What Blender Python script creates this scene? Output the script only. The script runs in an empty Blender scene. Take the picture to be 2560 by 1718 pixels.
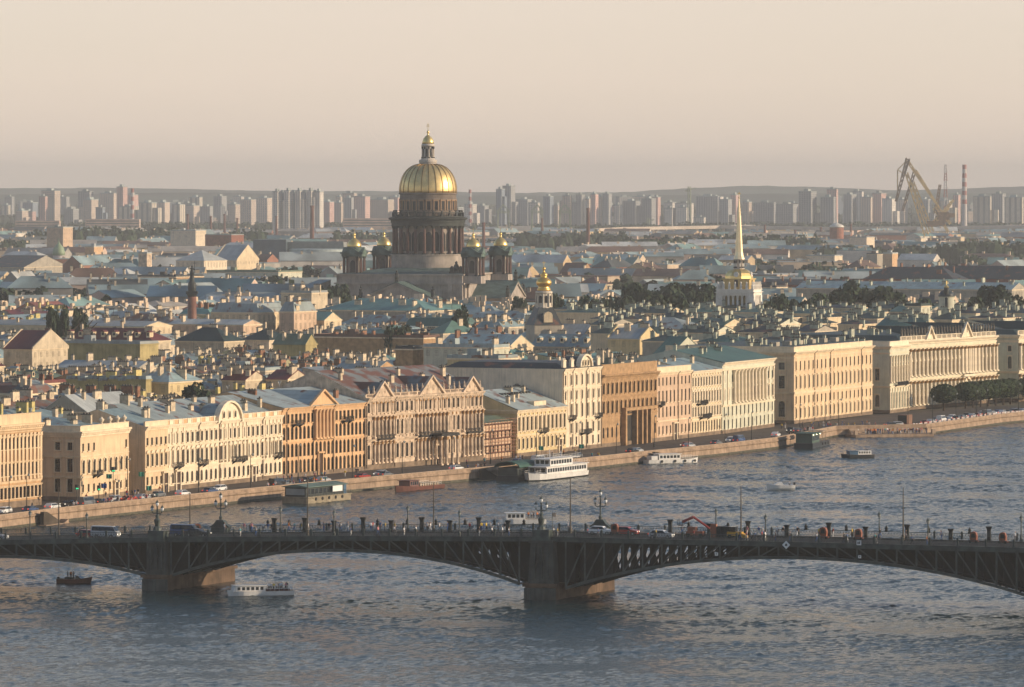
import bpy, math, random
from math import sin, cos, pi, radians, sqrt, atan2, hypot, floor
from mathutils import Vector, Matrix
# ---------------------------------------------------------------- camera, sky, sun, exposure
sc_ = bpy.context.scene
COL = sc_.collection
F = 13500.0          # focal length in pixels of a 2560 wide frame (a 190 mm lens)
HC = 70.0            # camera height over the water
VH = 480.0           # image row of eye level
cam = bpy.data.cameras.new('camera'); camo = bpy.data.objects.new('camera', cam); COL.objects.link(camo)
cam.sensor_width = 36.0; cam.lens = 36.0 * F / 2560; cam.shift_y = -(859 - VH) / 2560
cam.clip_start = 5; cam.clip_end = 60000
camo.location = (0, 0, HC); camo.rotation_euler = (pi / 2, 0, 0)
sc_.camera = camo
SUN_EL = radians(15); SUN_AZ = radians(-6)      # azimuth of the sun measured from +X towards +Y
world = bpy.data.worlds.new('World'); sc_.world = world; world.use_nodes = True
nt = world.node_tree; nt.nodes.clear()
sky = nt.nodes.new('ShaderNodeTexSky'); sky.sky_type = 'NISHITA'; sky.sun_disc = False
sky.sun_elevation = SUN_EL; sky.sun_rotation = pi / 2 - SUN_AZ
sky.air_density = 1.0; sky.dust_density = 0.4; sky.ozone_density = 1.0; sky.altitude = 0
tint = nt.nodes.new('ShaderNodeMix'); tint.data_type = 'RGBA'; tint.blend_type = 'MULTIPLY'
tint.inputs[0].default_value = 1.0; tint.inputs[7].default_value = (0.88, 1.0, 1.12, 1)
bg = nt.nodes.new('ShaderNodeBackground'); bg.inputs[1].default_value = 0.11
wo = nt.nodes.new('ShaderNodeOutputWorld')
milk = nt.nodes.new('ShaderNodeMix'); milk.data_type = 'RGBA'; milk.inputs[7].default_value = (9.0, 7.0, 6.2, 1)
tcw = nt.nodes.new('ShaderNodeTexCoord'); sxw = nt.nodes.new('ShaderNodeSeparateXYZ'); mrw = nt.nodes.new('ShaderNodeMapRange')
mrw.inputs[1].default_value = 0.0; mrw.inputs[2].default_value = 0.28; mrw.inputs[3].default_value = 0.66; mrw.inputs[4].default_value = 0.02
nt.links.new(tcw.outputs['Generated'], sxw.inputs[0]); nt.links.new(sxw.outputs[2], mrw.inputs[0]); mpw = nt.nodes.new('ShaderNodeMapping'); mpw.inputs['Scale'].default_value = (6, 6, 60); nzw = nt.nodes.new('ShaderNodeTexNoise'); nzw.inputs['Scale'].default_value = 1.3; nzw.inputs['Detail'].default_value = 4
nt.links.new(tcw.outputs['Generated'], mpw.inputs[0]); nt.links.new(mpw.outputs[0], nzw.inputs['Vector'])
adw = nt.nodes.new('ShaderNodeMath'); adw.operation = 'MULTIPLY_ADD'; adw.inputs[1].default_value = 0.22; adw.inputs[2].default_value = 0.89; nt.links.new(nzw.outputs[0], adw.inputs[0])
muw = nt.nodes.new('ShaderNodeMath'); muw.operation = 'MULTIPLY'; nt.links.new(mrw.outputs[0], muw.inputs[0]); nt.links.new(adw.outputs[0], muw.inputs[1]); nt.links.new(muw.outputs[0], milk.inputs[0])
_ = 0          # milky evening haze high in the air
nt.links.new(sky.outputs[0], tint.inputs[6]); nt.links.new(tint.outputs[2], milk.inputs[6]); nt.links.new(milk.outputs[2], bg.inputs[0]); nt.links.new(bg.outputs[0], wo.inputs[0])
sl = bpy.data.lights.new('sun', 'SUN'); sl.energy = 4.5; sl.angle = radians(0.53); sl.color = (1.0, 0.79, 0.56)
so = bpy.data.objects.new('sun', sl); COL.objects.link(so)
sd = Vector((cos(SUN_EL) * cos(SUN_AZ), cos(SUN_EL) * sin(SUN_AZ), sin(SUN_EL)))
so.rotation_euler = sd.to_track_quat('Z', 'Y').to_euler(); so.location = (900, 500, 400)
sc_.view_settings.view_transform = 'Standard'; sc_.view_settings.look = 'None'
sc_.view_settings.exposure = 0.17; sc_.view_settings.gamma = 1.0
sc_.render.engine = 'CYCLES'
cy = sc_.cycles
cy.max_bounces = 5; cy.diffuse_bounces = 2; cy.glossy_bounces = 2; cy.transmission_bounces = 2; cy.volume_bounces = 0
cy.use_denoising = True; cy.denoiser = 'OPENIMAGEDENOISE'; cy.denoising_input_passes = 'RGB_ALBEDO_NORMAL'; cy.denoising_prefilter = 'ACCURATE'; cy.caustics_reflective = False; cy.caustics_refractive = False
cy.use_adaptive_sampling = False; cy.sample_clamp_indirect = 3.0; cy.sample_clamp_direct = 12.0; cy.adaptive_threshold = 0.02
RND = random.Random(11)
# ---------------------------------------------------------------- view geometry
def P(u, v, z=0.0):
    d = (HC - z) * F / (v - VH); return Vector(((u - 1280) * d / F, d, z))
def X(u, d): return (u - 1280) * d / F
def Z(v, d): return HC - (v - VH) * d / F
def UV(p): return (1280 + p[0] * F / p[1], VH + (HC - p[2]) * F / p[1])
def lerp(t, a, b): return a + (b - a) * t
def interp(tab, x):
    if x <= tab[0][0]: return tab[0][1]
    for (a, b), (c, e) in zip(tab, tab[1:]):
        if x <= c: return b + (e - b) * (x - a) / (c - a)
    return tab[-1][1]
# ---------------------------------------------------------------- materials
MATS = {}
def mat(name, col, rough=0.8, metal=0.0, var=0.12, vs=0.35, bump=0.0, bs=3.0, spec=0.3, streak=0.0, emit=None, rnd=0.0, col2=None):
    """procedural material: base colour broken by two noises, optional rain streaks, bump and per-object tone."""
    if name in MATS: return MATS[name]
    m = bpy.data.materials.new(name); m.use_nodes = True; MATS[name] = m
    t = m.node_tree; N = t.nodes; b = N['Principled BSDF']
    b.inputs['Roughness'].default_value = rough; b.inputs['Metallic'].default_value = metal
    b.inputs['Specular IOR Level'].default_value = spec
    co = N.new('ShaderNodeTexCoord')
    n1 = N.new('ShaderNodeTexNoise'); n1.inputs['Scale'].default_value = vs; n1.inputs['Detail'].default_value = 5
    t.links.new(co.outputs['Object'], n1.inputs['Vector'])
    mx = N.new('ShaderNodeMix'); mx.data_type = 'RGBA'
    d = col2 or tuple(c * (1 - 2.2 * var) for c in col); l = tuple(min(1, c * (1 + var)) for c in col)
    mx.inputs[6].default_value = (*d, 1); mx.inputs[7].default_value = (*l, 1)
    rp = N.new('ShaderNodeMapRange'); rp.inputs[1].default_value = 0.3; rp.inputs[2].default_value = 0.65
    t.links.new(n1.outputs[0], rp.inputs[0]); t.links.new(rp.outputs[0], mx.inputs[0])
    last = mx.outputs[2]
    if streak:
        mp = N.new('ShaderNodeMapping'); mp.inputs['Scale'].default_value = (1.6, 1.6, 0.12)
        n2 = N.new('ShaderNodeTexNoise'); n2.inputs['Scale'].default_value = 1.2; n2.inputs['Detail'].default_value = 4
        t.links.new(co.outputs['Object'], mp.inputs[0]); t.links.new(mp.outputs[0], n2.inputs['Vector'])
        r2 = N.new('ShaderNodeMapRange'); r2.inputs[1].default_value = 0.45; r2.inputs[2].default_value = 0.75
        r2.inputs[3].default_value = 1; r2.inputs[4].default_value = 1 - streak
        t.links.new(n2.outputs[0], r2.inputs[0])
        m2 = N.new('ShaderNodeMix'); m2.data_type = 'RGBA'; m2.blend_type = 'MULTIPLY'; m2.inputs[0].default_value = 1
        t.links.new(last, m2.inputs[6]); t.links.new(r2.outputs[0], m2.inputs[7]); last = m2.outputs[2]
    if rnd:
        oi = N.new('ShaderNodeObjectInfo'); r3 = N.new('ShaderNodeMapRange')
        r3.inputs[3].default_value = 1 - rnd; r3.inputs[4].default_value = 1 + rnd
        t.links.new(oi.outputs['Random'], r3.inputs[0])
        m3 = N.new('ShaderNodeMix'); m3.data_type = 'RGBA'; m3.blend_type = 'MULTIPLY'; m3.inputs[0].default_value = 1
        t.links.new(last, m3.inputs[6]); t.links.new(r3.outputs[0], m3.inputs[7]); last = m3.outputs[2]
    t.links.new(last, b.inputs['Base Color'])
    if bump:
        n3 = N.new('ShaderNodeTexNoise'); n3.inputs['Scale'].default_value = bs; n3.inputs['Detail'].default_value = 4
        t.links.new(co.outputs['Object'], n3.inputs['Vector'])
        bp = N.new('ShaderNodeBump'); bp.inputs['Strength'].default_value = 1; bp.inputs['Distance'].default_value = bump
        t.links.new(n3.outputs[0], bp.inputs['Height']); t.links.new(bp.outputs[0], b.inputs['Normal'])
    if emit:
        b.inputs['Emission Color'].default_value = (*emit[:3], 1); b.inputs['Emission Strength'].default_value = emit[3]
    return m
def roofmat(name, col, rust=0.0, sp=1.6):
    """sheet-metal roof: standing seams every SP metres, panels of slightly different tone, rust patches."""
    if name in MATS: return MATS[name]
    m = bpy.data.materials.new(name); m.use_nodes = True; MATS[name] = m
    t = m.node_tree; N = t.nodes; L = t.links.new; b = N['Principled BSDF']
    b.inputs['Roughness'].default_value = 0.55; b.inputs['Specular IOR Level'].default_value = 0.45
    co = N.new('ShaderNodeTexCoord'); sx = N.new('ShaderNodeSeparateXYZ'); L(co.outputs['Object'], sx.inputs[0])
    dv = N.new('ShaderNodeMath'); dv.operation = 'DIVIDE'; dv.inputs[1].default_value = sp; L(sx.outputs[0], dv.inputs[0])
    fl = N.new('ShaderNodeMath'); fl.operation = 'FLOOR'; L(dv.outputs[0], fl.inputs[0])
    fr = N.new('ShaderNodeMath'); fr.operation = 'FRACT'; L(dv.outputs[0], fr.inputs[0])
    dy = N.new('ShaderNodeMath'); dy.operation = 'DIVIDE'; dy.inputs[1].default_value = 3.4; L(sx.outputs[1], dy.inputs[0])
    fy = N.new('ShaderNodeMath'); fy.operation = 'FLOOR'; L(dy.outputs[0], fy.inputs[0])
    cb = N.new('ShaderNodeCombineXYZ'); L(fl.outputs[0], cb.inputs[0]); L(fy.outputs[0], cb.inputs[1])
    wn = N.new('ShaderNodeTexWhiteNoise'); L(cb.outputs[0], wn.inputs['Vector'])
    ns = N.new('ShaderNodeTexNoise'); ns.inputs['Scale'].default_value = 0.16; ns.inputs['Detail'].default_value = 6
    L(co.outputs['Object'], ns.inputs['Vector'])
    ad = N.new('ShaderNodeMath'); ad.operation = 'MULTIPLY_ADD'; ad.inputs[1].default_value = 0.3; L(wn.outputs[0], ad.inputs[0]); L(ns.outputs[0], ad.inputs[2])
    mr = N.new('ShaderNodeMapRange'); mr.inputs[1].default_value = 0.35; mr.inputs[2].default_value = 1.0; mr.inputs[3].default_value = 0.72; mr.inputs[4].default_value = 1.18
    L(ad.outputs[0], mr.inputs[0])
    se = N.new('ShaderNodeMath'); se.operation = 'LESS_THAN'; se.inputs[1].default_value = 0.1; L(fr.outputs[0], se.inputs[0])
    s2 = N.new('ShaderNodeMapRange'); s2.inputs[3].default_value = 1; s2.inputs[4].default_value = 0.72; L(se.outputs[0], s2.inputs[0])
    ml = N.new('ShaderNodeMath'); ml.operation = 'MULTIPLY'; L(mr.outputs[0], ml.inputs[0]); L(s2.outputs[0], ml.inputs[1])
    oi = N.new('ShaderNodeObjectInfo'); r3 = N.new('ShaderNodeMapRange'); r3.inputs[3].default_value = 0.8; r3.inputs[4].default_value = 1.2; L(oi.outputs['Random'], r3.inputs[0])
    m5 = N.new('ShaderNodeMath'); m5.operation = 'MULTIPLY'; L(ml.outputs[0], m5.inputs[0]); L(r3.outputs[0], m5.inputs[1])
    mm = N.new('ShaderNodeMix'); mm.data_type = 'RGBA'; mm.blend_type = 'MULTIPLY'; mm.inputs[0].default_value = 1
    mm.inputs[6].default_value = (*col, 1); L(m5.outputs[0], mm.inputs[7]); last = mm.outputs[2]
    if rust:
        n2 = N.new('ShaderNodeTexNoise'); n2.inputs['Scale'].default_value = 0.3; n2.inputs['Detail'].default_value = 8; L(co.outputs['Object'], n2.inputs['Vector'])
        r2 = N.new('ShaderNodeMapRange'); r2.inputs[1].default_value = 0.62 - 0.25 * rust; r2.inputs[2].default_value = 0.7 - 0.2 * rust; L(n2.outputs[0], r2.inputs[0])
        mb = N.new('ShaderNodeMix'); mb.data_type = 'RGBA'; L(r2.outputs[0], mb.inputs[0]); L(last, mb.inputs[6]); mb.inputs[7].default_value = (0.17, 0.075, 0.045, 1); last = mb.outputs[2]
    L(last, b.inputs['Base Color'])
    return m
def gridmat(name, col, cell=(3.2, 3.0), win=(0.45, 0.5), wcol=(0.05, 0.06, 0.08), rnd=0.15, var=0.1):
    """far tower-block wall: storeys of windows a fraction of a pixel wide, laid out on the wall itself."""
    if name in MATS: return MATS[name]
    m = bpy.data.materials.new(name); m.use_nodes = True; MATS[name] = m
    t = m.node_tree; N = t.nodes; L = t.links.new; b = N['Principled BSDF']; b.inputs['Roughness'].default_value = 0.7
    co = N.new('ShaderNodeTexCoord'); sx = N.new('ShaderNodeSeparateXYZ'); L(co.outputs['Object'], sx.inputs[0])
    ad = N.new('ShaderNodeMath'); L(sx.outputs[0], ad.inputs[0]); L(sx.outputs[1], ad.inputs[1])
    out = []
    for src, c, w in ((ad.outputs[0], cell[0], win[0]), (sx.outputs[2], cell[1], win[1])):
        a = N.new('ShaderNodeMath'); a.operation = 'DIVIDE'; a.inputs[1].default_value = c; L(src, a.inputs[0])
        f = N.new('ShaderNodeMath'); f.operation = 'FRACT'; L(a.outputs[0], f.inputs[0])
        l = N.new('ShaderNodeMath'); l.operation = 'LESS_THAN'; l.inputs[1].default_value = w; L(f.outputs[0], l.inputs[0]); out.append(l.outputs[0])
    ml = N.new('ShaderNodeMath'); ml.operation = 'MULTIPLY'; L(out[0], ml.inputs[0]); L(out[1], ml.inputs[1])
    oi = N.new('ShaderNodeObjectInfo'); r3 = N.new('ShaderNodeMapRange'); r3.inputs[3].default_value = 1 - rnd; r3.inputs[4].default_value = 1 + rnd; L(oi.outputs['Random'], r3.inputs[0])
    ns = N.new('ShaderNodeTexNoise'); ns.inputs['Scale'].default_value = 0.15; L(co.outputs['Object'], ns.inputs['Vector'])
    rn = N.new('ShaderNodeMapRange'); rn.inputs[1].default_value = 0.3; rn.inputs[2].default_value = 0.7; rn.inputs[3].default_value = 1 - var * 2; rn.inputs[4].default_value = 1 + var; L(ns.outputs[0], rn.inputs[0])
    m4 = N.new('ShaderNodeMath'); m4.operation = 'MULTIPLY'; L(r3.outputs[0], m4.inputs[0]); L(rn.outputs[0], m4.inputs[1])
    m0 = N.new('ShaderNodeMix'); m0.data_type = 'RGBA'; m0.blend_type = 'MULTIPLY'; m0.inputs[0].default_value = 1; m0.inputs[6].default_value = (*col, 1); L(m4.outputs[0], m0.inputs[7])
    mx = N.new('ShaderNodeMix'); mx.data_type = 'RGBA'; L(ml.outputs[0], mx.inputs[0]); L(m0.outputs[2], mx.inputs[6]); mx.inputs[7].default_value = (*wcol, 1)
    L(mx.outputs[2], b.inputs['Base Color'])
    return m
# ---------------------------------------------------------------- mesh builder
class MB:
    def __init__(s): s.v = []; s.f = []; s.m = []
    def add(s, vs, fs, m=0):
        o = len(s.v); s.v.extend(vs)
        for f in fs: s.f.append([i + o for i in f]); s.m.append(m)
        return s
    def box(s, x0, x1, y0, y1, z0, z1, m=0):
        return s.add([(x0, y0, z0), (x1, y0, z0), (x1, y1, z0), (x0, y1, z0), (x0, y0, z1), (x1, y0, z1), (x1, y1, z1), (x0, y1, z1)],
                     [(0, 3, 2, 1), (4, 5, 6, 7), (0, 1, 5, 4), (1, 2, 6, 5), (2, 3, 7, 6), (3, 0, 4, 7)], m)
    def ext(s, pts, a0, a1, ax='y', m=0):
        """extrude a closed outline along an axis; pts are (x,z) for ax y, (y,z) for ax x, (x,y) for ax z"""
        n = len(pts)
        g = {'y': lambda p, a: (p[0], a, p[1]), 'x': lambda p, a: (a, p[0], p[1]), 'z': lambda p, a: (p[0], p[1], a)}[ax]
        vs = [g(p, a0) for p in pts] + [g(p, a1) for p in pts]
        fs = [list(range(n))[::-1], list(range(n, 2 * n))] + [(i, (i + 1) % n, n + (i + 1) % n, n + i) for i in range(n)]
        return s.add(vs, fs, m)
    def lathe(s, prof, n=16, cx=0, cy=0, m=0, a0=0.0):
        vs = []; fs = []
        for r, z in prof:
            for i in range(n):
                a = a0 + 2 * pi * i / n; vs.append((cx + r * cos(a), cy + r * sin(a), z))
        k = len(prof)
        for j in range(k - 1):
            for i in range(n):
                i2 = (i + 1) % n; fs.append((j * n + i, j * n + i2, (j + 1) * n + i2, (j + 1) * n + i))
        fs.append(list(range(n))[::-1]); fs.append([(k - 1) * n + i for i in range(n)])
        return s.add(vs, fs, m)
    def tube(s, a, b, r0, r1=None, n=6, m=0):
        r1 = r0 if r1 is None else r1; a = Vector(a); b = Vector(b); d = b - a
        if d.length < 1e-6: return s
        q = d.to_track_quat('Z', 'Y'); vs = []
        for p, r in ((a, r0), (b, r1)):
            for i in range(n):
                w = q @ Vector((r * cos(2 * pi * (i + .5) / n), r * sin(2 * pi * (i + .5) / n), 0)) + p; vs.append(tuple(w))
        return s.add(vs, [(i, (i + 1) % n, n + (i + 1) % n, n + i) for i in range(n)] + [list(range(n))[::-1], list(range(n, 2 * n))], m)
    def quad(s, a, b, c, d, m=0): return s.add([a, b, c, d], [(0, 1, 2, 3)], m)
    def tri(s, a, b, c, m=0): return s.add([a, b, c], [(0, 1, 2)], m)
    def mesh(s, name, mats, smooth=False):
        me = bpy.data.meshes.new(name); me.from_pydata([tuple(v) for v in s.v], [], s.f)
        for x in (mats if isinstance(mats, (list, tuple)) else [mats]): me.materials.append(x)
        if len(s.v):
            me.polygons.foreach_set('material_index', s.m)
            if smooth: me.polygons.foreach_set('use_smooth', [True] * len(s.f))
        me.update(); return me
    def build(s, name, mats, parent=None, loc=(0, 0, 0), rz=0.0, smooth=False):
        return put(s.mesh(name, mats, smooth), name, parent, loc, rz)
def put(me, name, parent=None, loc=(0, 0, 0), rz=0.0, scale=None, rot=None):
    o = bpy.data.objects.new(name, me); COL.objects.link(o)
    if parent is not None: o.parent = parent
    o.location = loc
    o.rotation_euler = rot if rot else (0, 0, rz)
    if scale is not None: o.scale = scale if isinstance(scale, (tuple, list)) else (scale,) * 3
    return o
TAGGED = []
def tag(o, label=None, cat=None, group=None, kind=None):
    if label: o['label'] = label
    if cat: o['category'] = cat
    if group: o['group'] = group
    if kind: o['kind'] = kind
    if label and not kind: TAGGED.append(o)
    return o
def thing(name, label, cat, loc=(0, 0, 0), rz=0.0, group=None, scale=None):
    o = bpy.data.objects.new(name, None); COL.objects.link(o); o.location = loc; o.rotation_euler = (0, 0, rz)
    o.empty_display_size = 1
    if scale is not None: o.scale = (scale,) * 3 if not isinstance(scale, (tuple, list)) else scale
    return tag(o, label, cat, group)
KIDS = {}
def dup(root, loc, rz=0.0, label=None, group=None, scale=None, cat=None):
    """copy of a thing with copies of its parts"""
    c = root.copy(); COL.objects.link(c); c.location = loc; c.rotation_euler = (0, 0, rz)
    if scale is not None: c.scale = (scale,) * 3 if not isinstance(scale, (tuple, list)) else scale
    if label: c['label'] = label; TAGGED.append(c)
    if group: c['group'] = group
    if cat: c['category'] = cat
    k = root.name
    if k not in KIDS: KIDS[k] = [(ch, list(ch.children)) for ch in root.children]
    for ch, gs in KIDS[k]:
        d = ch.copy(); COL.objects.link(d); d.parent = c
        for g in gs:
            e = g.copy(); COL.objects.link(e); e.parent = d
    return c
ORD = ['first', 'second', 'third', 'fourth', 'fifth', 'sixth', 'seventh', 'eighth', 'ninth', 'tenth', 'eleventh', 'twelfth']
REFS = [(1070, 560, 'the great gold dome'), (480, 740, 'the dark stone column'), (1848, 640, 'the gold spire'), (1360, 710, 'the small gold onion dome'),
        (780, 555, 'the brick factory chimney'), (331, 510, 'the red and white chimney'), (2411, 480, 'the striped chimney pair'), (2320, 500, 'the harbour cranes'),
        (290, 840, 'the long dark red roof'), (2090, 560, 'the pale domed church'), (270, 880, 'the blank beige wall'), (150, 620, 'the round green dome'),
        (740, 630, 'the dark modern theatre'), (1450, 1000, 'the tall white narrow palace'), (810, 1080, 'the orange palace'), (2300, 700, 'the red brick warehouses'),
        (500, 650, 'the round white roof'), (1060, 1070, 'the ornate columned palace'), (2400, 920, 'the long columned palace'), (150, 1100, 'the grey corner palace'),
        (1580, 1020, 'the brown arcaded palace'), (900, 860, 'the long brown wall'), (2090, 960, 'the cream museum palace'), (500, 1090, 'the long white palace')]
def where(u, v, refs=REFS):
    b = min(refs, key=lambda r: hypot(r[0] - u, (r[1] - v) * 1.6)); du = u - b[0]; dv = v - b[1]
    if abs(dv) * 1.6 > abs(du): rel = 'beyond' if dv < 0 else 'in front of'
    else: rel = ('far ' if abs(du) > 230 else 'just ' if abs(du) < 70 else '') + ('left of' if du < 0 else 'right of')
    return rel + ' ' + b[2]
def finish_labels():
    bpy.context.view_layer.update()
    by = {}
    for o in TAGGED: by.setdefault(o['label'], []).append(o)
    for lab, os in by.items():
        if len(os) < 2: continue
        os.sort(key=lambda o: UV(o.matrix_world.translation)[0])
        if len(os) <= 12 and len(lab.split()) <= 12:
            for i, o in enumerate(os):
                w = 'leftmost' if i == 0 else 'rightmost' if i == len(os) - 1 else ORD[i] + ' from the left'
                o['label'] = lab + ', ' + w
        for o in os:
            if 'group' not in o: o['group'] = lab
# ================================================================ setting: land, river, quay, hills
GZ = 2.2
WATER = [(-260, 1350), (0, 1325.6), (151, 1306), (400, 1279), (639, 1254), (870, 1231), (1104, 1209), (1239, 1197.5), (1453, 1176.5), (1610, 1158.6), (1799, 1139.5), (1943, 1122), (2094, 1092), (2319, 1087), (2505, 1060.5), (2560, 1055), (2760, 1040)]
WP = [P(u, v, 0) for u, v in WATER]
stone = mat('granite', (0.36, 0.255, 0.175), 0.85, 0, 0.16, 0.5, 0.05, 1.5, streak=0.35)
cap_st = mat('granite_cap', (0.42, 0.31, 0.22), 0.8, 0, 0.1, 0.8)
asph = mat('asphalt', (0.075, 0.062, 0.052), 0.9, 0, 0.2, 0.2, 0.01, 4)
pave = mat('pavement', (0.17, 0.135, 0.105), 0.9, 0, 0.15, 0.4)
soil = mat('city_ground', (0.12, 0.105, 0.085), 0.95, 0, 0.25, 0.02, col2=(0.05, 0.06, 0.04))
m = MB()
vs = [(p.x, p.y, GZ - 0.3) for p in WP]; n = len(vs)
far = [(16000, WP[-1].y + 900, GZ - 0.3), (16000, 40000, GZ - 0.3), (-16000, 40000, GZ - 0.3), (-16000, WP[0].y - 120, GZ - 0.3)]
m.add(vs + far, [list(range(n + 4))], 0)
tag(m.build('ground', soil), kind='structure')
# river: one sheet, wave shape from the bump of three noises
wm = bpy.data.materials.new('river_water'); wm.use_nodes = True
t = wm.node_tree; N = t.nodes; L = t.links.new; b = N['Principled BSDF']
b.inputs['Base Color'].default_value = (0.014, 0.04, 0.045, 1); b.inputs['Roughness'].default_value = 0.08; b.inputs['IOR'].default_value = 1.333
co = N.new('ShaderNodeTexCoord'); prev = None
for sx_, sy_, scl, dist, det, rgh in ((1.0, 0.8, 0.9, 0.3, 4, 0.6), (1.0, 0.8, 2.4, 0.12, 3, 0.6)):
    mp = N.new('ShaderNodeMapping'); mp.inputs['Scale'].default_value = (sx_ * 0.62, sy_, 1); mp.inputs['Rotation'].default_value = (0, 0, radians(14 if scl < 1 else -8))
    L(co.outputs['Object'], mp.inputs[0])
    ns = N.new('ShaderNodeTexNoise'); ns.inputs['Scale'].default_value = scl; ns.inputs['Detail'].default_value = det; ns.inputs['Roughness'].default_value = rgh
    L(mp.outputs[0], ns.inputs['Vector'])
    bp = N.new('ShaderNodeBump'); bp.inputs['Distance'].default_value = dist; bp.inputs['Strength'].default_value = 1
    L(ns.outputs[0], bp.inputs['Height'])
    if prev: L(prev.outputs[0], bp.inputs['Normal'])
    prev = bp
L(prev.outputs[0], b.inputs['Normal'])
import numpy as np
def water_mesh():
    """one sheet: real waves on a fine grid where the river is near, flat far away"""
    rg = np.random.RandomState(3); dx, dy = 0.5, 0.58
    xs = np.arange(-150, 205, dx); ys = np.arange(690, 1745, dy); Xg, Yg = np.meshgrid(xs, ys)
    H = np.zeros_like(Xg); wind = radians(62)
    # groups of waves: amplitude modulated by a slow pattern so that rough and calm patches alternate
    mod = np.ones_like(Xg)
    for i in range(7):
        a = rg.uniform(0, pi); L_ = rg.uniform(18, 80); mod += .22 * np.sin((Xg * cos(a) + Yg * sin(a)) * 2 * pi / L_ + rg.uniform(0, 6.3))
    for i in range(64):
        lam = 1.0 * 3.3 ** rg.rand(); a = wind + rg.normal(0, .6); k = 2 * pi / lam
        ph = (Xg * cos(a) + Yg * sin(a)) * k + rg.uniform(0, 6.3); H += .0028 * lam * np.sin(ph)
    H += .35 * H * np.abs(H) / .035
    H *= np.clip(mod, .35, 1.7) * (.62 + .38 * np.clip((Yg - (905 - .3 * Xg)) / 40, 0, 1))   # calmer water on the near side of the bridge
    edge = np.minimum(np.minimum(Xg + 150, 205 - Xg), np.minimum(Yg - 690, 1745 - Yg)); H *= np.clip(edge / 15, 0, 1)
    ny, nx = Xg.shape; co = np.stack([Xg.ravel(), Yg.ravel(), H.ravel()], 1)
    I = np.arange(nx * ny).reshape(ny, nx); q = np.stack([I[:-1, :-1], I[:-1, 1:], I[1:, 1:], I[1:, :-1]], -1).reshape(-1, 4)
    x0, x1, y0, y1 = xs[0], xs[-1], ys[0], ys[-1]; n0 = len(co)
    ring = np.array([(-16000, 60, 0), (16000, 60, 0), (16000, 9000, 0), (-16000, 9000, 0), (x0, y0, 0), (x1, y0, 0), (x1, y1, 0), (x0, y1, 0)], float)
    q2 = np.array([(0, 1, 5, 4), (1, 2, 6, 5), (2, 3, 7, 6), (3, 0, 4, 7)]) + n0
    co = np.vstack([co, ring]); q = np.vstack([q, q2]); me = bpy.data.meshes.new('river_water')
    me.vertices.add(len(co)); me.vertices.foreach_set('co', co.ravel().astype(np.float32)); me.loops.add(q.size); me.loops.foreach_set('vertex_index', q.ravel().astype(np.int32))
    me.polygons.add(len(q)); me.polygons.foreach_set('loop_start', (np.arange(len(q)) * 4).astype(np.int32)); me.polygons.foreach_set('use_smooth', np.ones(len(q), bool))
    me.update(calc_edges=True); me.materials.append(wm); return me
tag(put(water_mesh(), 'river_water'), kind='structure')
# quay: battered granite wall with projecting cap and a solid parapet
def offs(pts, k):
    out = []
    for i, p in enumerate(pts):
        a = pts[max(0, i - 1)]; c = pts[min(len(pts) - 1, i + 1)]; d = (c - a).normalized()
        out.append(Vector((p.x - d.y * k, p.y + d.x * k, 0)))
    return out
def ribbon(m, pts, prof, mi=0):
    rows = [[(q.x, q.y, z) for q in offs(pts, o)] for o, z in prof]
    k = len(pts)
    for r in range(len(prof) - 1):
        for i in range(k - 1):
            m.quad(rows[r][i], rows[r][i + 1], rows[r + 1][i + 1], rows[r + 1][i], mi)
qw = thing('quay_wall', 'long brown granite quay wall between the river and the embankment road', 'quay wall')
m = MB(); ribbon(m, WP, [(0.0, -2), (0.35, 2.05), (0.15, 2.05), (0.15, 2.35), (0.45, 2.35), (0.45, 2.95)]); m.build('wall', stone, qw)
m = MB(); ribbon(m, WP, [(0.36, 2.95), (0.33, 3.13), (0.92, 3.13), (0.92, 2.95), (0.86, 2.95), (0.86, 2.1)]); m.build('coping', cap_st, qw)
m = MB(); ribbon(m, WP, [(0.05, -0.5), (0.12, 0.55)]);
tag(m.build('waterline_stain', mat('wet_weed', (0.07, 0.065, 0.04), 0.6, 0, 0.3, 1.2), qw))
m = MB(); ribbon(m, WP, [(0.86, GZ + .12), (3.6, GZ + .12), (3.6, GZ - .1)]); tag(m.build('quay_pavement', pave), kind='structure')
m = MB(); ribbon(m, WP, [(3.6, GZ - .02), (40, GZ - .02)]); tag(m.build('embankment_road', asph), kind='structure')
m = MB()
ln = offs(WP, 8.6); wline = mat('road_paint', (0.6, 0.58, 0.52), 0.8)
for a, c in zip(ln, ln[1:]):
    L_ = (c - a).length; k = int(L_ / 6)
    for i in range(k):
        p = a.lerp(c, (i + .1) / k); q = a.lerp(c, (i + .55) / k); nn = Vector((-(c - a).y, (c - a).x, 0)).normalized() * 0.09
        m.quad((p.x - nn.x, p.y - nn.y, GZ - .012), (q.x - nn.x, q.y - nn.y, GZ - .012), (q.x + nn.x, q.y + nn.y, GZ - .012), (p.x + nn.x, p.y + nn.y, GZ - .012))
tag(m.build('road_markings', wline), kind='structure')
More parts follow.
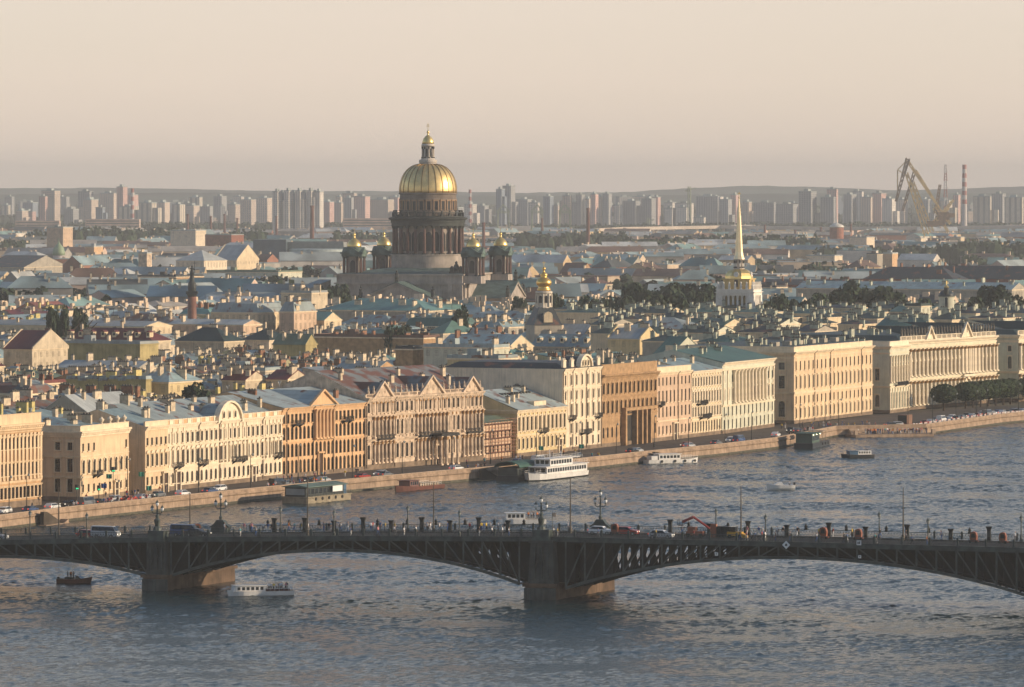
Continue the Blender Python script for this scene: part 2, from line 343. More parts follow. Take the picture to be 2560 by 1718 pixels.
# distant hills
m = MB()
def hill(tab, d, seed):
    r = random.Random(seed); us = [-900 + i * 30 for i in range(int(4400 / 30))]; rows = []
    for u in us:
        top = Z(interp(tab, u) + r.uniform(-1.2, 1.2), d); x = X(u, d)
        rows.append([(x, d - 1800, GZ), (x, d - 500, top * 0.7), (x, d, top), (x, d + 2500, top * .9), (x, d + 5000, GZ)])
    for a, c in zip(rows, rows[1:]):
        for j in range(4): m.quad(a[j], c[j], c[j + 1], a[j + 1])
hill([(-900, 478), (0, 470), (300, 470), (640, 476), (1000, 478), (1300, 482), (1560, 480), (1750, 470), (1900, 464), (2060, 468), (2250, 476), (2420, 472), (2560, 466), (3500, 474)], 15500, 3)
hill([(-900, 484), (0, 486), (500, 482), (1000, 488), (1500, 490), (2000, 484), (2560, 483), (3500, 484)], 12800, 5)
tag(m.build('hills', mat('far_hills', (0.05, 0.075, 0.05), 0.95, 0, 0.35, 0.003)), kind='structure')
# ================================================================ the bridge
BA = Vector((0.953, -0.302, 0)); BD = Vector((0.40, 0.917, 0))       # along the bridge, across it (the bridge is skewed)
bp0 = P(1353, 1498, 0)                                                # foot of the middle pier, near face
def bpt(u):
    """distance along the bridge whose near face shows at image column u"""
    k = (u - 1280) / F; return (k * bp0.y - bp0.x) / (BA.x - k * BA.y)
def bw(s, w, z): q = bp0 + BA * s + BD * w; return (q.x, q.y, z)
DECK = [(bpt(-300), 6.7), (bpt(0), 7.45), (bpt(395), 8.5), (bpt(850), 9.4), (bpt(1353), 10.0), (bpt(1660), 9.95), (bpt(2000), 9.95), (bpt(2560), 9.75), (bpt(2900), 9.5), (bpt(3640), 8.6)]
dz = lambda s: interp(DECK, s)                                        # underside of the deck fascia
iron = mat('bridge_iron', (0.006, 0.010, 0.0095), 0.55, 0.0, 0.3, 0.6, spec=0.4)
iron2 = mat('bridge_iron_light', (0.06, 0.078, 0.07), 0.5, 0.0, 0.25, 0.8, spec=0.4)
BW = 17.0
br = thing('arched_bridge', 'dark iron arched road bridge crossing the whole river in front', 'bridge')
S0, S1 = bpt(-420), bpt(3640)
st = [S0 + (S1 - S0) * i / 160 for i in range(161)]
def brib(m, w0, w1, f0, f1, mi=0):
    """box-section strip along the bridge between side offsets w0,w1 and heights f0(s),f1(s)"""
    for a, c in zip(st, st[1:]):
        q = [bw(a, w0, f0(a)), bw(c, w0, f0(c)), bw(c, w1, f0(c)), bw(a, w1, f0(a)), bw(a, w0, f1(a)), bw(c, w0, f1(c)), bw(c, w1, f1(c)), bw(a, w1, f1(a))]
        m.add(q, [(0, 1, 5, 4), (3, 7, 6, 2), (4, 5, 6, 7), (0, 3, 2, 1)], mi)
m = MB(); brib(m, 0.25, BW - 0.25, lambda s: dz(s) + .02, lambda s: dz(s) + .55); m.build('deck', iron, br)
m = MB(); brib(m, 0.0, 0.3, lambda s: dz(s) - .1, lambda s: dz(s) + .68); brib(m, -.12, .42, lambda s: dz(s) + .68, lambda s: dz(s) + .78)
brib(m, BW - .3, BW, lambda s: dz(s) - .1, lambda s: dz(s) + .68); m.build('fascia', iron2, br)
m = MB(); brib(m, 2.6, BW - 2.6, lambda s: dz(s) + .55, lambda s: dz(s) + .556)
tag(m.build('roadway', mat('bridge_asphalt', (.03, .028, .026), .9, 0, .2, .3), br))
m = MB(); brib(m, .3, 2.6, lambda s: dz(s) + .55, lambda s: dz(s) + .68); brib(m, BW - 2.6, BW - .3, lambda s: dz(s) + .55, lambda s: dz(s) + .68)
m.build('footway', mat('bridge_footway', (.06, .052, .045), .9, 0, .2, .5), br)
# railing: posts, two rails and a lattice of uprights; each side one part, its posts sub-parts
for side, w in (('near', 0.15), ('far', BW - .15)):
    m = MB(); brib(m, w - .05, w + .05, lambda s: dz(s) + 1.72, lambda s: dz(s) + 1.82); brib(m, w - .03, w + .03, lambda s: dz(s) + .84, lambda s: dz(s) + .9)
    brib(m, w - .02, w + .02, lambda s: dz(s) + 1.5, lambda s: dz(s) + 1.54)
    s = S0
    while s < S1:
        z = dz(s) + .78
        for a in (-.25, .25):
            m.tube(bw(s + a, w, z), bw(s - a, w, z + .74), .035, n=4)
        m.tube(bw(s + .25, w, z), bw(s + .25, w, z + .98), .035, n=4)
        s += .5
    rl = m.build('railing', iron2, br)
    s = S0; pm = None
    while s < S1:
        if pm is None:
            q = MB(); q.box(-.16, .16, -.14, .14, 0, 1.12); q.box(-.21, .21, -.19, .19, 1.12, 1.22); q.lathe([(.1, 1.22), (.14, 1.32), (.02, 1.42)], 6); pm = q.mesh('post', iron2)
        put(pm, 'post', rl, bw(s, w, dz(s) + .76), atan2(BA.y, BA.x)); s += 4.8
# arches: (start column, crown column, end column, crown underside z, springing z)
PH = 1.9 * .5
arches = [(bpt(-330), bpt(30), bpt(366) , 5.0, 2.2), (bpt(425), bpt(860), bpt(1296), 7.35, 2.3), (bpt(1412), bpt(1987), bpt(2590), 7.75, 1.7), (bpt(2680), bpt(3100), bpt(3500), 7.3, 1.8)]
for ai, (a0, ac, a1, zc, zs) in enumerate(arches):
    def zb(s, a0=a0, ac=ac, a1=a1, zc=zc, zs=zs):
        k = (s - ac) / ((ac - a0) if s < ac else (a1 - ac))
        return zc - (zc - zs) * (0.88 * k * k + .12 * k ** 4)
    nb = max(6, int((a1 - a0) / 3.35)); xs = [a0 + (a1 - a0) * i / nb for i in range(nb + 1)]
    for wi, w in enumerate((0.15, 4.2, 8.4, 12.6, BW - .25)):
        m = MB()
        for a, c in zip(xs, xs[1:]):
            za, zc_ = zb(a), zb(c)
            for h0, ww in ((0, .5), ):
                q = [bw(a, w, za), bw(c, w, zc_), bw(c, w + ww, zc_), bw(a, w + ww, za), bw(a, w, za + .5), bw(c, w, zc_ + .5), bw(c, w + ww, zc_ + .5), bw(a, w + ww, za + .5)]
                m.add(q, [(0, 1, 5, 4), (3, 7, 6, 2), (4, 5, 6, 7), (0, 3, 2, 1)])
        brib2 = [x for x in xs]
        for i, a in enumerate(xs):
            ww = w + .25; m.tube(bw(a, ww, zb(a) + .3), bw(a, ww, dz(a)), .2, n=4)
            if 0 < i:
                p = xs[i - 1]; mid = ac
                if a <= mid + .1: m.tube(bw(p, ww, zb(p) + .4), bw(a, ww, dz(a)), .15, n=4)
                else: m.tube(bw(p, ww, dz(p)), bw(a, ww, zb(a) + .4), .15, n=4)
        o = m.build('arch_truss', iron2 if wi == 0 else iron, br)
    # cross bracing under the deck and added dark sheets that shut panels into shade
    m = MB()
    for i, a in enumerate(xs):
        m.tube(bw(a, .3, zb(a) + .25), bw(a, BW - .3, zb(a) + .25), .12, n=4)
        if i:
            p = xs[i - 1]
            m.tube(bw(p, .3, zb(p) + .22), bw(a, 8.4, zb(a) + .22), .08, n=4); m.tube(bw(a, 8.4, zb(a) + .22), bw(p, BW - .3, zb(p) + .22), .08, n=4)
    for a, c in zip(xs, xs[1:]):
        f = abs((a + c) / 2 - ac) / (ac - a0)
        um = UV(bw((a + c) / 2, 5.5, 6))[0]
        q0 = lambda f_, g_: bw(a + (c - a) * f_, 5.5, (zb(a) + .2) * (1 - f_) * (1 - g_) + (zb(c) + .2) * f_ * (1 - g_) + (dz(a) * (1 - f_) + dz(c) * f_) * g_)
        if 1540 < um < 1830 or 1190 < um < 1290:      # shade sheet with a diamond hole that lets the water glint through
            r_ = .3 if um > 1400 else .14
            for k0 in (0, .5):
                g0 = lambda f_, g_: q0(k0 + f_ * .5, g_)
                A, B, C_, D_ = g0(0, 0), g0(1, 0), g0(1, 1), g0(0, 1); s_, e_, n_, w_ = g0(.5, .5 - r_ * 1.2), g0(.5 + r_, .5), g0(.5, .5 + r_ * 1.2), g0(.5 - r_, .5)
                m.add([A, B, C_, D_, s_, e_, n_, w_], [(0, 1, 4), (1, 5, 4), (1, 2, 5), (2, 6, 5), (2, 3, 6), (3, 7, 6), (3, 0, 7), (0, 4, 7)])
        else: m.add([q0(0, 0), q0(1, 0), q0(1, 1), q0(0, 1)], [(0, 1, 2, 3)])
    m.build('bracing', iron, br)  # holds the braces and the added dark sheets together
# longitudinal deck beams seen through the trusses
m = MB()
for w in (2.2, 6.3, 10.5, 14.6): brib(m, w, w + .35, lambda s: dz(s) - .45, lambda s: dz(s) + .02)
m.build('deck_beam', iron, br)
gr2 = mat('pier_granite', (0.13, 0.085, 0.055), 0.85, 0, 0.2, 0.4, 0.05, 2, streak=0.4)
gr3 = mat('pier_granite_grey', (0.075, 0.08, 0.07), 0.85, 0, 0.2, 0.4, 0.05, 2, streak=0.4)
def wbox(m, s0, s1, w0, w1, z0, z1, mi=0, tp=0.0):
    m.add([bw(s0, w0, z0), bw(s1, w0, z0), bw(s1, w1, z0), bw(s0, w1, z0), bw(s0 + tp, w0 + tp, z1), bw(s1 - tp, w0 + tp, z1), bw(s1 - tp, w1 - tp, z1), bw(s0 + tp, w1 - tp, z1)],
          [(0, 3, 2, 1), (4, 5, 6, 7), (0, 1, 5, 4), (1, 2, 6, 5), (2, 3, 7, 6), (3, 0, 4, 7)], mi)
for u0, u1 in ((366, 425), (1320, 1394), (2600, 2690), (-400, -330), (3505, 3620)):
    s0, s1 = bpt(u0), bpt(u1); c = (s0 + s1) / 2; h = (s1 - s0) / 2
    pr = MB()
    wbox(pr, s0 - .2, s1 + .2, -1.3, 25.5, -3, 2.2, 0, .15); wbox(pr, s0 - .4, s1 + .4, -1.5, 25.8, 2.2, 2.75, 0)
    po = pr.build('pier', gr2, br)
    # cutwater nose facing the camera
    cw = MB(); cw.ext([(c - h - .2, -1.3), (c - h * .4, -2.6), (c + h * .4, -2.6), (c + h + .2, -1.3)], -3, 2.0, 'z')
    cw.v = [bw(x, y, z) for x, y, z in cw.v]; cw.build('cutwater', gr3, po)
    to = MB(); wbox(to, s0 + .35, s1 - .35, -.9, 1.6, 2.75, dz(c) - .3, 0, .35)
    for k in (-1, 0, 1):
        wbox(to, c + k * h * .45 - .25, c + k * h * .45 + .25, -1.05, -.7, 3.6, dz(c) - 1.0)
    to.tube(bw(c - h * .6, -.95, 3.4), bw(c, -.9, dz(c) - 1.6), .14, n=5); to.tube(bw(c + h * .6, -.95, 3.4), bw(c, -.9, dz(c) - 1.6), .14, n=5)
    for k in (-.5, .5):
        for j in range(8):
            a = pi * 2 * j / 8; a2 = pi * 2 * (j + 1) / 8; z0 = (3 + dz(c)) / 2 + .8
            to.tube(bw(c + k * h * .6 + .5 * cos(a), -.95, z0 + .8 * sin(a)), bw(c + k * h * .6 + .5 * cos(a2), -.95, z0 + .8 * sin(a2)), .08, n=4)
    wbox(to, s0 + .5, s1 - .5, -1.0, 1.2, dz(c) - .3, dz(c) + .1)
    to.build('pier_pylon', gr3, br)
    pb_ = MB(); wbox(pb_, s0 - 1.9, s1 + 1.9, 3.2, BW - 1, 2.75, dz(c) - .3); pb_.build('pier_gap_fill', iron, br)  # added dark block that hides the bright gap beside the pier
    ro = MB(); wbox(ro, c - 1.5, c + 1.5, -1.0, .9, dz(c) + .1, dz(c) + 1.95)
    ro.build('pedestal', iron2, br)
# ---- small notices hung on the bridge front
white = mat('white_paint', (0.78, 0.78, 0.74), 0.5, 0, .05)
black = mat('black_paint', (0.02, 0.02, 0.022), 0.5, 0, .1)
def notice(u, dzz, size, diamond, label, mark):
    s = bpt(u); o = thing('navigation_sign', label, 'sign', bw(s, -.32, dz(s) + dzz), atan2(BA.y, BA.x))
    r = size / 2; a = pi / 4 if diamond else 0
    m = MB(); m.box(-r, r, -.03, .03, -r, r); q = m.build('panel', white, o); q.rotation_euler = (0, a, 0)
    m = MB()
    if mark == 0: m.ext([(-r * .5, -.1), (0, .35 * r + .1), (r * .5, -.05), (r * .1, -r * .4)], -.05, -.034)
    if mark == 1: m.box(-r * .6, -r * .15, -.05, -.034, -r * .6, r * .5); m.box(r * .1, r * .5, -.05, -.034, -r * .5, r * .6)
    if mark == 2: m.box(-r * .35, r * .35, -.05, -.034, -r * .3, r * .4)
    m.build('mark', black, o)
    m = MB(); m.box(-.04, .04, .03, .25, -.1, r * .9); m.build('bracket', iron, o)
notice(1967, .25, 1.0, True, 'white diamond shaped sign hanging on the bridge railing', 0)
notice(2149, .9, .8, False, 'square white sign with dark marks on the bridge railing', 1)
notice(1793, -1.55, .55, False, 'small white square plate low on the arch, left of the diamond sign', 2)
notice(2151, -1.45, .5, False, 'small white square plate low on the arch, below the square sign', 2)
# ================================================================ embankment palaces
BASE = [(-160, 1290), (0, 1271), (201, 1254), (344, 1236), (600, 1207), (705, 1196), (915, 1176), (1207, 1151), (1404, 1130), (1503, 1119), (1642, 1104), (1803, 1085), (1985, 1060), (2180, 1036), (2249, 1027.5), (2560, 1000), (2800, 979)]
def bpnt(u): return P(u, interp(BASE, u), GZ)
glass = mat('window_glass', (0.02, 0.024, 0.026), 0.12, 0, 0.3, 2.0, spec=0.6, rnd=.5)
frame_w = mat('window_frame', (0.22, 0.18, 0.13), 0.6, 0, .1)
frame_d = mat('window_frame_dark', (0.13, 0.09, 0.06), 0.6, 0, .1)
ST = dict(
 brown=mat('stucco_brown', (0.50, 0.31, 0.16), .85, 0, .1, .3, .02, 2, streak=.2), cream=mat('stucco_cream', (0.72, 0.53, 0.33), .85, 0, .08, .3, .02, 2, streak=.26),
 white=mat('stucco_white', (0.78, 0.64, 0.46), .85, 0, .07, .3, .02, 2, streak=.26), orange=mat('stucco_orange', (0.68, 0.43, 0.23), .85, 0, .07, .3, .02, 2, streak=.24),
 stone=mat('palace_sandstone', (0.64, 0.49, 0.35), .85, 0, .18, .6, .05, 2, streak=.3), yellow=mat('stucco_yellow', (0.66, 0.51, 0.27), .85, 0, .08, .3, .02, 2, streak=.18),
 pink=mat('stucco_pink', (0.62, 0.44, 0.30), .85, 0, .08, .3, .02, 2, streak=.26), umber=mat('rusticated_brown', (0.43, 0.27, 0.14), .9, 0, .14, .7, .06, 2, streak=.18),
 pale=mat('stucco_pale', (0.72, 0.57, 0.37), .85, 0, .08, .3, .02, 2, streak=.26), green=mat('stucco_pale_green', (0.60, 0.58, 0.44), .85, 0, .09, .3, .02, 2, streak=.18),
 grey=mat('stucco_grey', (0.42, 0.37, 0.29), .85, 0, .1, .3, .02, 2, streak=.2), trim=mat('trim_cream', (0.78, 0.63, 0.43), .8, 0, .08, .6, .01, 3, streak=.15),
 trimw=mat('trim_white', (0.82, 0.69, 0.50), .8, 0, .06, .6, .01, 3, streak=.15), gold=mat('capital_ochre', (0.42, 0.24, 0.10), .7, 0, .2, 1.5), plinth=mat('plinth_granite', (0.22, 0.16, 0.11), .9, 0, .2, .6, .03, 2))
RF = dict(blue=roofmat('sheet_roof_blue_grey', (0.25, 0.335, 0.34), .12), grey=roofmat('sheet_roof_grey', (0.32, 0.37, 0.355), .22), teal=roofmat('sheet_roof_teal', (0.13, 0.26, 0.235)),
 green=roofmat('sheet_roof_green', (0.07, 0.145, 0.12)), dgreen=roofmat('sheet_roof_dark_green', (0.026, 0.05, 0.044)), dark=roofmat('sheet_roof_dark', (0.035, 0.045, 0.047), .2), red=roofmat('sheet_roof_dark_red', (0.16, 0.035, 0.03)),
 rust=roofmat('sheet_roof_rusty', (0.19, 0.20, 0.19), .7), brown=roofmat('sheet_roof_brown', (0.12, 0.065, 0.045), .3), pale=roofmat('sheet_roof_pale', (0.38, 0.40, 0.38)), ygreen=roofmat('sheet_roof_olive', (0.13, 0.17, 0.11)))
brick = mat('red_brick', (0.28, 0.10, 0.06), .9, 0, .2, .7, .02, 4)
iron_b = mat('balcony_iron', (0.03, 0.028, 0.025), .6, 0, .2)
pipe = mat('drain_pipe', (0.16, 0.11, 0.07), .6, 0, .2)
WC = {}
GLV = [glass, mat('window_glass_curtain', (0.16, 0.135, 0.10), 0.25, 0, 0.3, 1.5, spec=0.5), mat('window_glass_grey', (0.06, 0.07, 0.075), 0.1, 0, 0.3, 2.0, spec=0.7)]
VR = random.Random(17)
def winmesh(w, h, arch, dark=False, hood=None, tm=None, var=None):
    """window: pane, frame bars and sill at the origin (bottom centre), pane recessed"""
    var = VR.choice((0, 0, 0, 1, 2)) if var is None else var
    k = (round(w, 2), round(h, 2), arch, dark, hood, var)
    if k in WC: return WC[k]
    m = MB(); r = w / 2; f = .07; zt = h - r if arch else h
    out = [(-r, 0), (r, 0), (r, zt)] + ([(r * cos(a * pi / 6), zt + r * sin(a * pi / 6)) for a in range(1, 6)] if arch else []) + [(-r, zt)]
    m.add([(x, .12, z) for x, z in out], [list(range(len(out)))], 0)
    m.box(-r, -r + f, 0, .1, 0, zt, 1); m.box(r - f, r, 0, .1, 0, zt, 1); m.box(-r, r, 0, .1, 0, f, 1)
    m.box(-.04, .04, .02, .1, 0, h - .05, 1); m.box(-r, r, .02, .1, h * .62, h * .62 + .07, 1)
    if not arch: m.box(-r, r, 0, .1, h - f, h, 1)
    me = m.mesh('window', [GLV[var], frame_d if dark else frame_w]); WC[k] = me; return me
def hoodmesh(w, h, kind, tm):
    k = ('h', round(w, 2), round(h, 2), kind, tm.name)
    if k in WC: return WC[k]
    m = MB(); r = w / 2
    m.box(-r - .22, r + .22, -.28, 0, -.2, 0)                               # sill
    if kind != 'plain':
        m.box(-r - .2, -r, -.12, 0, 0, h); m.box(r, r + .2, -.12, 0, 0, h)
    if kind == 'flat': m.box(-r - .32, r + .32, -.38, 0, h + .22, h + .42); m.box(-r - .2, r + .2, -.12, 0, h, h + .22)
    if kind == 'tri':
        m.box(-r - .3, r + .3, -.34, 0, h + .15, h + .3); m.ext([(-r - .34, h + .3), (r + .34, h + .3), (0, h + .85)], -.34, 0)
    if kind == 'round':
        pts = [((r + .3) * cos(pi * i / 8), h + .25 + .6 * sin(pi * i / 8)) for i in range(9)]
        m.box(-r - .3, r + .3, -.3, 0, h + .12, h + .25); m.ext(pts, -.36, 0)
    if kind == 'arc':
        for i in range(8):
            a, b = pi * i / 8, pi * (i + 1) / 8; z0 = h - r
            m.ext([((r) * cos(a), z0 + (r) * sin(a)), ((r + .26) * cos(a), z0 + (r + .26) * sin(a)), ((r + .26) * cos(b), z0 + (r + .26) * sin(b)), (r * cos(b), z0 + r * sin(b))], -.2, 0)
    me = m.mesh('window_surround', tm); WC[k] = me; return me
def colmesh(h, r, kind, tm, cap):
    k = ('c', round(h, 2), round(r, 2), kind, tm.name, cap.name)
    if k in WC: return WC[k]
    m = MB()
    if kind == 'col':
        m.box(-r * 1.3, r * 1.3, -r * 1.3 - r, r * .3, 0, .35); m.lathe([(r * 1.15, .35), (r, .6), (r * .85, h - 1.0)], 10, 0, -r)
        m.lathe([(r * .85, h - 1.0), (r * 1.1, h - .6), (r * 1.35, h - .2)], 8, 0, -r, 1); m.box(-r * 1.4, r * 1.4, -r * 2.4, r * .3, h - .2, h)
    else:
        m.box(-r * 1.15, r * 1.15, -r * .75, 0, 0, .4); m.box(-r, r, -r * .6, 0, .4, h - .8)
        m.box(-r * 1.15, r * 1.15, -r * .85, 0, h - .8, h - .15, 1); m.box(-r * 1.3, r * 1.3, -r * 1.0, 0, h - .15, h)
    me = m.mesh('column' if kind == 'col' else 'pilaster', [tm, cap]); WC[k] = me; return me
def wall_open(m, L0, L1, z0, z1, rows, rev=.32, y=0.0, mi=0):
    """front wall at y with real openings; rows: (sill, head, [(xc, w)], arch)"""
    rows = sorted(rows, key=lambda r: r[0]); z = z0
    Q = lambda xa, xb, za, zb: xb - xa > 1e-4 and zb - za > 1e-4 and m.quad((xa, y, za), (xb, y, za), (xb, y, zb), (xa, y, zb), mi)
    for s, h, ws, arch in rows:
        Q(L0, L1, z, s); x = L0
        for xc, w in sorted(ws):
            r = w / 2; a, b = xc - r, xc + r; Q(x, a, s, h)
            zt = h - r if arch else h
            m.quad((a, y, s), (a, y + rev, s), (a, y + rev, zt), (a, y, zt), mi); m.quad((b, y, s), (b, y, zt), (b, y + rev, zt), (b, y + rev, s), mi)
            m.quad((a, y, s), (b, y, s), (b, y + rev, s), (a, y + rev, s), mi)
            if arch:
                ps = [(xc + r * cos(pi - i * pi / 6), zt + r * sin(i * pi / 6)) for i in range(7)]
                for i in range(3):
                    m.tri((a, y, h), (ps[i][0], y, ps[i][1]), (ps[i + 1][0], y, ps[i + 1][1]), mi)
                for i in range(3, 6):
                    m.tri((b, y, h), (ps[i][0], y, ps[i][1]), (ps[i + 1][0], y, ps[i + 1][1]), mi)
                for i in range(6): m.quad((ps[i][0], y, ps[i][1]), (ps[i + 1][0], y, ps[i + 1][1]), (ps[i + 1][0], y + rev, ps[i + 1][1]), (ps[i][0], y + rev, ps[i][1]), mi)
            else: m.quad((a, y, h), (a, y + rev, h), (b, y + rev, h), (b, y, h), mi)
            x = b
        Q(x, L1, s, h); z = h
    Q(L0, L1, z, z1)
chim_m = {}
def chimney_mesh(w, d, h, col):
    k = (w, d, h, col)
    if k not in chim_m:
        m = MB(); m.box(-w / 2, w / 2, -d / 2, d / 2, -1.2, h); m.box(-w / 2 - .12, w / 2 + .12, -d / 2 - .12, d / 2 + .12, h, h + .18, 1)
        n = max(1, int(w / .7))
        for i in range(n): x = -w / 2 + w * (i + .5) / n; m.box(x - .16, x + .16, -.16, .16, h + .18, h + .5, 1)
        chim_m[k] = m.mesh('chimney', [CH[col], CH['cap']])
    return chim_m[k]
CH = dict(cream=mat('chimney_cream', (0.62, 0.50, 0.35), .9, 0, .14, 1.2, rnd=.15), yellow=mat('chimney_yellow', (0.62, 0.50, 0.20), .9, 0, .12, 1.2, rnd=.1), brick=mat('chimney_brick', (0.30, 0.15, 0.09), .9, 0, .2, 1.2, rnd=.2),
 pale=mat('chimney_pale', (0.46, 0.47, 0.36), .9, 0, .14, 1.0, rnd=.15), cap=mat('chimney_cap', (0.13, 0.12, 0.10), .9, 0, .2, 1.2))
def cornice(m, L, zc, pr, h, x0=0.0, side=0.0):
    """stepped cornice along the front and, where SIDE is set, returned along the left end"""
    for k, (a, b, o) in enumerate(((0, .35, .35), (.35, .7, .7), (.7, 1, 1))):
        m.box(x0 - pr * o * (1 if side else .0), L, -pr * o, .02, zc - h + h * a, zc - h + h * b)
        if side: m.box(x0 - pr * o, x0 + .02, .02, side, zc - h + h * a, zc - h + h * b)
def balust(m, x0, x1, z, h, y=0.0, sp=.5, pier=4.0, mi=0):
    m.box(x0, x1, y, y + .3, z, z + .15, mi); m.box(x0, x1, y - .05, y + .35, z + h - .15, z + h, mi)
    n = max(1, round((x1 - x0) / pier)); w = (x1 - x0) / n
    for i in range(n + 1): x = x0 + i * w; m.box(x - .25, x + .25, y - .04, y + .34, z + .15, z + h - .15, mi)
    for i in range(n):
        k = max(1, int((w - .5) / sp))
        for j in range(k): x = x0 + i * w + .25 + (w - .5) * (j + .5) / k; m.box(x - .08, x + .08, y + .07, y + .23, z + .15, z + h - .15, mi)
def palace(u0, u1, H, label, st, trim='trim', rows=(), fwd=0.0, D=22, roof='blue', rh=4.0, crn=(.7, .9), par=None, pil=(), courses=(), peds=(), balc=(), doors=(),
           side=None, chims=6, ccol='cream', name='palace_building', pipes=(), roofkind='gable', dark=False, cap=None, skip=None, extra=None, plinth=1.0):
    p0, p1 = bpnt(u0), bpnt(u1); dv = p1 - p0; L = dv.length; rz = atan2(dv.y, dv.x); nrm = Vector((dv.y, -dv.x, 0)).normalized()
    o = thing(name, label, 'building', p0 + nrm * fwd, rz); W_ = ST[st]; T_ = ST[trim]; C_ = ST[cap] if cap else T_
    m = MB(); rr = []; wins = []
    for sill, head, w, n, arch, hood in rows:
        xs = [(i + .5) * L / n for i in range(n)]
        xs = [x for x in xs if not (skip and any(a * L < x < b * L and head > lo and sill < hi for a, b, lo, hi in skip))]
        rr.append((sill, head, [(x, w) for x in xs], arch))
        for x in xs: wins.append((x, sill, w, head - sill, arch, hood))
    wall_open(m, 0, L, 0, H, rr)
    m.quad((L, 0, 0), (L, D, 0), (L, D, H), (L, 0, H)); m.quad((0, D, 0), (0, D, H), (L, D, H), (L, D, 0))
    sw = []
    if side:
        # left end wall with its own openings, built along the depth
        m2 = MB(); srows = []
        for sill, head, w, xs, arch in side:
            srows.append((sill, head, [(x, w) for x in xs], arch)); sw += [(x, sill, w, head - sill, arch) for x in xs]
        wall_open(m2, -D, 0, 0, H, srows)
        m.add([(y, -x, z) for x, y, z in m2.v], m2.f)
    else: m.quad((0, D, 0), (0, 0, 0), (0, 0, H), (0, D, H))
    # dark room behind the openings is closed by the panes themselves
    if roofkind == 'gable':
        m.tri((0, 0, H), (0, D, H), (0, D / 2, H + rh)); m.tri((L, 0, H), (L, D / 2, H + rh), (L, D, H))
    m.build('wall', W_, o)
    for x, s, w, h, a, hood in wins:
        put(winmesh(w, h, a, dark), 'window', o, (x, .18, s))
        if hood: put(hoodmesh(w, h, hood, T_), 'window_surround', o, (x, 0, s))
    for x, s, w, h, a in sw:
        put(winmesh(w, h, a, dark), 'window', o, (.18, -x, s), -pi / 2)
        put(hoodmesh(w, h, 'flat', T_), 'window_surround', o, (0, -x, s), -pi / 2)
    m = MB(); m.box(-.12, L + .0, -.12, -.002, 0, plinth);
    if side: m.box(-.12, -.002, -.002, D, 0, plinth)
    m.build('plinth', ST['plinth'], o)
    sd_ = D if side else 0
    for z, pr, h in courses:
        m = MB(); cornice(m, L, z, pr, h, 0, sd_); m.build('string_course', T_, o)
    m = MB(); cornice(m, L, H, crn[0], crn[1], 0, sd_)
    k = int(L / .9)
    for i in range(k): x = (i + .5) * L / k; m.box(x - .14, x + .14, -crn[0] * .8, -crn[0] * .3, H - crn[1] * .62, H - crn[1] * .36)
    m.build('cornice', T_, o)
    if par:
        m = MB()
        if par[1] == 'solid':
            m.box(0, L, .0, .4, H, H + par[0]); m.box(-.05, L, -.08, .48, H + par[0], H + par[0] + .14)
            if side: m.box(0, .4, .4, D, H, H + par[0]); m.box(-.08, .48, .48, D, H + par[0], H + par[0] + .14)
        elif par[1] == 'panel':
            n = max(2, int(L / 2.2)); w = L / n
            for i in range(n):
                m.box(i * w + .1, (i + 1) * w - .1, .08, .36, H, H + par[0] * .85, 1 if i % 2 else 0)
                m.box(i * w - .12, i * w + .12, -.05, .45, H, H + par[0] * 1.1)
            m.box(0, L, 0, .44, H + par[0] * .85, H + par[0])
        else: balust(m, 0, L, H, par[0])
        m.build('parapet', [T_, ST['orange'] if par[1] == 'panel' else T_], o)
    for kind, z0, z1, r, xs in pil:
        if isinstance(xs, int): xs = [i / xs for i in range(xs + 1)]
        for f in xs:
            put(colmesh(z1 - z0, r, kind, T_, C_), 'column' if kind == 'col' else 'pilaster', o, (min(max(f * L, r), L - r), -.02, z0))
    for f, w, h, kind in peds:
        m = MB(); x = f * L
        if kind == 'tri':
            m.ext([(x - w / 2, H), (x + w / 2, H), (x, H + h)], .0, .5); m.ext([(x - w / 2 - .5, H - .02), (x - w / 2 + .4, H - .02), (x, H + h - .1), (x + w / 2 - .4, H - .02), (x + w / 2 + .5, H - .02), (x, H + h + .4)], -.6, .02)
            m.build('pediment', T_, o)
            m = MB(); m.add([(x - w / 2, .5, H), (x + w / 2, .5, H), (x, .5, H + h), (x, D / 2, H + h)], [(0, 2, 3), (1, 3, 2)]); m.build('gable_roof', RF[roof], o)
        else:
            r = w / 2; b = h - r; pts = [(x + r, H)] + [(x + r * cos(pi * i / 10), H + b + r * .75 * sin(pi * i / 10)) for i in range(11)] + [(x - r, H)]
            m.ext(pts, -.25, .5)
            for i in range(10):
                a0, a1 = pi * i / 10, pi * (i + 1) / 10
                m.ext([(x + q * cos(t_), H + b + q * .78 * sin(t_)) for q, t_ in ((r - .1, a0), (r + .5, a0), (r + .5, a1), (r - .1, a1))], -.8, .6)
            m.build('gable', T_, o)
            for k in (-.45, 0, .45):
                put(winmesh(.9, 1.5, True), 'window', o, (x + k * r * 1.1, -.44, H + .5)); put(hoodmesh(.9, 1.5, 'arc', T_), 'window_surround', o, (x + k * r * 1.1, -.26, H + .5))
            m = MB(); m.ext([(x + r * cos(pi * i / 8), H + b + r * .72 * sin(pi * i / 8)) for i in range(9)] + [(x - r, H), (x + r, H)], .6, 5); m.build('gable_roof', RF[roof], o)
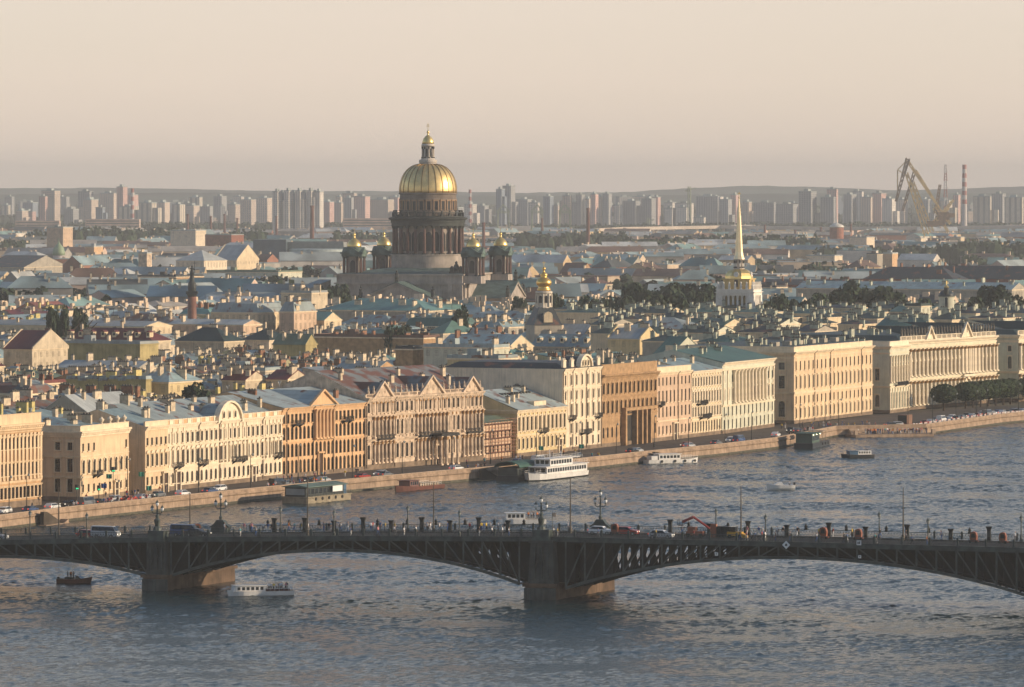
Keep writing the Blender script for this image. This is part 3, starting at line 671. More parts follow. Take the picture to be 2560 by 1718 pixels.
    for f, z, w in balc:
        m = MB(); x = f * L
        m.box(x - w / 2, x + w / 2, -1.3, 0, z - .2, z); m.box(x - w / 2, x + w / 2, -1.3, -1.24, z + .9, z + .98)
        for i in range(int(w / .25) + 1): xx = x - w / 2 + i * .25; m.box(xx - .04, xx + .04, -1.29, -1.23, z, z + .9)
        for xx in (x - w / 2, x + w / 2 - .05): m.box(xx, xx + .05, -1.24, 0, z + .9, z + .97); [m.box(xx, xx + .05, -1.2 + j * .3, -1.14 + j * .3, z, z + .9) for j in range(4)]
        for xx in (x - w / 2 + .3, x + w / 2 - .5): m.ext([(-1.1, z - .2), (0, z - .2), (0, z - .9)], xx, xx + .25, 'x')
        m.build('balcony', iron_b, o)
    for f, w, h in doors:
        m = MB(); x = f * L; m.box(x - w / 2, x + w / 2, -.16, -.13, 0, h); m.build('door', mat('oak_door', (.07, .04, .025), .6), o)
        m = MB(); m.box(x - w / 2 - .4, x - w / 2, -.45, 0, 0, h + .2); m.box(x + w / 2, x + w / 2 + .4, -.45, 0, 0, h + .2); m.box(x - w / 2 - .6, x + w / 2 + .6, -.7, 0, h + .2, h + .6); m.build('door_surround', T_, o)
    for f in pipes:
        m = MB(); x = f * L; m.tube((x, -.2, .4), (x, -.2, H - crn[1]), .13, n=5); m.tube((x, -.2, H - crn[1]), (x, -crn[0] - .1, H - .1), .13, n=5); m.build('downpipe', pipe, o)
    # roof
    m = MB(); a = .45 if par else -crn[0] - .05; zz = H + .02
    if roofkind == 'gable':
        m.quad((0, a, zz), (L, a, zz), (L, D / 2, H + rh), (0, D / 2, H + rh)); m.quad((0, D / 2, H + rh), (L, D / 2, H + rh), (L, D, zz), (0, D, zz))
        m.quad((0, a, zz - .12), (0, D / 2, H + rh - .12), (L, D / 2, H + rh - .12), (L, a, zz - .12))
    else:
        i = D / 2 if roofkind == 'hip' else 3.0; t = H + rh
        if roofkind == 'hip': i = min(D / 2, L / 2)
        b0, b1, c0, c1 = (a, D, 0, L) if not side or par else (a, D, a, L)
        m.quad((c0, b0, zz), (c1, b0, zz), (L - i, i, t), (i, i, t)); m.quad((c1, b1, zz), (c0, b1, zz), (i, D - i, t), (L - i, D - i, t))
        m.quad((c0, b1, zz), (c0, b0, zz), (i, i, t), (i, D - i, t)); m.quad((c1, b0, zz), (c1, b1, zz), (L - i, D - i, t), (L - i, i, t))
        if D - 2 * i > .1: m.quad((i, i, t), (L - i, i, t), (L - i, D - i, t), (i, D - i, t))
    m.build('roof', RF[roof], o)
    r = random.Random(int(u0) + 5)
    for i in range(chims):
        x = (i + .3 + .5 * r.random()) * L / chims; y = r.uniform(.15, .6) * D; zr = H + rh * (1 - abs(y - D / 2) / (D / 2)) if roofkind != 'low' else H + rh * min(1, y / 3)
        put(chimney_mesh(r.choice((.9, 1.4, 2.2)), .8, r.choice((1.2, 1.8, 2.2)), ccol), 'chimney', o, (x, y, zr - .3), r.choice((0, pi / 2)))
    if extra: extra(o, L, H, D)
    return o, L
R_ = lambda *a: a
def ev(a, b, n): return [a + (b - a) * i / (n - 1) for i in range(n)]
palace(-150, 103, 17.9, 'brown palace with pale giant pilasters at the left edge of the photo', 'brown', 'cream', [R_(2.0, 4.4, 1.15, 26, False, 'flat'), R_(6.9, 9.5, 1.2, 26, False, 'flat'), R_(12.6, 15.0, 1.2, 26, False, 'flat')],
       par=(2.1, 'solid'), pil=[('pil', 5.9, 15.9, .42, 26)], courses=[(5.8, .35, .5), (16.4, .3, .3)], roof='grey', roofkind='low', rh=1, chims=4, crn=(.9, 1.3), dark=True, pipes=(.2, .55), plinth=1.4, side=[])
def urns(o, L, H, D):
    m = MB(); m.lathe([(.25, 0), (.35, .3), (.2, .4), (.55, .9), (.6, 1.2), (.3, 1.4), (.15, 1.7)], 10); me = m.mesh('urn', ST['trimw'])
    for f in (.45, .62, .78, .92): put(me, 'urn', o, (f * L, .2, H + 1.1))
palace(201, 322, 15.3, 'cream corner palace with a long shaded grey end wall facing the camera', 'cream', 'trim', [R_(1.9, 3.6, 1.0, 9, False, 'plain'), R_(6.0, 9.0, 1.2, 9, True, 'arc'), R_(10.9, 12.6, 1.0, 9, False, 'plain')], par=(1.1, 'solid'), D=30, rh=2.6,
       roofkind='hip', side=[(2.0, 4.9, 1.3, (-24, -19.5, -14.5, -10, -5.5, -2.5), False), (6.4, 9.3, 1.3, (-24, -19.5, -14.5, -10, -5.5, -2.5), False), (11.2, 12.9, 1.2, (-24, -19.5, -14.5, -10, -5.5, -2.5), False)], courses=[(5.4, .3, .4), (9.9, .2, .25)], chims=7, balc=[(.3, 5.6, 3)], doors=[(.72, 1.5, 3.2)], extra=urns, crn=(.8, 1.3), skip=[(.38, .9, 10.5, 13)])
palace(345, 402, 15.2, 'narrow cream house with bay window beside the grey corner palace', 'cream', 'trim', [R_(2.0, 3.8, 1.0, 5, False, 'plain'), R_(6.2, 9.0, 1.1, 5, True, 'round'), R_(10.9, 12.6, 1.0, 5, False, 'plain')], fwd=1.8, par=(1.0, 'solid'), courses=[(5.2, .3, .4)], chims=4, rh=3.6, doors=[(.85, 2.0, 4.2)], D=24)
palace(402, 705, 15.0, 'long white palace with round topped gable and orange parapet panels', 'white', 'trimw', [R_(1.6, 4.0, 1.15, 26, True, 'plain'), R_(5.9, 9.0, 1.15, 26, True, 'round'), R_(10.7, 12.9, 1.1, 26, False, 'flat')],
       par=(1.1, 'panel'), pil=[('col', 5.3, 10.0, .22, ev(.01, .18, 5) + ev(.49, .7, 8) + ev(.86, .99, 5)), ('pil', 10.4, 14.1, .22, ev(.01, .18, 5) + ev(.49, .7, 8) + ev(.86, .99, 5))], courses=[(5.2, .35, .5), (10.3, .4, .45)], peds=[(.545, 12, 5.4, 'round')],
       balc=[(.12, 5.4, 3), (.32, 5.4, 3), (.62, 5.4, 6), (.95, 5.4, 3)], doors=[(.13, 1.8, 4), (.75, 1.4, 3.4)], chims=14, rh=4.6, D=26, roof='grey', pipes=(.003, .3, .47, .83), crn=(.6, .8))
def portico(o, L, H, D):
    m = MB(); x0, x1 = .475 * L, .50 * L
    m.box(.452 * L, .475 * L, -.06, -.02, 8, 15.6); m.build('recess_shadow', ST['orange'], o)
palace(705, 915, 16.6, 'orange palace with columned portico and triangular pediment on the embankment', 'orange', 'orange', [R_(.9, 4.1, 1.25, 21, True, None), R_(4.8, 8.0, 1.25, 21, True, None), R_(8.9, 12.0, 1.25, 21, True, None), R_(12.8, 15.0, 1.2, 21, False, 'plain')],
       pil=[('col', 8.6, 15.8, .5, ev(.375, .585, 6))], courses=[(8.5, .3, .4), (15.9, .35, .3)], peds=[(.48, 13.5, 3.6, 'tri')], chims=3, rh=3.6, D=30, roof='grey', balc=[(.16, 12.6, 4), (.75, 12.6, 4)], doors=[(.44, 1.8, 5)], pipes=(.05, .36, .6, .98), crn=(.7, .7), ccol='brick', dark=True)
def canopy(o, L, H, D):
    m = MB(); x = .60 * L; m.ext([(x - 4.5, 7.2), (x + 4.5, 7.2), (x + 4.2, 7.9), (x - 4.2, 7.9)], -4, 0); m.build('porch_canopy', iron_b, o)
    for k in (-4, -1.4, 1.4, 4): put(colmesh(7.2, .35, 'col', ST['stone'], ST['gold']), 'column', o, (x + k, -3.2, 0))
    m = MB(); m.lathe([(.3, 0), (.4, .4), (.22, .9), (.3, 1.3), (.14, 1.5), (.17, 1.75), (.02, 1.95)], 8); me = m.mesh('statue', ST['stone'])
    for i in range(22): put(me, 'statue', o, ((i + .5) * L / 22, .15, H + .9))
palace(915, 1207, 17.6, 'ornate sandstone palace crowded with columns, statues and three small pediments', 'stone', 'stone', [R_(2.6, 6.0, 1.15, 25, False, 'flat'), R_(8.3, 12.0, 1.15, 25, True, 'arc'), R_(13.9, 16.2, 1.05, 25, False, 'flat')],
       par=(.9, 'bal'), pil=[('col', 7.6, 13.0, .34, ev(.06, .22, 6) + ev(.42, .68, 9) + ev(.82, .99, 6)), ('col', 1.4, 7.0, .36, ev(.06, .22, 6) + ev(.42, .68, 9) + ev(.82, .99, 6)), ('pil', 13.4, 16.8, .3, ev(.06, .22, 6) + ev(.42, .68, 9) + ev(.82, .99, 6)), ('pil', 7.6, 13, .2, ev(.25, .40, 6) + ev(.7, .8, 4))],
       courses=[(7.4, .6, .6), (13.3, .5, .5)], peds=[(.14, 9, 3.6, 'tri'), (.55, 12, 4.4, 'tri'), (.9, 9, 3.6, 'tri')], chims=8, rh=6.4, D=30, roof='rust', balc=[(.14, 7.5, 7), (.46, 7.5, 4), (.58, 7.5, 7), (.9, 7.5, 7)], doors=[(.6, 2, 4.5)], extra=canopy, cap='gold', pipes=(.002, .235), crn=(.8, .9), plinth=1.3)
def scaf(o, L, H, D):
    p0 = o.location; m = MB(); n = 9
    for i in range(n + 1):
        for y in (-1.6, -.5): m.tube((i * L / n, y, 0), (i * L / n, y, H + .4), .05, n=4)
    for k in range(5):
        z = 1.9 + k * 1.8
        if z > H + .3: break
        m.box(0, L, -1.6, -.5, z - .05, z); m.box(0, L, -1.66, -1.6, z + .9, z + .98)
    q = thing('scaffold', 'thin pipe scaffold along the low pink building', 'scaffold', o.location, o.rotation_euler.z)
    m.build('scaffold_frame', mat('scaffold_steel', (.35, .16, .1), .6, 0, .2), q)
palace(1209, 1279, 9.3, 'low pink building behind scaffolding beside the ornate palace', 'pink', 'pink', [R_(1.5, 3.4, .9, 7, False, None), R_(5.2, 7.2, .9, 7, False, None)], chims=2, rh=1.5, roof='ygreen', roofkind='low', extra=scaf, courses=[(4.6, .2, .3)], crn=(.4, .5), D=18, plinth=.5)
def slit(o, L, H, D):
    m = MB(); m.box(.42 * L, .66 * L, 1.0, 3.2, H + .4, H + 1.8); m.build('attic_block', ST['trim'], o)
    m = MB()
    for i in range(10): x = L * (.3 + .06 * i); m.box(x, x + .7, 8.2, 9.4, H + 3.2, H + 3.9)
    m.build('skylight', RF['dark'], o)
palace(1281, 1405, 12.0, 'low yellow palace of two tall storeys with grey roof', 'yellow', 'trim', [R_(2.0, 4.6, 1.1, 12, False, 'flat'), R_(6.6, 10.1, 1.1, 12, False, 'flat')], chims=6, rh=4.8, roof='grey', courses=[(5.7, .35, .45)], pil=[('pil', 6.0, 11.0, .26, 12)], balc=[(.5, 6.0, 3.5)], doors=[(.86, 1.5, 3.4)], extra=slit, D=24, side=[(2.2, 4.8, 1.3, (-3, -7, -11), False), (6.8, 9.8, 1.3, (-3, -7, -11), False)], fwd=1.2)
def tallx(o, L, H, D):
    m = MB()
    for f in (.06, .26, .74, .94): m.box(f * L - .9, f * L + .9, .0, .6, H, H + 2.0); m.box(f * L - 1.0, f * L + 1.0, -.1, .7, H + 2.0, H + 2.25); [m.lathe([(.3, H + 2.25), (.2, H + 2.7), (.02, H + 2.9)], 6, f * L + k, .3) for k in (-.5, .5)]
    m.build('attic_block', ST['trimw'], o)
    for u_, z in ((.22, 8.9), (.78, 12.2)): pass
palace(1406, 1503, 21.6, 'tall white narrow palace with curved gable and blank grey end wall', 'white', 'trimw', [R_(1.4, 3.6, 1.1, 7, False, 'plain'), R_(4.6, 7.2, 1.1, 7, False, 'flat'), R_(8.8, 12.2, 1.1, 7, False, 'round'), R_(13.4, 15.8, 1.0, 7, True, 'arc'), R_(17.2, 19.8, 1.0, 7, False, 'flat')],
       peds=[(.56, 7.5, 4.0, 'round')], courses=[(8.2, .35, .45), (16.6, .3, .35)], balc=[(.2, 8.4, 2.6), (.55, 4.5, 5), (.88, 8.4, 2.6)], pil=[('pil', 8.4, 16, .2, [.04, .14, .28, .7, .84, .97]), ('pil', 16.8, 20.7, .2, [.04, .14, .28, .7, .84, .97])], pipes=(.25, .6, .005, .99), chims=0, rh=1.5, roof='dark', roofkind='low', extra=tallx, D=34)
def gateway(o, L, H, D):
    m = MB(); x0 = .37 * L; pts = [(x0, 0), (x0 + 6.5, 0), (x0 + 6.5, 7.5), (x0, 7.5)]
    m.box(x0, x0 + 6.5, -.06, -.02, 0, 9.2); m.build('gateway', iron_b, o)  # flat dark sheet stands for the shade inside the archway
    m = MB(); m.box(x0 - 1, L * .92, -1.6, 0, 9.2, 10.0); m.box(x0 - 1, x0, -1.5, 0, 0, 9.2); m.box(x0 + 6.5, x0 + 7.3, -1.5, 0, 0, 9.2)
    for k in (10.2, 13.2, 16.2): m.box(x0 + k, x0 + k + .8, -1.5, 0, 0, 9.2)
    m.build('porch', ST['umber'], o)
    m = MB()
    for k in (7.4, 11.1, 14.1): m.box(x0 + k, x0 + k + 2, -.06, -.02, 1, 8.2)
    m.build('porch_window', glass, o)
palace(1503, 1643, 19.2, 'brown arcaded palace with deep dark gateway and dense arched windows', 'umber', 'umber', [R_(2.4, 5.2, 1.1, 13, True, None), R_(8.9, 12.2, 1.25, 13, True, 'arc'), R_(14.0, 17.0, 1.25, 13, True, 'arc')], par=(2.6, 'solid'), courses=[(8.3, .3, .4), (13.3, .3, .35), (18.0, .4, .5)],
       crn=(1.1, 1.0), chims=2, rh=.8, roofkind='low', roof='pale', extra=gateway, D=26, dark=True, skip=[(.35, .93, 0, 6)])
palace(1643, 1728, 18.7, 'pink plain palace between the brown arcaded palace and pale ornate one', 'pink', 'trim', [R_(1.8, 4.0, 1.0, 9, False, 'plain'), R_(6.4, 9.2, 1.0, 9, False, None), R_(10.4, 13.6, 1.05, 9, False, 'plain'), R_(15.0, 17.2, 1.0, 9, False, None)], par=(1.3, 'solid'), courses=[(5.6, .3, .4)], balc=[(.05, 9.9, 3)], doors=[(.5, 2.2, 4.2)], chims=3, rh=1.4, roofkind='low', roof='grey', D=24, pipes=(.6,))
palace(1728, 1803, 18.3, 'pale yellow ornate palace with hooded windows, left of the columned pale green palace', 'pale', 'trimw', [R_(1.4, 4.2, 1.0, 11, False, 'plain'), R_(5.6, 8.2, 1.0, 11, False, 'flat'), R_(9.4, 12.4, 1.0, 11, False, 'tri'), R_(14.0, 16.4, 1.0, 11, False, 'flat')], courses=[(5.0, .3, .4), (13.3, .25, .3)], balc=[(.3, 9.1, 6), (.4, 5.3, 7)], chims=4, rh=3, D=22, roof='blue', pil=[('pil', 5.3, 17.4, .2, 11)])
palace(1803, 1933, 20.0, 'pale green palace with a row of giant white columns', 'green', 'trimw', [R_(1.2, 3.8, 1.05, 13, False, 'plain'), R_(4.9, 7.4, 1.05, 13, False, 'plain'), R_(9.2, 12.4, 1.1, 13, False, 'flat'), R_(14.2, 16.4, 1.0, 13, False, 'plain')],
       pil=[('col', 8.2, 17.6, .52, ev(.2, .8, 10)), ('pil', 8.2, 17.6, .4, [.02, .1, .9, .98])], courses=[(8.0, .4, .5), (18.3, .4, .6)], chims=8, rh=3.4, D=30, roof='green', ccol='pale', crn=(.9, .9), fwd=.3)
def hermit(o, L, H, D):
    m = MB()
    for i in range(6): x = L * (.1 + i * .15); m.box(x, x + 3, 8, 10, H + .3, H + 2.6)
    m.build('roof_lantern', ST['grey'], o)
palace(1985, 2181, 21.0, 'long cream museum palace with three rows of windows and shaded end wall', 'cream', 'trim', [R_(1.6, 4.4, 1.1, 19, False, 'flat'), R_(5.8, 8.0, 1.1, 19, False, 'plain'), R_(10.2, 13.8, 1.15, 19, False, 'flat'), R_(15.6, 18.2, 1.1, 19, False, 'plain')], par=(1.4, 'solid'), courses=[(9.2, .4, .6), (19.4, .2, .3)],
       side=[(2.0, 6.6, 2.0, (-3.8, -10, -16), True), (10.3, 14.0, 1.9, (-3.8, -10, -16), False), (15.8, 17.9, 1.9, (-3.8, -10, -16), False)], roof='dgreen', roofkind='low', rh=1.4, chims=22, ccol='pale', D=40, crn=(1.0, .8), extra=hermit, pipes=(.25, .45, .85))
palace(2201, 2249, 20.6, 'small pale green pavilion palace with balcony and white columns', 'green', 'trimw', [R_(1.4, 6.4, 1.0, 7, True, 'plain'), R_(9.6, 14.4, 1.0, 7, True, 'arc'), R_(15.6, 17.6, .9, 7, False, 'plain')], par=(1.3, 'solid'), pil=[('col', 9.2, 17.6, .3, 7), ('pil', 1, 7.6, .3, 7)], courses=[(8.4, .5, .6), (18.6, .3, .5)],
       balc=[(.5, 8.6, 11)], chims=3, ccol='pale', roof='dgreen', roofkind='low', rh=1, D=30, side=[(2.0, 5.6, 1.4, (-4, -9), True), (10, 13.6, 1.4, (-4, -9), False)], crn=(.9, .9), fwd=3.0)
def winter(o, L, H, D):
    r = random.Random(4)
    sm = []
    for k in range(3):
        m = MB(); m.box(-.3, .3, -.3, .3, 0, .5); m.lathe([(.32, .5), (.36, .9), (.24, 1.4), (.34, 1.9), (.12, 2.15)], 8); m.lathe([(.06, 2.1), (.17, 2.3), (.15, 2.5), (.02, 2.6)], 8)
        m.tube((.25, 0, 1.8), (.55 - .5 * k, -.3, 1.4 + .5 * k), .08, n=5); m.tube((-.25, 0, 1.8), (-.5, 0, 1.2 + .3 * k), .08, n=5); sm.append(m.mesh('statue', mat('roof_statue', (.16, .14, .11), .8, 0, .2)))
    for i in range(34): put(sm[i % 3], 'statue', o, ((i + .5) * L / 34, .2, H + 1.5), r.uniform(-.6, .6))
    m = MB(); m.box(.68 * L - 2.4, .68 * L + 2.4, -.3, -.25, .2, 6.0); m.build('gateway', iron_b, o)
    m = MB(); [m.ext([(.68 * L + (2.4 + q) * cos(a), 6.0 + (2.4 + q) * sin(a)) for q, a in ((0, pi * i / 10), (.8, pi * i / 10), (.8, pi * (i + 1) / 10), (0, pi * (i + 1) / 10))], -.9, 0) for i in range(10)]; m.box(.68 * L - 4.5, .68 * L + 4.5, -1.4, 0, 9.2, 9.9); m.build('gateway_arch', ST['trimw'], o)
WK = dict(st='green', trim='trimw', par=(1.4, 'bal'), courses=[(9.9, .7, .8), (20.0, .5, .9)], ccol='pale', roof='dgreen', roofkind='low', rh=1.6, D=44, cap='gold', crn=(1.2, 1.2))
wrow = lambda n: [R_(1.6, 4.6, 1.15, n, True, 'arc'), R_(5.9, 7.4, 1.0, n, False, 'plain'), R_(10.9, 14.8, 1.15, n, True, 'round'), R_(16.0, 17.6, 1.0, n, False, 'plain')]
palace(2252, 2489, 21.6, 'long green and white columned palace with statues along its roof balustrade', rows=wrow(24), pil=[('col', 10.2, 19.0, .55, 24), ('col', 1.2, 9.0, .55, 24), ('col', 10.2, 19.0, .55, ev(.62, .8, 6))], peds=[(.3, 7, 4.0, 'tri'), (.68, 9, 4.6, 'tri')], chims=22, extra=winter, **WK)
palace(2517, 2800, 21.6, 'columned green and white palace wing with shaded end wall at the right edge', rows=wrow(24), fwd=4.0, pil=[('col', 10.2, 19.0, .55, 24), ('col', 1.2, 9.0, .55, 24)], peds=[(.12, 8, 4.2, 'tri')], chims=14, side=[(1.6, 4.8, 1.4, (-3, -8), True), (10.6, 14.6, 1.4, (-3, -8), True), (16.2, 18, 1.3, (-3, -8), False)], **WK)
# ================================================================ landmarks beyond the front row
gold = mat('gilding', (0.86, 0.62, 0.26), .42, 0.75, .1, .4)
gold_b = mat('gilding_bright', (0.90, 0.64, 0.24), .36, 0.8, .06, 1.0)
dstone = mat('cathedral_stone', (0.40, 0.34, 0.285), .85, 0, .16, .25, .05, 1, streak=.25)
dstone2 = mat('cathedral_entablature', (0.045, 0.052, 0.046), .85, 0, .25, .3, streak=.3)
redcol = mat('red_granite_column', (0.105, 0.05, 0.038), .5, 0, .2, 1.0)
patina = mat('patina_roof', (0.10, 0.15, 0.13), .7, 0, .25, .3)
bronze = mat('dark_bronze', (0.035, 0.042, 0.038), .6, 0, .2)
PHI = radians(-12.7)
cd = 2450.0; cx0 = X(1070, cd)
cat_ = thing('cathedral', 'huge dark domed cathedral with great gold dome and four small gold domed towers', 'cathedral', (cx0, cd, 0), PHI)
m = MB(); m.box(-34, 24, -34, 34, GZ, 28.6); m.box(-35, 25, -35, 35, 28.6, 29.3); m.box(-34, 24, -34, 34, 29.3, 32.6); m.box(-34.8, 24.8, -34.8, 34.8, 32.6, 33.3)
for x in (-33.4, -24, 18.5, 23.2): m.box(x - .9, x + .9, -34.7, -34, GZ, 28.6)
for y in (-31, -24, 24, 31): m.box(24, 24.8, y - 1.2, y + 1.2, GZ, 28.6)
m.build('wall', dstone, cat_)
am = MB(); am.box(-.5, .5, -.1, .05, 0, 6); am.lathe([(1.3, 0), (1.3, 4.2)], 8); 
q = MB(); q.box(-1.5, 1.5, -.06, .1, 0, 4.6); q.ext([(1.5 * cos(pi * i / 8), 4.6 + 1.5 * sin(pi * i / 8)) for i in range(9)], -.06, .1); bigwin = q.mesh('window', mat('dark_window', (.02, .022, .025), .3))
for x in (-28, -22, 15.5, 21): put(bigwin, 'window', cat_, (x, -34.05, 14), 0, (1.1, 1, 1.3))
for y in (-27.5, -20, 20, 27.5): put(bigwin, 'window', cat_, (24.05, y, 14), pi / 2, (1.1, 1, 1.3))
m = MB(); m.add([(-34, -34, 33.3), (24, -34, 33.3), (24, 34, 33.3), (-34, 34, 33.3), (-15, -15, 35.8), (15, -15, 35.8), (15, 15, 35.8), (-15, 15, 35.8)], [(0, 1, 5, 4), (1, 2, 6, 5), (2, 3, 7, 6), (3, 0, 4, 7), (4, 5, 6, 7)]); m.build('roof', patina, cat_)
def portico_(face):
    o = thing('x', None, None); o.name = 'portico'; o.parent = cat_
    o.rotation_euler = (0, 0, 0 if face == 0 else pi / 2); o.location = (-2, -34, 0) if face == 0 else (24, 0, 0)
    m = MB(); m.box(-17, 17, -17, 0, 18, 21.6); m.box(-17.6, 17.6, -17.6, 0, 21.6, 22.3); m.box(-17, 17, -17, 0, GZ, 4)
    m.ext([(-17.6, 22.3), (17.6, 22.3), (0, 29.2)], -17.2, 0); m.ext([(-18, 22.4), (-16.3, 22.4), (0, 28.5), (16.3, 22.4), (18, 22.4), (0, 29.8)], -17.9, -16.9); m.build('pediment', dstone, o)
    m = MB(); m.ext([(-18.2, 22.2), (0, 29.7), (18.2, 22.2), (0, 30.1)], -18.1, .5); m.build('roof', patina, o)
    for i in range(8): put(colmesh(14, .95, 'col', redcol, dstone2), 'column', o, (-15 + i * 30 / 7, -15, 4))
    q = MB(); q.box(-.7, .7, -.7, .7, 0, 1); q.lathe([(.8, 1), (1, 2), (.7, 3), (.9, 3.8), (.3, 4.3), (.5, 4.8), (.05, 5.3)], 8); g = q.mesh('statue', bronze)
    for x, z in ((0, 29.9), (-16.5, 22.9), (16.5, 22.9)): put(g, 'statue', o, (x, -16.8, z))
for f_ in (0, 1): portico_(f_)
def ringcols(parent, n, R, z0, z1, r, mt, name='column', a0=0.0):
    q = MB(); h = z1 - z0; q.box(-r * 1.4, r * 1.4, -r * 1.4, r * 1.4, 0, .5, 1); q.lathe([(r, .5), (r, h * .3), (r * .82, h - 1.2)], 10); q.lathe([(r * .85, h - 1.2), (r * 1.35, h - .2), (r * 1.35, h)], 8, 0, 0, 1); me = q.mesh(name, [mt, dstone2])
    for i in range(n): a = a0 + 2 * pi * (i + .5) / n; put(me, name, parent, (R * cos(a), R * sin(a), z0), a)
dr = MB(); dr.lathe([(16.6, 33), (16.6, 41.2), (17.1, 41.3), (17.1, 41.8), (12.7, 41.81), (12.7, 54.6)], 72)
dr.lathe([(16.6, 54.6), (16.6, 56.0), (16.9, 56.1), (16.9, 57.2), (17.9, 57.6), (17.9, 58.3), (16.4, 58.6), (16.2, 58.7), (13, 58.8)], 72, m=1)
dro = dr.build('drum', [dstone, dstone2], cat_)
ringcols(dro, 24, 15.6, 41.8, 54.6, .8, redcol)
for i in range(24):
    a = 2 * pi * i / 24; put(bigwin, 'window', dro, (12.72 * cos(a), 12.72 * sin(a), 43.2), a + pi / 2, (.95, 1, 1.45))
q = MB()
for i in range(72): a = 2 * pi * i / 72; q.tube((16.2 * cos(a), 16.2 * sin(a), 58.7), (16.2 * cos(a), 16.2 * sin(a), 60.6), .14, n=4)
for i in range(72): a = 2 * pi * i / 72; b = a + 2 * pi / 72; q.tube((16.2 * cos(a), 16.2 * sin(a), 60.6), (16.2 * cos(b), 16.2 * sin(b), 60.6), .25, n=4); q.tube((16.2 * cos(a), 16.2 * sin(a), 58.9), (16.2 * cos(b), 16.2 * sin(b), 58.9), .25, n=4)
q.build('balustrade', bronze, dro)
q = MB(); q.box(-.7, .7, -.7, .7, 0, 1.2); q.lathe([(.55, 1.2), (.6, 2.2), (.35, 3.2), (.1, 3.5)], 7); q.tube((-.3, 0, 2.9), (-1.4, 0, 3.4), .22, n=4); q.tube((.3, 0, 2.9), (1.4, 0, 3.4), .22, n=4); g = q.mesh('angel_statue', bronze)
for i in range(24): a = 2 * pi * (i + .5) / 24; put(g, 'angel_statue', dro, (15.6 * cos(a), 15.6 * sin(a), 58.8), a + pi / 2, .85)
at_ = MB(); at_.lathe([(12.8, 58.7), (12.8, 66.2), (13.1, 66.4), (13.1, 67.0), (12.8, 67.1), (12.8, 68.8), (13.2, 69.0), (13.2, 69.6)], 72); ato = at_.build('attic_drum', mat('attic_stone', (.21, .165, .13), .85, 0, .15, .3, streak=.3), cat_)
q = MB(); q.box(-.85, .85, -.1, .1, 0, 3.7); w_ = q.mesh('window', mat('dark_window', (0, 0, 0)))
q = MB(); q.box(-1.2, -.85, -.3, .1, -.3, 4.0); q.box(.85, 1.2, -.3, .1, -.3, 4.0); q.box(-1.3, 1.3, -.35, .1, 4.0, 4.5); fr_ = q.mesh('window_frame', mat('frame_ochre', (.42, .27, .16), .8))
for i in range(24): a = 2 * pi * i / 24; put(w_, 'window', ato, (12.83 * cos(a), 12.83 * sin(a), 62), a + pi / 2); put(fr_, 'window_frame', ato, (12.83 * cos(a), 12.83 * sin(a), 62), a + pi / 2)
prof = [(12.9, 69.6), (13.0, 70.6)] + [(3.2 + 9.8 * cos(t_ * pi / 2 / 14) ** .92, 70.6 + 12.0 * sin(t_ * pi / 2 / 14)) for t_ in range(1, 14)] + [(3.3, 82.7)]
m = MB(); m.lathe(prof, 96); do = m.build('dome', gold, cat_, smooth=True)
m = MB()
for i in range(24):
    a = 2 * pi * i / 24
    for (r0, z0), (r1, z1) in zip(prof, prof[1:]): m.tube((r0 * cos(a), r0 * sin(a), z0), (r1 * cos(a), r1 * sin(a), z1), .24, n=4)
m.build('rib', mat('gilding_seam', (.30, .17, .05), .5, 1.0, .1), do)['kind'] = 'stuff'
m = MB(); m.lathe([(3.9, 82.7), (3.9, 83.3), (4.1, 83.5), (4.1, 84.6), (3.2, 84.7), (3.0, 85.3), (2.2, 85.4), (2.2, 90.5), (3.0, 90.7), (3.1, 91.2), (2.7, 91.8)], 24); la = m.build('lantern', mat('lantern_stone', (.55, .48, .40), .8, 0, .1), cat_)
ringcols(la, 8, 2.65, 85.3, 90.6, .3, mat('lantern_stone', (0, 0, 0)))
q = MB(); q.box(-.35, .35, -.1, .1, 0, 3.6); lw = q.mesh('window', mat('dark_window', (0, 0, 0)))
for i in range(8): a = 2 * pi * i / 8; put(lw, 'window', la, (2.22 * cos(a), 2.22 * sin(a), 86), a + pi / 2)
m = MB(); m.lathe([(2.7, 91.8), (2.6, 92.8), (2.1, 94.2), (1.2, 95.2), (.5, 95.8), (.3, 96.4), (.55, 96.8), (.65, 97.2), (.4, 97.6), (.12, 98.0)], 24); lc = m.build('lantern_dome', gold_b, cat_, smooth=True)
m = MB(); m.box(-.09, .09, -.09, .09, 98, 101.2); m.box(-.8, .8, -.08, .08, 99.7, 99.95); m.box(-.45, .45, -.07, .07, 100.4, 100.6); m.build('cross', gold_b, lc)
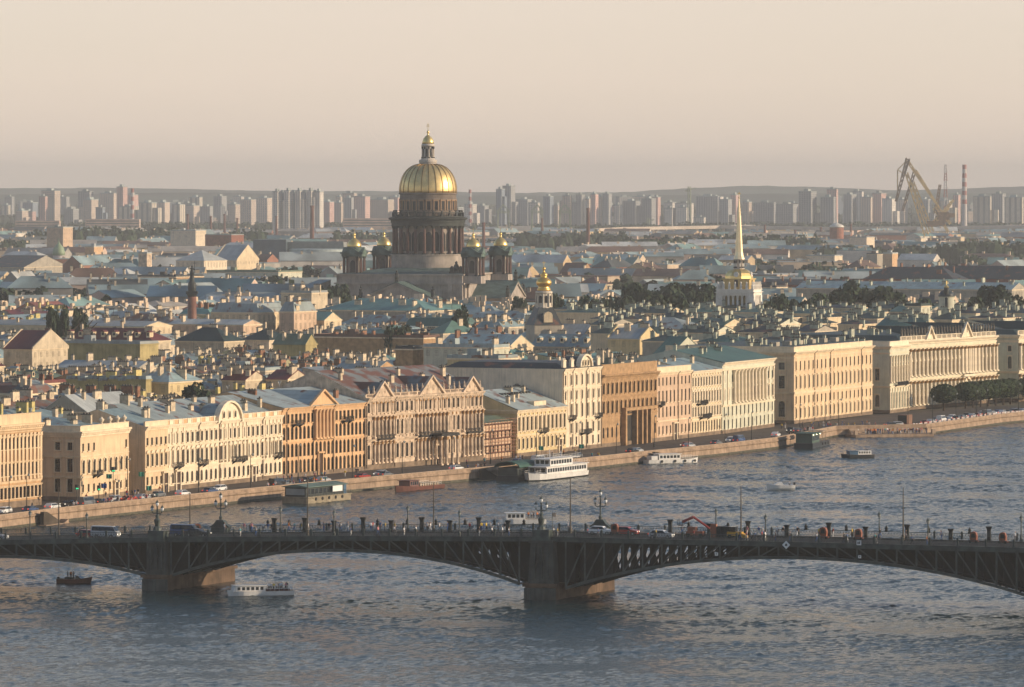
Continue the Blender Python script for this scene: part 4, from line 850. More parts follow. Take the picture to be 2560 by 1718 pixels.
def belltower(x, y):
    o = thing('x', None, None); o.name = 'bell_tower'; o.parent = cat_; o.location = (x, y, 0)
    m = MB(); m.box(-4.6, 4.6, -4.6, 4.6, 29, 32.4); m.box(-2.6, 2.6, -2.6, 2.6, 32.4, 41.2); m.build('wall', dstone, o)
    m = MB(); m.box(-4.7, 4.7, -4.7, 4.7, 41, 42.2); m.box(-5.2, 5.2, -5.2, 5.2, 42.2, 42.9)
    for rz_ in (0, 1): m.ext([(-3.4, 42.9), (3.4, 42.9), (0, 45.2)], -4.9, 4.9, 'y' if rz_ == 0 else 'x')
    m.lathe([(3.9, 42.9), (3.9, 45.0), (3.3, 45.3)], 16); m.build('entablature', patina, o)
    for sx in (-1, 1):
        for sy in (-1, 1):
            for a, b in ((3.9, 3.9), (3.9, 2.2), (2.2, 3.9)): put(BTC, 'column', o, (sx * a, sy * b, 32.4))
    for k in range(4): put(bigwin, 'window', o, (2.65 * sin(k * pi / 2), -2.65 * cos(k * pi / 2), 33.5), k * pi / 2, (.8, 1, .95))
    m = MB(); m.lathe([(3.2, 45.2), (3.25, 45.8), (3.0, 46.9), (2.2, 48.1), (1.2, 48.8), (.6, 49.3), (.45, 50.2), (.7, 50.7), (.5, 51.3), (.12, 51.8)], 24); c = m.build('gold_dome', gold_b, o, smooth=True)
    m = MB(); m.box(-.07, .07, -.07, .07, 51.8, 53.8); m.box(-.5, .5, -.06, .06, 53, 53.16); m.build('cross', gold_b, c)
q = MB(); q.box(-.6, .6, -.6, .6, 0, .5, 1); q.lathe([(.45, .5), (.4, 7.6)], 8); q.lathe([(.42, 7.6), (.65, 8.6)], 8, m=1); BTC = q.mesh('column', [redcol, dstone2])
for a, b in ((-27.5, -27.5), (27.5, -27.5), (27.5, 27.5), (-27.5, 27.5)): belltower(a, b)
q = MB(); q.box(-3, 3, -1.5, 1.5, 0, 1); q.lathe([(1.2, 1), (1.6, 2.5), (1.0, 4), (.5, 4.6), (.7, 5.2), (.1, 5.8)], 8); q.lathe([(.9, 1), (1.0, 2.6), (.3, 3.6)], 7, 2, 0); q.lathe([(.9, 1), (1.0, 2.6), (.3, 3.6)], 7, -2, 0)
put(q.mesh('statue', bronze), 'statue', cat_, (20.5, -31, 33.3))
# --- memorial column
ad_ = 2140.0; o = thing('memorial_column', 'dark red granite memorial column topped by a bronze angel with a cross', 'column', (X(480, ad_), ad_, 0))
s_ = ad_ / F
m = MB(); m.lathe([(2.5, GZ), (2.5, 8), (2.0, 9), (1.9, Z(821, ad_)), (1.7, Z(742, ad_))], 24); m.build('shaft', mat('column_granite', (.26, .12, .08), .5, 0, .2, .3, streak=.3), o, smooth=True)
m = MB(); m.box(-2.3, 2.3, -2.3, 2.3, Z(735, ad_), Z(728, ad_)); m.lathe([(1.7, Z(742, ad_)), (2.2, Z(735, ad_))], 12); m.lathe([(1.5, Z(728, ad_)), (1.7, Z(720, ad_)), (1.5, Z(708, ad_)), (1.0, Z(703, ad_)), (.75, Z(690, ad_)), (.85, Z(688, ad_))], 12); m.build('capital', bronze, o)
m = MB(); m.lathe([(.65, Z(688, ad_)), (.9, Z(683, ad_)), (.5, Z(677, ad_)), (.62, Z(671, ad_)), (.25, Z(668.5, ad_)), (.3, Z(666, ad_)), (.05, Z(663.5, ad_))], 9); m.tube((.2, 0, Z(672, ad_)), (1.2, 0, Z(674, ad_)), .25, n=5); m.tube((-.2, 0, Z(672, ad_)), (-1.1, 0, Z(670, ad_)), .3, .1, n=5); m.tube((1.0, 0, Z(684, ad_)), (1.0, 0, Z(652, ad_)), .12, n=4); m.tube((.3, 0, Z(658, ad_)), (1.7, 0, Z(658, ad_)), .12, n=4); m.build('angel', bronze, o)
# --- spire tower
dd = 2110.0; zz = lambda v: Z(v, dd)
o = thing('spire_tower', 'white columned square tower with gilded dome and tall golden spire', 'tower', (X(1847.5, dd), dd, 0), radians(-15))
w1 = mat('tower_white', (.84, .78, .68), .8, 0, .06, .5, streak=.12); och = mat('tower_ochre', (.60, .43, .18), .85, 0, .08, .5)
m = MB(); h_ = 6.3; m.box(-h_ + 1.5, h_ - 1.5, -h_ + 1.5, h_ - 1.5, GZ, zz(738)); m.box(-h_ - 1.5, h_ + 1.5, -h_ - 1.5, h_ + 1.5, GZ, zz(780)); m.build('wall', och, o)
m = MB()
for sx in (-1, 1):
    for sy in (-1, 1): m.box(sx * h_ - 1.3, sx * h_ + 1.3, sy * h_ - 1.3, sy * h_ + 1.3, zz(780), zz(738))
m.box(-7.5, 7.5, -7.5, 7.5, zz(738), zz(731)); m.box(-8, 8, -8, 8, zz(731), zz(729.5)); m.box(-7.4, 7.4, -7.4, 7.4, zz(729.5), zz(724)); m.box(-7.7, 7.7, -7.7, 7.7, zz(724), zz(722.8)); m.build('entablature', w1, o)
for k in range(4):
    for i in range(6):
        x = -4.5 + i * 1.8; a = k * pi / 2; put(colmesh(zz(738) - zz(780), .48, 'col', w1, w1), 'column', o, (x * cos(a) + 6.1 * sin(a), x * sin(a) - 6.1 * cos(a), zz(780)), a)
q = MB(); q.box(-.4, .4, -.4, .4, 0, .6); q.lathe([(.4, .6), (.5, 1.3), (.28, 2.1), (.34, 2.6), (.05, 3.0)], 7); g = q.mesh('statue', w1)
for k in range(4):
    for i in range(7): x = -6.9 + i * 2.3; a = k * pi / 2; put(g, 'statue', o, (x * cos(a) + 7 * sin(a), x * sin(a) - 7 * cos(a), zz(722.8)))
m = MB(); m.box(-5.2, 5.2, -5.2, 5.2, zz(723), zz(699)); m.box(-5.6, 5.6, -5.6, 5.6, zz(699), zz(696.5)); m.build('attic', och, o)
for k in range(4): put(bigwin, 'window', o, (5.25 * sin(k * pi / 2), -5.25 * cos(k * pi / 2), zz(717)), k * pi / 2, (.5, 1, .5))
prof = [(5.6, zz(696.5)), (5.5, zz(690)), (5.0, zz(683)), (4.1, zz(677)), (3.2, zz(674)), (2.4, zz(672.5))]
m = MB(); m.lathe(prof, 8, a0=pi / 8); gd = m.build('gilded_dome', gold_b, o)
q = MB(); q.lathe([(1.0, -.2), (1.0, .2)], 16); g = q.mesh('clock', [w1])
for k in range(4): c_ = put(g, 'clock', o, (4.95 * sin(k * pi / 2), -4.95 * cos(k * pi / 2), zz(686)), rot=(pi / 2, 0, k * pi / 2))
m = MB(); m.lathe([(2.2, zz(673)), (2.2, zz(670)), (1.4, zz(669.8)), (1.4, zz(652)), (2.0, zz(651)), (2.3, zz(648))], 16); la = m.build('lantern', mat('lantern_stone', (0, 0, 0)), o); ringcols(la, 8, 1.85, zz(670), zz(651), .2, w1)
m = MB(); m.lathe([(2.2, zz(648)), (2.1, zz(645)), (1.8, zz(640)), (1.5, zz(630)), (.92, zz(565)), (.22, zz(500)), (.12, zz(497)), (.35, zz(495)), (.35, zz(493)), (.1, zz(491)), (.1, zz(482))], 8); sp = m.build('spire', mat('gilding_pale', (.88, .70, .42), .4, .7, .06), o)
m = MB(); m.ext([(-.9, zz(486)), (.8, zz(486)), (.4, zz(483)), (.1, zz(479)), (-.2, zz(483))], -.06, .06); m.build('ship_weathervane', gold_b, sp)
# --- small gold onion dome of the palace church
dd = 1900.0; o = thing('onion_dome_church', 'small church with ornate white drum and bright gold onion dome', 'church', (X(1359.8, dd), dd, 0), .3)
m = MB(); m.lathe([(2.6, zz(768)), (2.6, zz(735)), (3.0, zz(733)), (3.0, zz(729)), (2.4, zz(727))], 16); m.build('drum', mat('drum_white', (.66, .58, .46), .8, 0, .1, .6), o)
m = MB()
for k in range(8):
    a = k * pi / 4; put(bigwin, 'window', o, (2.62 * cos(a), 2.62 * sin(a), zz(757)), a + pi / 2, (.36, 1, .42))
    m.tube((2.75 * cos(a + pi / 8), 2.75 * sin(a + pi / 8), zz(768)), (2.75 * cos(a + pi / 8), 2.75 * sin(a + pi / 8), zz(735)), .28, n=6)
m.lathe([(2.9, zz(770)), (2.9, zz(767))], 16); m.build('column', mat('drum_white', (0, 0, 0)), o)['kind'] = 'stuff'
m = MB(); m.lathe([(2.5, zz(727)), (2.3, zz(722)), (1.9, zz(718)), (2.0, zz(716)), (2.6, zz(712)), (2.75, zz(706)), (2.4, zz(700)), (1.5, zz(695)), (1.0, zz(692)), (1.3, zz(689)), (1.2, zz(685)), (.5, zz(681)), (.3, zz(676)), (.55, zz(674)), (.6, zz(671)), (.3, zz(668)), (.08, zz(667))], 16); oo = m.build('onion_dome', mat('gilding_rich', (.92, .56, .15), .34, 0.85, .08), o, smooth=True)
m = MB(); m.box(-.08, .08, -.08, .08, zz(667), zz(652)); m.box(-.6, .6, -.07, .07, zz(658), zz(656.5)); m.build('cross', gold_b, oo)
m = MB(); m.add([(-5.2, -5.2, GZ + 21), (5.2, -5.2, GZ + 21), (5.2, 5.2, GZ + 21), (-5.2, 5.2, GZ + 21), (-2.6, -2.6, zz(768)), (2.6, -2.6, zz(768)), (2.6, 2.6, zz(768)), (-2.6, 2.6, zz(768))], [(0, 1, 5, 4), (1, 2, 6, 5), (2, 3, 7, 6), (3, 0, 4, 7), (4, 5, 6, 7), (3, 2, 1, 0)]); m.build('roof', RF['dark'], o)
m = MB(); m.box(-5, 5, -5, 5, GZ, GZ + 21); m.build('wall', ST['grey'], o)
m = MB(); m.ext([(-1.6, 0), (1.6, 0), (1.6, 2.6), (1.1, 3.4), (0, 3.8), (-1.1, 3.4), (-1.6, 2.6)], -1, 3); m.build('dormer', ST['pale'], o, (0, -4.2, GZ + 22))
# ================================================================ trees: shared crown and trunk meshes
def leafmat(name, col, var=.5):
    if name in MATS: return MATS[name]
    m = bpy.data.materials.new(name); m.use_nodes = True; MATS[name] = m; t = m.node_tree; N = t.nodes; L = t.links.new; b = N['Principled BSDF']
    b.inputs['Roughness'].default_value = .75; b.inputs['Specular IOR Level'].default_value = .25
    co = N.new('ShaderNodeTexCoord'); ns = N.new('ShaderNodeTexNoise'); ns.inputs['Scale'].default_value = 3.2; ns.inputs['Detail'].default_value = 2; L(co.outputs['Object'], ns.inputs['Vector'])
    ge = N.new('ShaderNodeNewGeometry'); oi = N.new('ShaderNodeObjectInfo')
    a = N.new('ShaderNodeMath'); a.operation = 'MULTIPLY_ADD'; a.inputs[1].default_value = .35; L(ge.outputs['Random Per Island'], a.inputs[0]); L(ns.outputs[0], a.inputs[2])
    a2 = N.new('ShaderNodeMath'); a2.operation = 'MULTIPLY_ADD'; a2.inputs[1].default_value = .3; L(oi.outputs['Random'], a2.inputs[0]); L(a.outputs[0], a2.inputs[2])
    r = N.new('ShaderNodeMapRange'); r.inputs[1].default_value = .4; r.inputs[2].default_value = 1.2; L(a2.outputs[0], r.inputs[0])
    mx = N.new('ShaderNodeMix'); mx.data_type = 'RGBA'; L(r.outputs[0], mx.inputs[0])
    mx.inputs[6].default_value = (*[c * (1 - var) for c in col], 1); mx.inputs[7].default_value = (*[c * (1 + var) for c in col], 1); L(mx.outputs[2], b.inputs['Base Color']); return m
leaf = leafmat('foliage', (0.024, 0.042, 0.018), .65); leaf_t = leafmat('foliage_trimmed', (0.03, 0.05, 0.018)); bark = mat('bark', (.07, .05, .035), .95, 0, .3, 2)
def crown_mesh(seed, n, wide=1.0, shape='round', q=.075, lm=leaf):
    r = random.Random(seed); m = MB(); cl = []
    nc = 16
    for i in range(nc):
        a = r.uniform(0, 2 * pi); h = r.uniform(-.55, .8); rr = sqrt(max(0, 1 - (h * .95) ** 2)) * r.uniform(.25, .72)
        if shape == 'ball': rr *= 1.0
        cl.append((rr * cos(a) * wide, rr * sin(a) * wide, h * .82, r.uniform(.24, .44)))
    cl.append((0, 0, 0, .6))
    for i in range(n):
        c = r.choice(cl); d = Vector((r.gauss(0, 1), r.gauss(0, 1), r.gauss(0, 1))).normalized(); p = Vector(c[:3]) + d * c[3] * r.uniform(.75, 1.08)
        if shape == 'ball': 
            d = Vector((r.gauss(0, 1), r.gauss(0, 1), r.gauss(0, 1))).normalized(); p = d * r.uniform(.86, 1.0)
        nn = (d + Vector((r.uniform(-.7, .7), r.uniform(-.7, .7), r.uniform(-.5, .7)))).normalized(); u = nn.orthogonal().normalized(); w = nn.cross(u); k = q * r.uniform(.6, 1.5)
        m.add([tuple(p - u * k - w * k), tuple(p + u * k * 1.2 - w * k * .5), tuple(p + w * k * 1.2), tuple(p - u * k * .9 + w * k * .6)], [(0, 1, 2, 3)])
    return m.mesh('crown', lm)
CROWN = [crown_mesh(s, 1500, w) for s, w in ((1, 1), (2, 1.1), (3, .95), (4, 1.15), (5, 1))]
CROWN_FAR = [crown_mesh(s, 420, w, q=.13) for s, w in ((11, 1), (12, 1.2), (13, .9), (14, 1.1))]
BALL = crown_mesh(21, 1600, shape='ball', q=.07, lm=leaf_t)
m = MB(); m.tube((0, 0, 0), (.02, 0, .5), .05, .035); m.tube((.02, 0, .5), (.0, .02, 1), .035, .012)
for k in range(6): a = k * 1.05; m.tube((.01, 0, .42 + .06 * k), (.3 * cos(a), .3 * sin(a), .75 + .05 * k), .02, .006, 5)
TRUNK = m.mesh('trunk', bark)
def tree(x, y, h, w, label, group, far=False, zb=GZ, ball=False, name='broadleaf_tree'):
    o = thing(name, label, 'tree', (x, y, zb), RND.uniform(0, 6.28), group)
    cm = BALL if ball else RND.choice(CROWN_FAR if far else CROWN); ch = h * (.7 if ball else .8)
    put(TRUNK, 'trunk', o, (0, 0, 0), 0, (h * .8, h * .8, h * .8)); put(cm, 'crown', o, (0, 0, h - ch / 2), RND.uniform(0, 6), (w / 2, w / 2, ch / 2 / .95)); return o
TREES = []      # (u, v of the top, distance, width px, kind)
for u, v, d, w in ((1480, 745, 2080, 60), (1520, 728, 2150, 70), (1575, 705, 2200, 78), (1610, 722, 2150, 60), (1660, 712, 2230, 82), (1705, 700, 2240, 80), (1735, 715, 2200, 66), (1775, 708, 2240, 70), (1795, 730, 2180, 50), (1640, 735, 2100, 60), (1555, 742, 2050, 60), (1700, 738, 2080, 70),
                   (1915, 748, 2050, 60), (1960, 738, 2100, 64), (2005, 742, 2080, 60), (2050, 732, 2120, 66), (2100, 722, 2150, 70), (2145, 705, 2200, 84), (2185, 718, 2160, 70), (2220, 708, 2190, 80), (2260, 735, 2100, 60), (2310, 745, 2060, 56), (2490, 705, 2200, 86), (2530, 720, 2150, 70), (2440, 742, 2080, 60), (2400, 748, 2050, 60),
                   (1395, 740, 2150, 36), (1300, 740, 2200, 40), (1330, 752, 2150, 34), (845, 712, 2350, 60), (815, 722, 2330, 50), (880, 735, 2300, 46), (480, 962, 1420, 74), (512, 975, 1410, 50), (160, 770, 1900, 30), (200, 762, 1950, 34), (130, 765, 1920, 30), (1150, 770, 1950, 36), (985, 800, 1850, 40), (1010, 797, 1860, 36)):
    top = Z(v, d); tree(X(u, d), d, max(8, top - GZ), w * d / F * 1.45, 'dark tree in full leaf ' + where(u, v + 20), 'dark trees among the roofs')
for i, u in enumerate((2303,)): p = bpnt(u); tree(p.x + 6, p.y - 13, 8.2, 8.6, 'round clipped tree alone near the black kiosk on the embankment', 'clipped trees on the embankment', ball=True, name='clipped_tree')
for i, u in enumerate((2352, 2371, 2390, 2409, 2428, 2447, 2465, 2508, 2527, 2546, 2565)):
    p = bpnt(u); tree(p.x + 7, p.y - 9, 8.2, 7.8, 'clipped dark tree in the row before the columned palace', 'clipped trees on the embankment', ball=True, name='clipped_tree')
# ================================================================ the city behind the front row
EA = atan2(0.893, 0.449); E = Vector((0.449, 0.893, 0)); NI = Vector((-0.893, 0.449, 0)); RA = EA - pi / 2     # embankment axis, inland normal
WALLC = ['cream', 'olive', 'pale', 'grey', 'olive', 'grey', 'stone', 'white', 'green', 'cream', 'brown']
ST['olive'] = mat('stucco_olive', (.47, .43, .25), .9, 0, .12, .3, streak=.25); ST['cream'] = mat('stucco_cream_old', (.60, .49, .34), .9, 0, .12, .3, streak=.25)
WNAME = dict(olive='olive yellow', cream='cream', yellow='yellow', pale='pale yellow', grey='grey', pink='pink', stone='sandstone', white='white', brown='brown', green='pale green', orange='orange', umber='dark brown', brick='red brick')
RNAME = dict(blue='blue grey roof', grey='light grey roof', teal='teal roof', green='green roof', dgreen='dark green roof', dark='blackish roof', red='dark red roof', rust='rust streaked roof', brown='brown roof', pale='whitish roof', ygreen='olive roof')
ST['brick'] = brick
ST['firewall'] = mat('firewall_yellow', (0.46, 0.37, 0.17), .9, 0, .16, .25, streak=.3)
FEAT = []       # (u0,u1,v0,v1,d): what must stay in view
win_small = {}
DORM = None
def dorm_mesh(rf):
    k = 'dorm' + rf
    if k not in WC:
        m = MB(); m.box(-.7, .7, -1.2, 1.2, -.6, 1.3); m.ext([(-.85, 1.3), (.85, 1.3), (0, 1.9)], -1.3, 1.4, m=1); m.box(-.45, .45, -1.23, -1.19, .1, 1.1, 2)
        WC[k] = m.mesh('dormer', [ST['pale'], RF[rf], glass])
    return WC[k]
CLN = ['roof_hatch', 'skylight', 'vent_pipe', 'satellite_dish']; CLUT = []
q = MB(); q.box(-.7, .7, -.6, .6, -.3, .9); q.box(-.8, .8, -.7, .7, .9, 1.02); CLUT.append(q.mesh('roof_hatch', ST['trim']))
q = MB(); q.box(-.9, .9, -.7, .7, -.4, .35); q.add([(-.8, -.6, .36), (.8, -.6, .36), (.8, .6, .42), (-.8, .6, .42)], [(0, 1, 2, 3)], 1); CLUT.append(q.mesh('skylight', [RF['dark'], glass]))
q = MB(); q.tube((0, 0, -.3), (0, 0, 1.6), .16, n=6); q.lathe([(.28, 1.6), (.05, 1.9)], 6); CLUT.append(q.mesh('vent_pipe', RF['grey']))
q = MB(); q.tube((0, 0, -.3), (0, 0, 1.2), .05, n=4); q.lathe([(.02, 0), (.55, .18), (.6, .22)], 10); q.v = [(x, y - z * .8 if abs(x) + abs(y) > .001 else y, z + 1.0) if i >= 16 else (x, y, z) for i, (x, y, z) in enumerate(q.v)]; CLUT.append(q.mesh('satellite_dish', mat('dish_white', (.7, .68, .64), .5)))
def house(x, y, rz, L, D, H, wall, roof, kind='gable', rh=3.0, nch=4, ccol='cream', wrows=1, label=None, dorm=0, name='town_house', seed=0, group=None, wend=True, fire=False, chs=1.0, cat='building', wn=True, antenna=False, wsp=3.0, wh=1.7):
    r = random.Random(seed or int(x * 7 + y * 13)); zb = GZ; H = H - zb
    o = thing(name, label or '', cat, (x, y, zb), rz, group); hx, hy = L / 2, D / 2
    m = MB(); m.box(-hx, hx, -hy, hy, -.3, H)
    if kind == 'gable':
        m.ext([(-hy, H), (hy, H), (0, H + rh)], -hx, hx, 'x')
        if fire: m.ext([(-hy - .1, H - .2), (hy + .1, H - .2), (hy + .1, H + .5), (0, H + rh + .6), (-hy - .1, H + .5)], hx - .1, hx + .35, 'x'); m.ext([(-hy - .1, H - .2), (hy + .1, H - .2), (hy + .1, H + .5), (0, H + rh + .6), (-hy - .1, H + .5)], -hx - .35, -hx + .1, 'x')
    if kind == 'shed': m.ext([(-hy, H), (hy, H), (hy, H + rh)], -hx, hx, 'x')
    m.box(-hx - .25, hx + .25, -hy - .3, hy + .3, H - .45, H - .05, 1); m.build('wall', [ST[wall], ST['trim'] if wall not in ('brick', 'firewall') else ST[wall]], o)
    m = MB(); e = .45; z = H + .02
    sl = rh / hy
    if kind == 'gable':
        m.ext([(-hy - e, z - e * sl), (0, z + rh), (hy + e, z - e * sl), (hy + e, z - e * sl + .12), (0, z + rh + .14), (-hy - e, z - e * sl + .12)], -hx - .15, hx + .15, 'x')
        zr = lambda xx, yy: H + rh * (1 - abs(yy) / hy)
    elif kind == 'hip':
        i = min(hy, hx * .98); t = z + rh; a = hx + e; b = hy + e
        m.add([(-a, -b, z), (a, -b, z), (a, b, z), (-a, b, z), (-hx + i, -.05, t), (hx - i, -.05, t), (hx - i, .05, t), (-hx + i, .05, t)], [(0, 1, 5, 4), (1, 2, 6, 5), (2, 3, 7, 6), (3, 0, 4, 7), (4, 5, 6, 7), (3, 2, 1, 0)])
        zr = lambda xx, yy: H + rh * min(1 - abs(yy) / hy, (hx - abs(xx)) / i if i > 0 else 1, 1)
    elif kind == 'shed':
        m.ext([(-hy - e, z - .1), (hy + e, z + rh), (hy + e, z + rh + .15), (-hy - e, z + .05)], -hx - .1, hx + .1, 'x'); zr = lambda xx, yy: H + rh * (yy + hy) / D
    elif kind == 'mansard':
        i = 2.2; t = z + rh * .75
        m.add([(-hx, -hy, z), (hx, -hy, z), (hx, hy, z), (-hx, hy, z), (-hx + i * .6, -hy + i, t), (hx - i * .6, -hy + i, t), (hx - i * .6, hy - i, t), (-hx + i * .6, hy - i, t), (-hx + hy, 0, z + rh), (hx - hy, 0, z + rh)],
              [(0, 1, 5, 4), (1, 2, 6, 5), (2, 3, 7, 6), (3, 0, 4, 7), (4, 5, 9, 8), (5, 6, 9), (6, 7, 8, 9), (7, 4, 8)]); zr = lambda xx, yy: H + rh * .8
    else:
        m.box(-hx - .1, hx + .1, -hy - .1, hy + .1, H, H + .25); m.box(-hx, hx, -hy, -hy + .3, H + .25, H + .9); m.box(-hx, hx, hy - .3, hy, H + .25, H + .9); m.box(-hx, -hx + .3, -hy + .3, hy - .3, H + .25, H + .9); m.box(hx - .3, hx, -hy + .3, hy - .3, H + .25, H + .9); zr = lambda xx, yy: H + .2
        if L > 8 and D > 7: m.box(-hx * .5, -hx * .5 + 3, -1.5, 1.5, H, H + 2.5)
    m.build('roof', RF[roof], o)
    for i in range(nch):
        xx = -hx + L * (i + .25 + .5 * r.random()) / nch; yy = r.choice((-.55, -.3, .05, .3)) * hy
        w = r.choice((.8, 1.3, 2.0, 3.0)); hh = r.choice((1.3, 1.8, 2.4)) * chs
        put(chimney_mesh(w, .8, round(hh, 1), ccol), 'chimney', o, (xx, yy, zr(xx, yy) - .1), r.choice((0, pi / 2)))
    if name == 'town_house' and y < 2100:
        for i in range(r.randint(2, 5)):
            xx, yy = r.uniform(-.85, .85) * hx, r.uniform(-.7, .3) * hy; ci = r.randrange(4); put(CLUT[ci], CLN[ci], o, (xx, yy, zr(xx, yy)))
    for i in range(dorm):
        xx = -hx + L * (i + .5) / dorm; put(dorm_mesh(roof), 'dormer', o, (xx, -hy * .62, H + rh * .38 if kind != 'mansard' else H + .9))
    if wn:
        n = max(1, int(L / wsp)); me = winmesh(1.05, wh, False)
        for j in range(wrows):
            zz_ = H - 1.1 - wh - j * 3.4
            if zz_ < 1: break
            for i in range(n): put(me, 'window', o, (-hx + L * (i + .5) / n, -hy - .05, zz_))
            if wend:
                k = max(1, int(D / 3.6))
                sgn = -1 if cos(rz) > .6 and False else 0
                for i in range(k): yy = -hy + D * (i + .5) / k; put(me, 'window', o, (-hx - .05, -yy, zz_), -pi / 2) if abs(rz - EA) < .4 else put(me, 'window', o, (hx + .05, yy, zz_), pi / 2)
    if antenna:
        m = MB(); m.tube((0, 0, H + rh * .5), (0, 0, H + rh + 5), .07, n=4); m.tube((-.8, 0, H + rh + 4), (.8, 0, H + rh + 4), .05, n=4); m.tube((-.6, 0, H + rh + 3), (.6, 0, H + rh + 3), .05, n=4); m.build('antenna', bronze, o)
    return o
def feat(u0, u1, vr, ve, vb, d, wall, roof, label, D=14, ax='A', kind='gable', **kw):
    """house placed so that its long side shows between columns u0,u1, ridge at row vr, eaves at ve, wall seen down to vb"""
    kw.setdefault('name', 'city_building'); uc = (u0 + u1) / 2; L = (u1 - u0) * d / F; H = Z(ve, d); rh = Z(vr, d) - H
    if ax == 'A': L = max(6, (L - D * .449 * .9) / .893); rz = RA
    elif ax == 'F': rz = 0
    else: L = max(6, (L - D * .893) / .449); rz = EA
    FEAT.append((u0, u1, vr, vb, d - 6)); return house(X(uc, d), d + (D / 2 if ax != 'B' else 0), rz, L, D, H, wall, roof, kind, max(rh, .4), label=label, **kw)
f = feat
f(151, 423, 821, 851, 858, 1856, 'cream', 'red', 'long building with dark red mansard roof and a row of dormer windows', D=13, dorm=8, nch=6, kind='hip')
f(10, 154, 829, 872, 925, 1740, 'cream', 'red', 'house with brown red sloping roof and big pale gable wall', D=22, nch=1, wrows=3, fire=True, ccol='brick')
f(136, 392, 857, 859, 904, 1790, 'firewall', 'pale', 'large blank beige firewall building below the long red roof', D=12, kind='flat', wn=False, nch=3)
f(136, 388, 904, 920, 926, 1700, 'grey', 'pale', 'long low house with whitish blue metal roof under the blank beige wall', D=12, nch=5)
f(438, 604, 820, 853, 876, 1880, 'cream', 'dgreen', 'house with big plain dark green roof right of the red roof', D=14, nch=3, kind='hip')
f(606, 722, 822, 850, 880, 1890, 'white', 'dgreen', 'white house with dark green hipped roof and tall chimneys', D=16, kind='hip', nch=3)
f(683, 790, 836, 860, 892, 1800, 'firewall', 'ygreen', 'olive yellow blank gable house beside the long brown wall', D=8, kind='gable', wn=False, nch=2)
f(784, 1097, 840, 843, 886, 1850, 'umber', 'brown', 'long brown blank brick wall building with chimneys along its top', D=12, kind='flat', wn=False, nch=7, ccol='brick')
f(-60, 425, 803, 814, 830, 2010, 'pale', 'pale', 'very long low building with whitish roof running from the left edge', D=20, nch=8, wrows=1)
f(420, 650, 800, 811, 820, 2030, 'pink', 'pale', 'long low peach fronted wing right of the dark stone column', D=14, nch=4)
f(528, 705, 752, 781, 822, 2080, 'pale', 'grey', 'peach ornate block with grey mansard roof and arched dormers', D=22, dorm=9, nch=6, wrows=3, kind='mansard', wsp=2.6, wh=2.2)
f(700, 785, 748, 779, 825, 2070, 'pink', 'grey', 'curved looking corner end of the peach ornate block with paired columns', D=18, dorm=4, nch=3, wrows=3, kind='mansard', wsp=2.2, wh=2.2)
f(703, 815, 722, 732, 772, 2260, 'cream', 'pale', 'tall sunlit cream building with toothed chimneys along its wall head', D=14, kind='flat', nch=9, wn=False, chs=1.3, ax='A')
f(735, 820, 702, 726, 738, 2420, 'grey', 'blue', 'building under bright blue metal roof left of the cathedral', D=24, nch=0, kind='shed', wn=False)
f(800, 1132, 748, 776, 785, 2160, 'grey', 'teal', 'very long teal roofed building in front of the cathedral', D=24, nch=9, kind='hip')
f(700, 850, 781, 800, 806, 2090, 'pale', 'teal', 'teal roofed wing with a bright row of windows, left of the green pyramid roofs', D=14, nch=4)
f(925, 1035, 814, 834, 842, 1930, 'grey', 'green', 'left green pyramid roof behind the long brown wall', D=26, kind='hip', nch=1)
f(1072, 1185, 803, 834, 842, 1930, 'grey', 'green', 'right taller green pyramid roof behind the long brown wall', D=26, kind='hip', nch=1)
f(1100, 1330, 838, 866, 880, 1800, 'pale', 'blue', 'wide blue grey roof in the middle with brick chimney stack', D=18, nch=5, ccol='brick')
f(1328, 1522, 838, 866, 884, 1840, 'grey', 'blue', 'long blue grey roof with a row of dormers, left of the yellow gable house', D=16, nch=4, dorm=5)
f(1522, 1645, 822, 846, 884, 1760, 'yellow', 'pale', 'sunlit yellow house with small triangular gables and pilastered wall', D=14, nch=3, wrows=2, fire=True)
f(1120, 1292, 893, 896, 946, 1500, 'yellow', 'grey', 'pale yellow green house with black iron balcony and flat roof terrace', D=12, kind='flat', nch=3, wrows=2, wsp=4)
f(1180, 1262, 918, 946, 966, 1440, 'white', 'blue', 'little white pavilion with grey pyramid roof on the terrace', D=11, kind='hip', nch=0)
f(340, 492, 918, 955, 975, 1480, 'yellow', 'blue', 'yellow house under a hipped blue grey roof beside the dark courtyard tree', D=18, kind='hip', nch=5)
for i, u in enumerate((182, 212, 236, 262, 290, 312, 334)):
    f(u, u + 26, 938 + i % 2 * 5, 948 + i % 2 * 4, 985, 1500 - i * 4, 'firewall', 'grey', 'narrow bright yellow firewall slab rising over grey roofs', D=3, kind='flat', wn=False, nch=1, ccol='yellow', ax='A')
f(556, 660, 930, 950, 956, 1500, 'cream', 'red', 'small red roofed house with cream chimneys, left one of two', D=12, nch=5)
f(668, 765, 927, 948, 956, 1505, 'cream', 'red', 'small red roofed house with cream chimneys, right one of two', D=12, nch=5)
f(230, 345, 930, 952, 965, 1560, 'white', 'dark', 'white plastered roof box house with brick patch near the yellow firewalls', D=10, kind='flat', nch=2)
f(548, 700, 900, 926, 932, 1600, 'grey', 'grey', 'grey blank walled house among red roofs', D=10, kind='flat', nch=4, wn=False)
f(835, 990, 905, 925, 935, 1600, 'brown', 'grey', 'grey roofed house with satellite dishes below the long brown wall', D=14, nch=6)
f(990, 1060, 868, 872, 905, 1650, 'umber', 'dark', 'small dark brown rooftop box building', D=8, kind='flat', nch=0, wn=False)
f(1060, 1270, 862, 868, 900, 1640, 'green', 'grey', 'long pale green wall building with flat roof above the balcony house', D=10, kind='flat', nch=4)
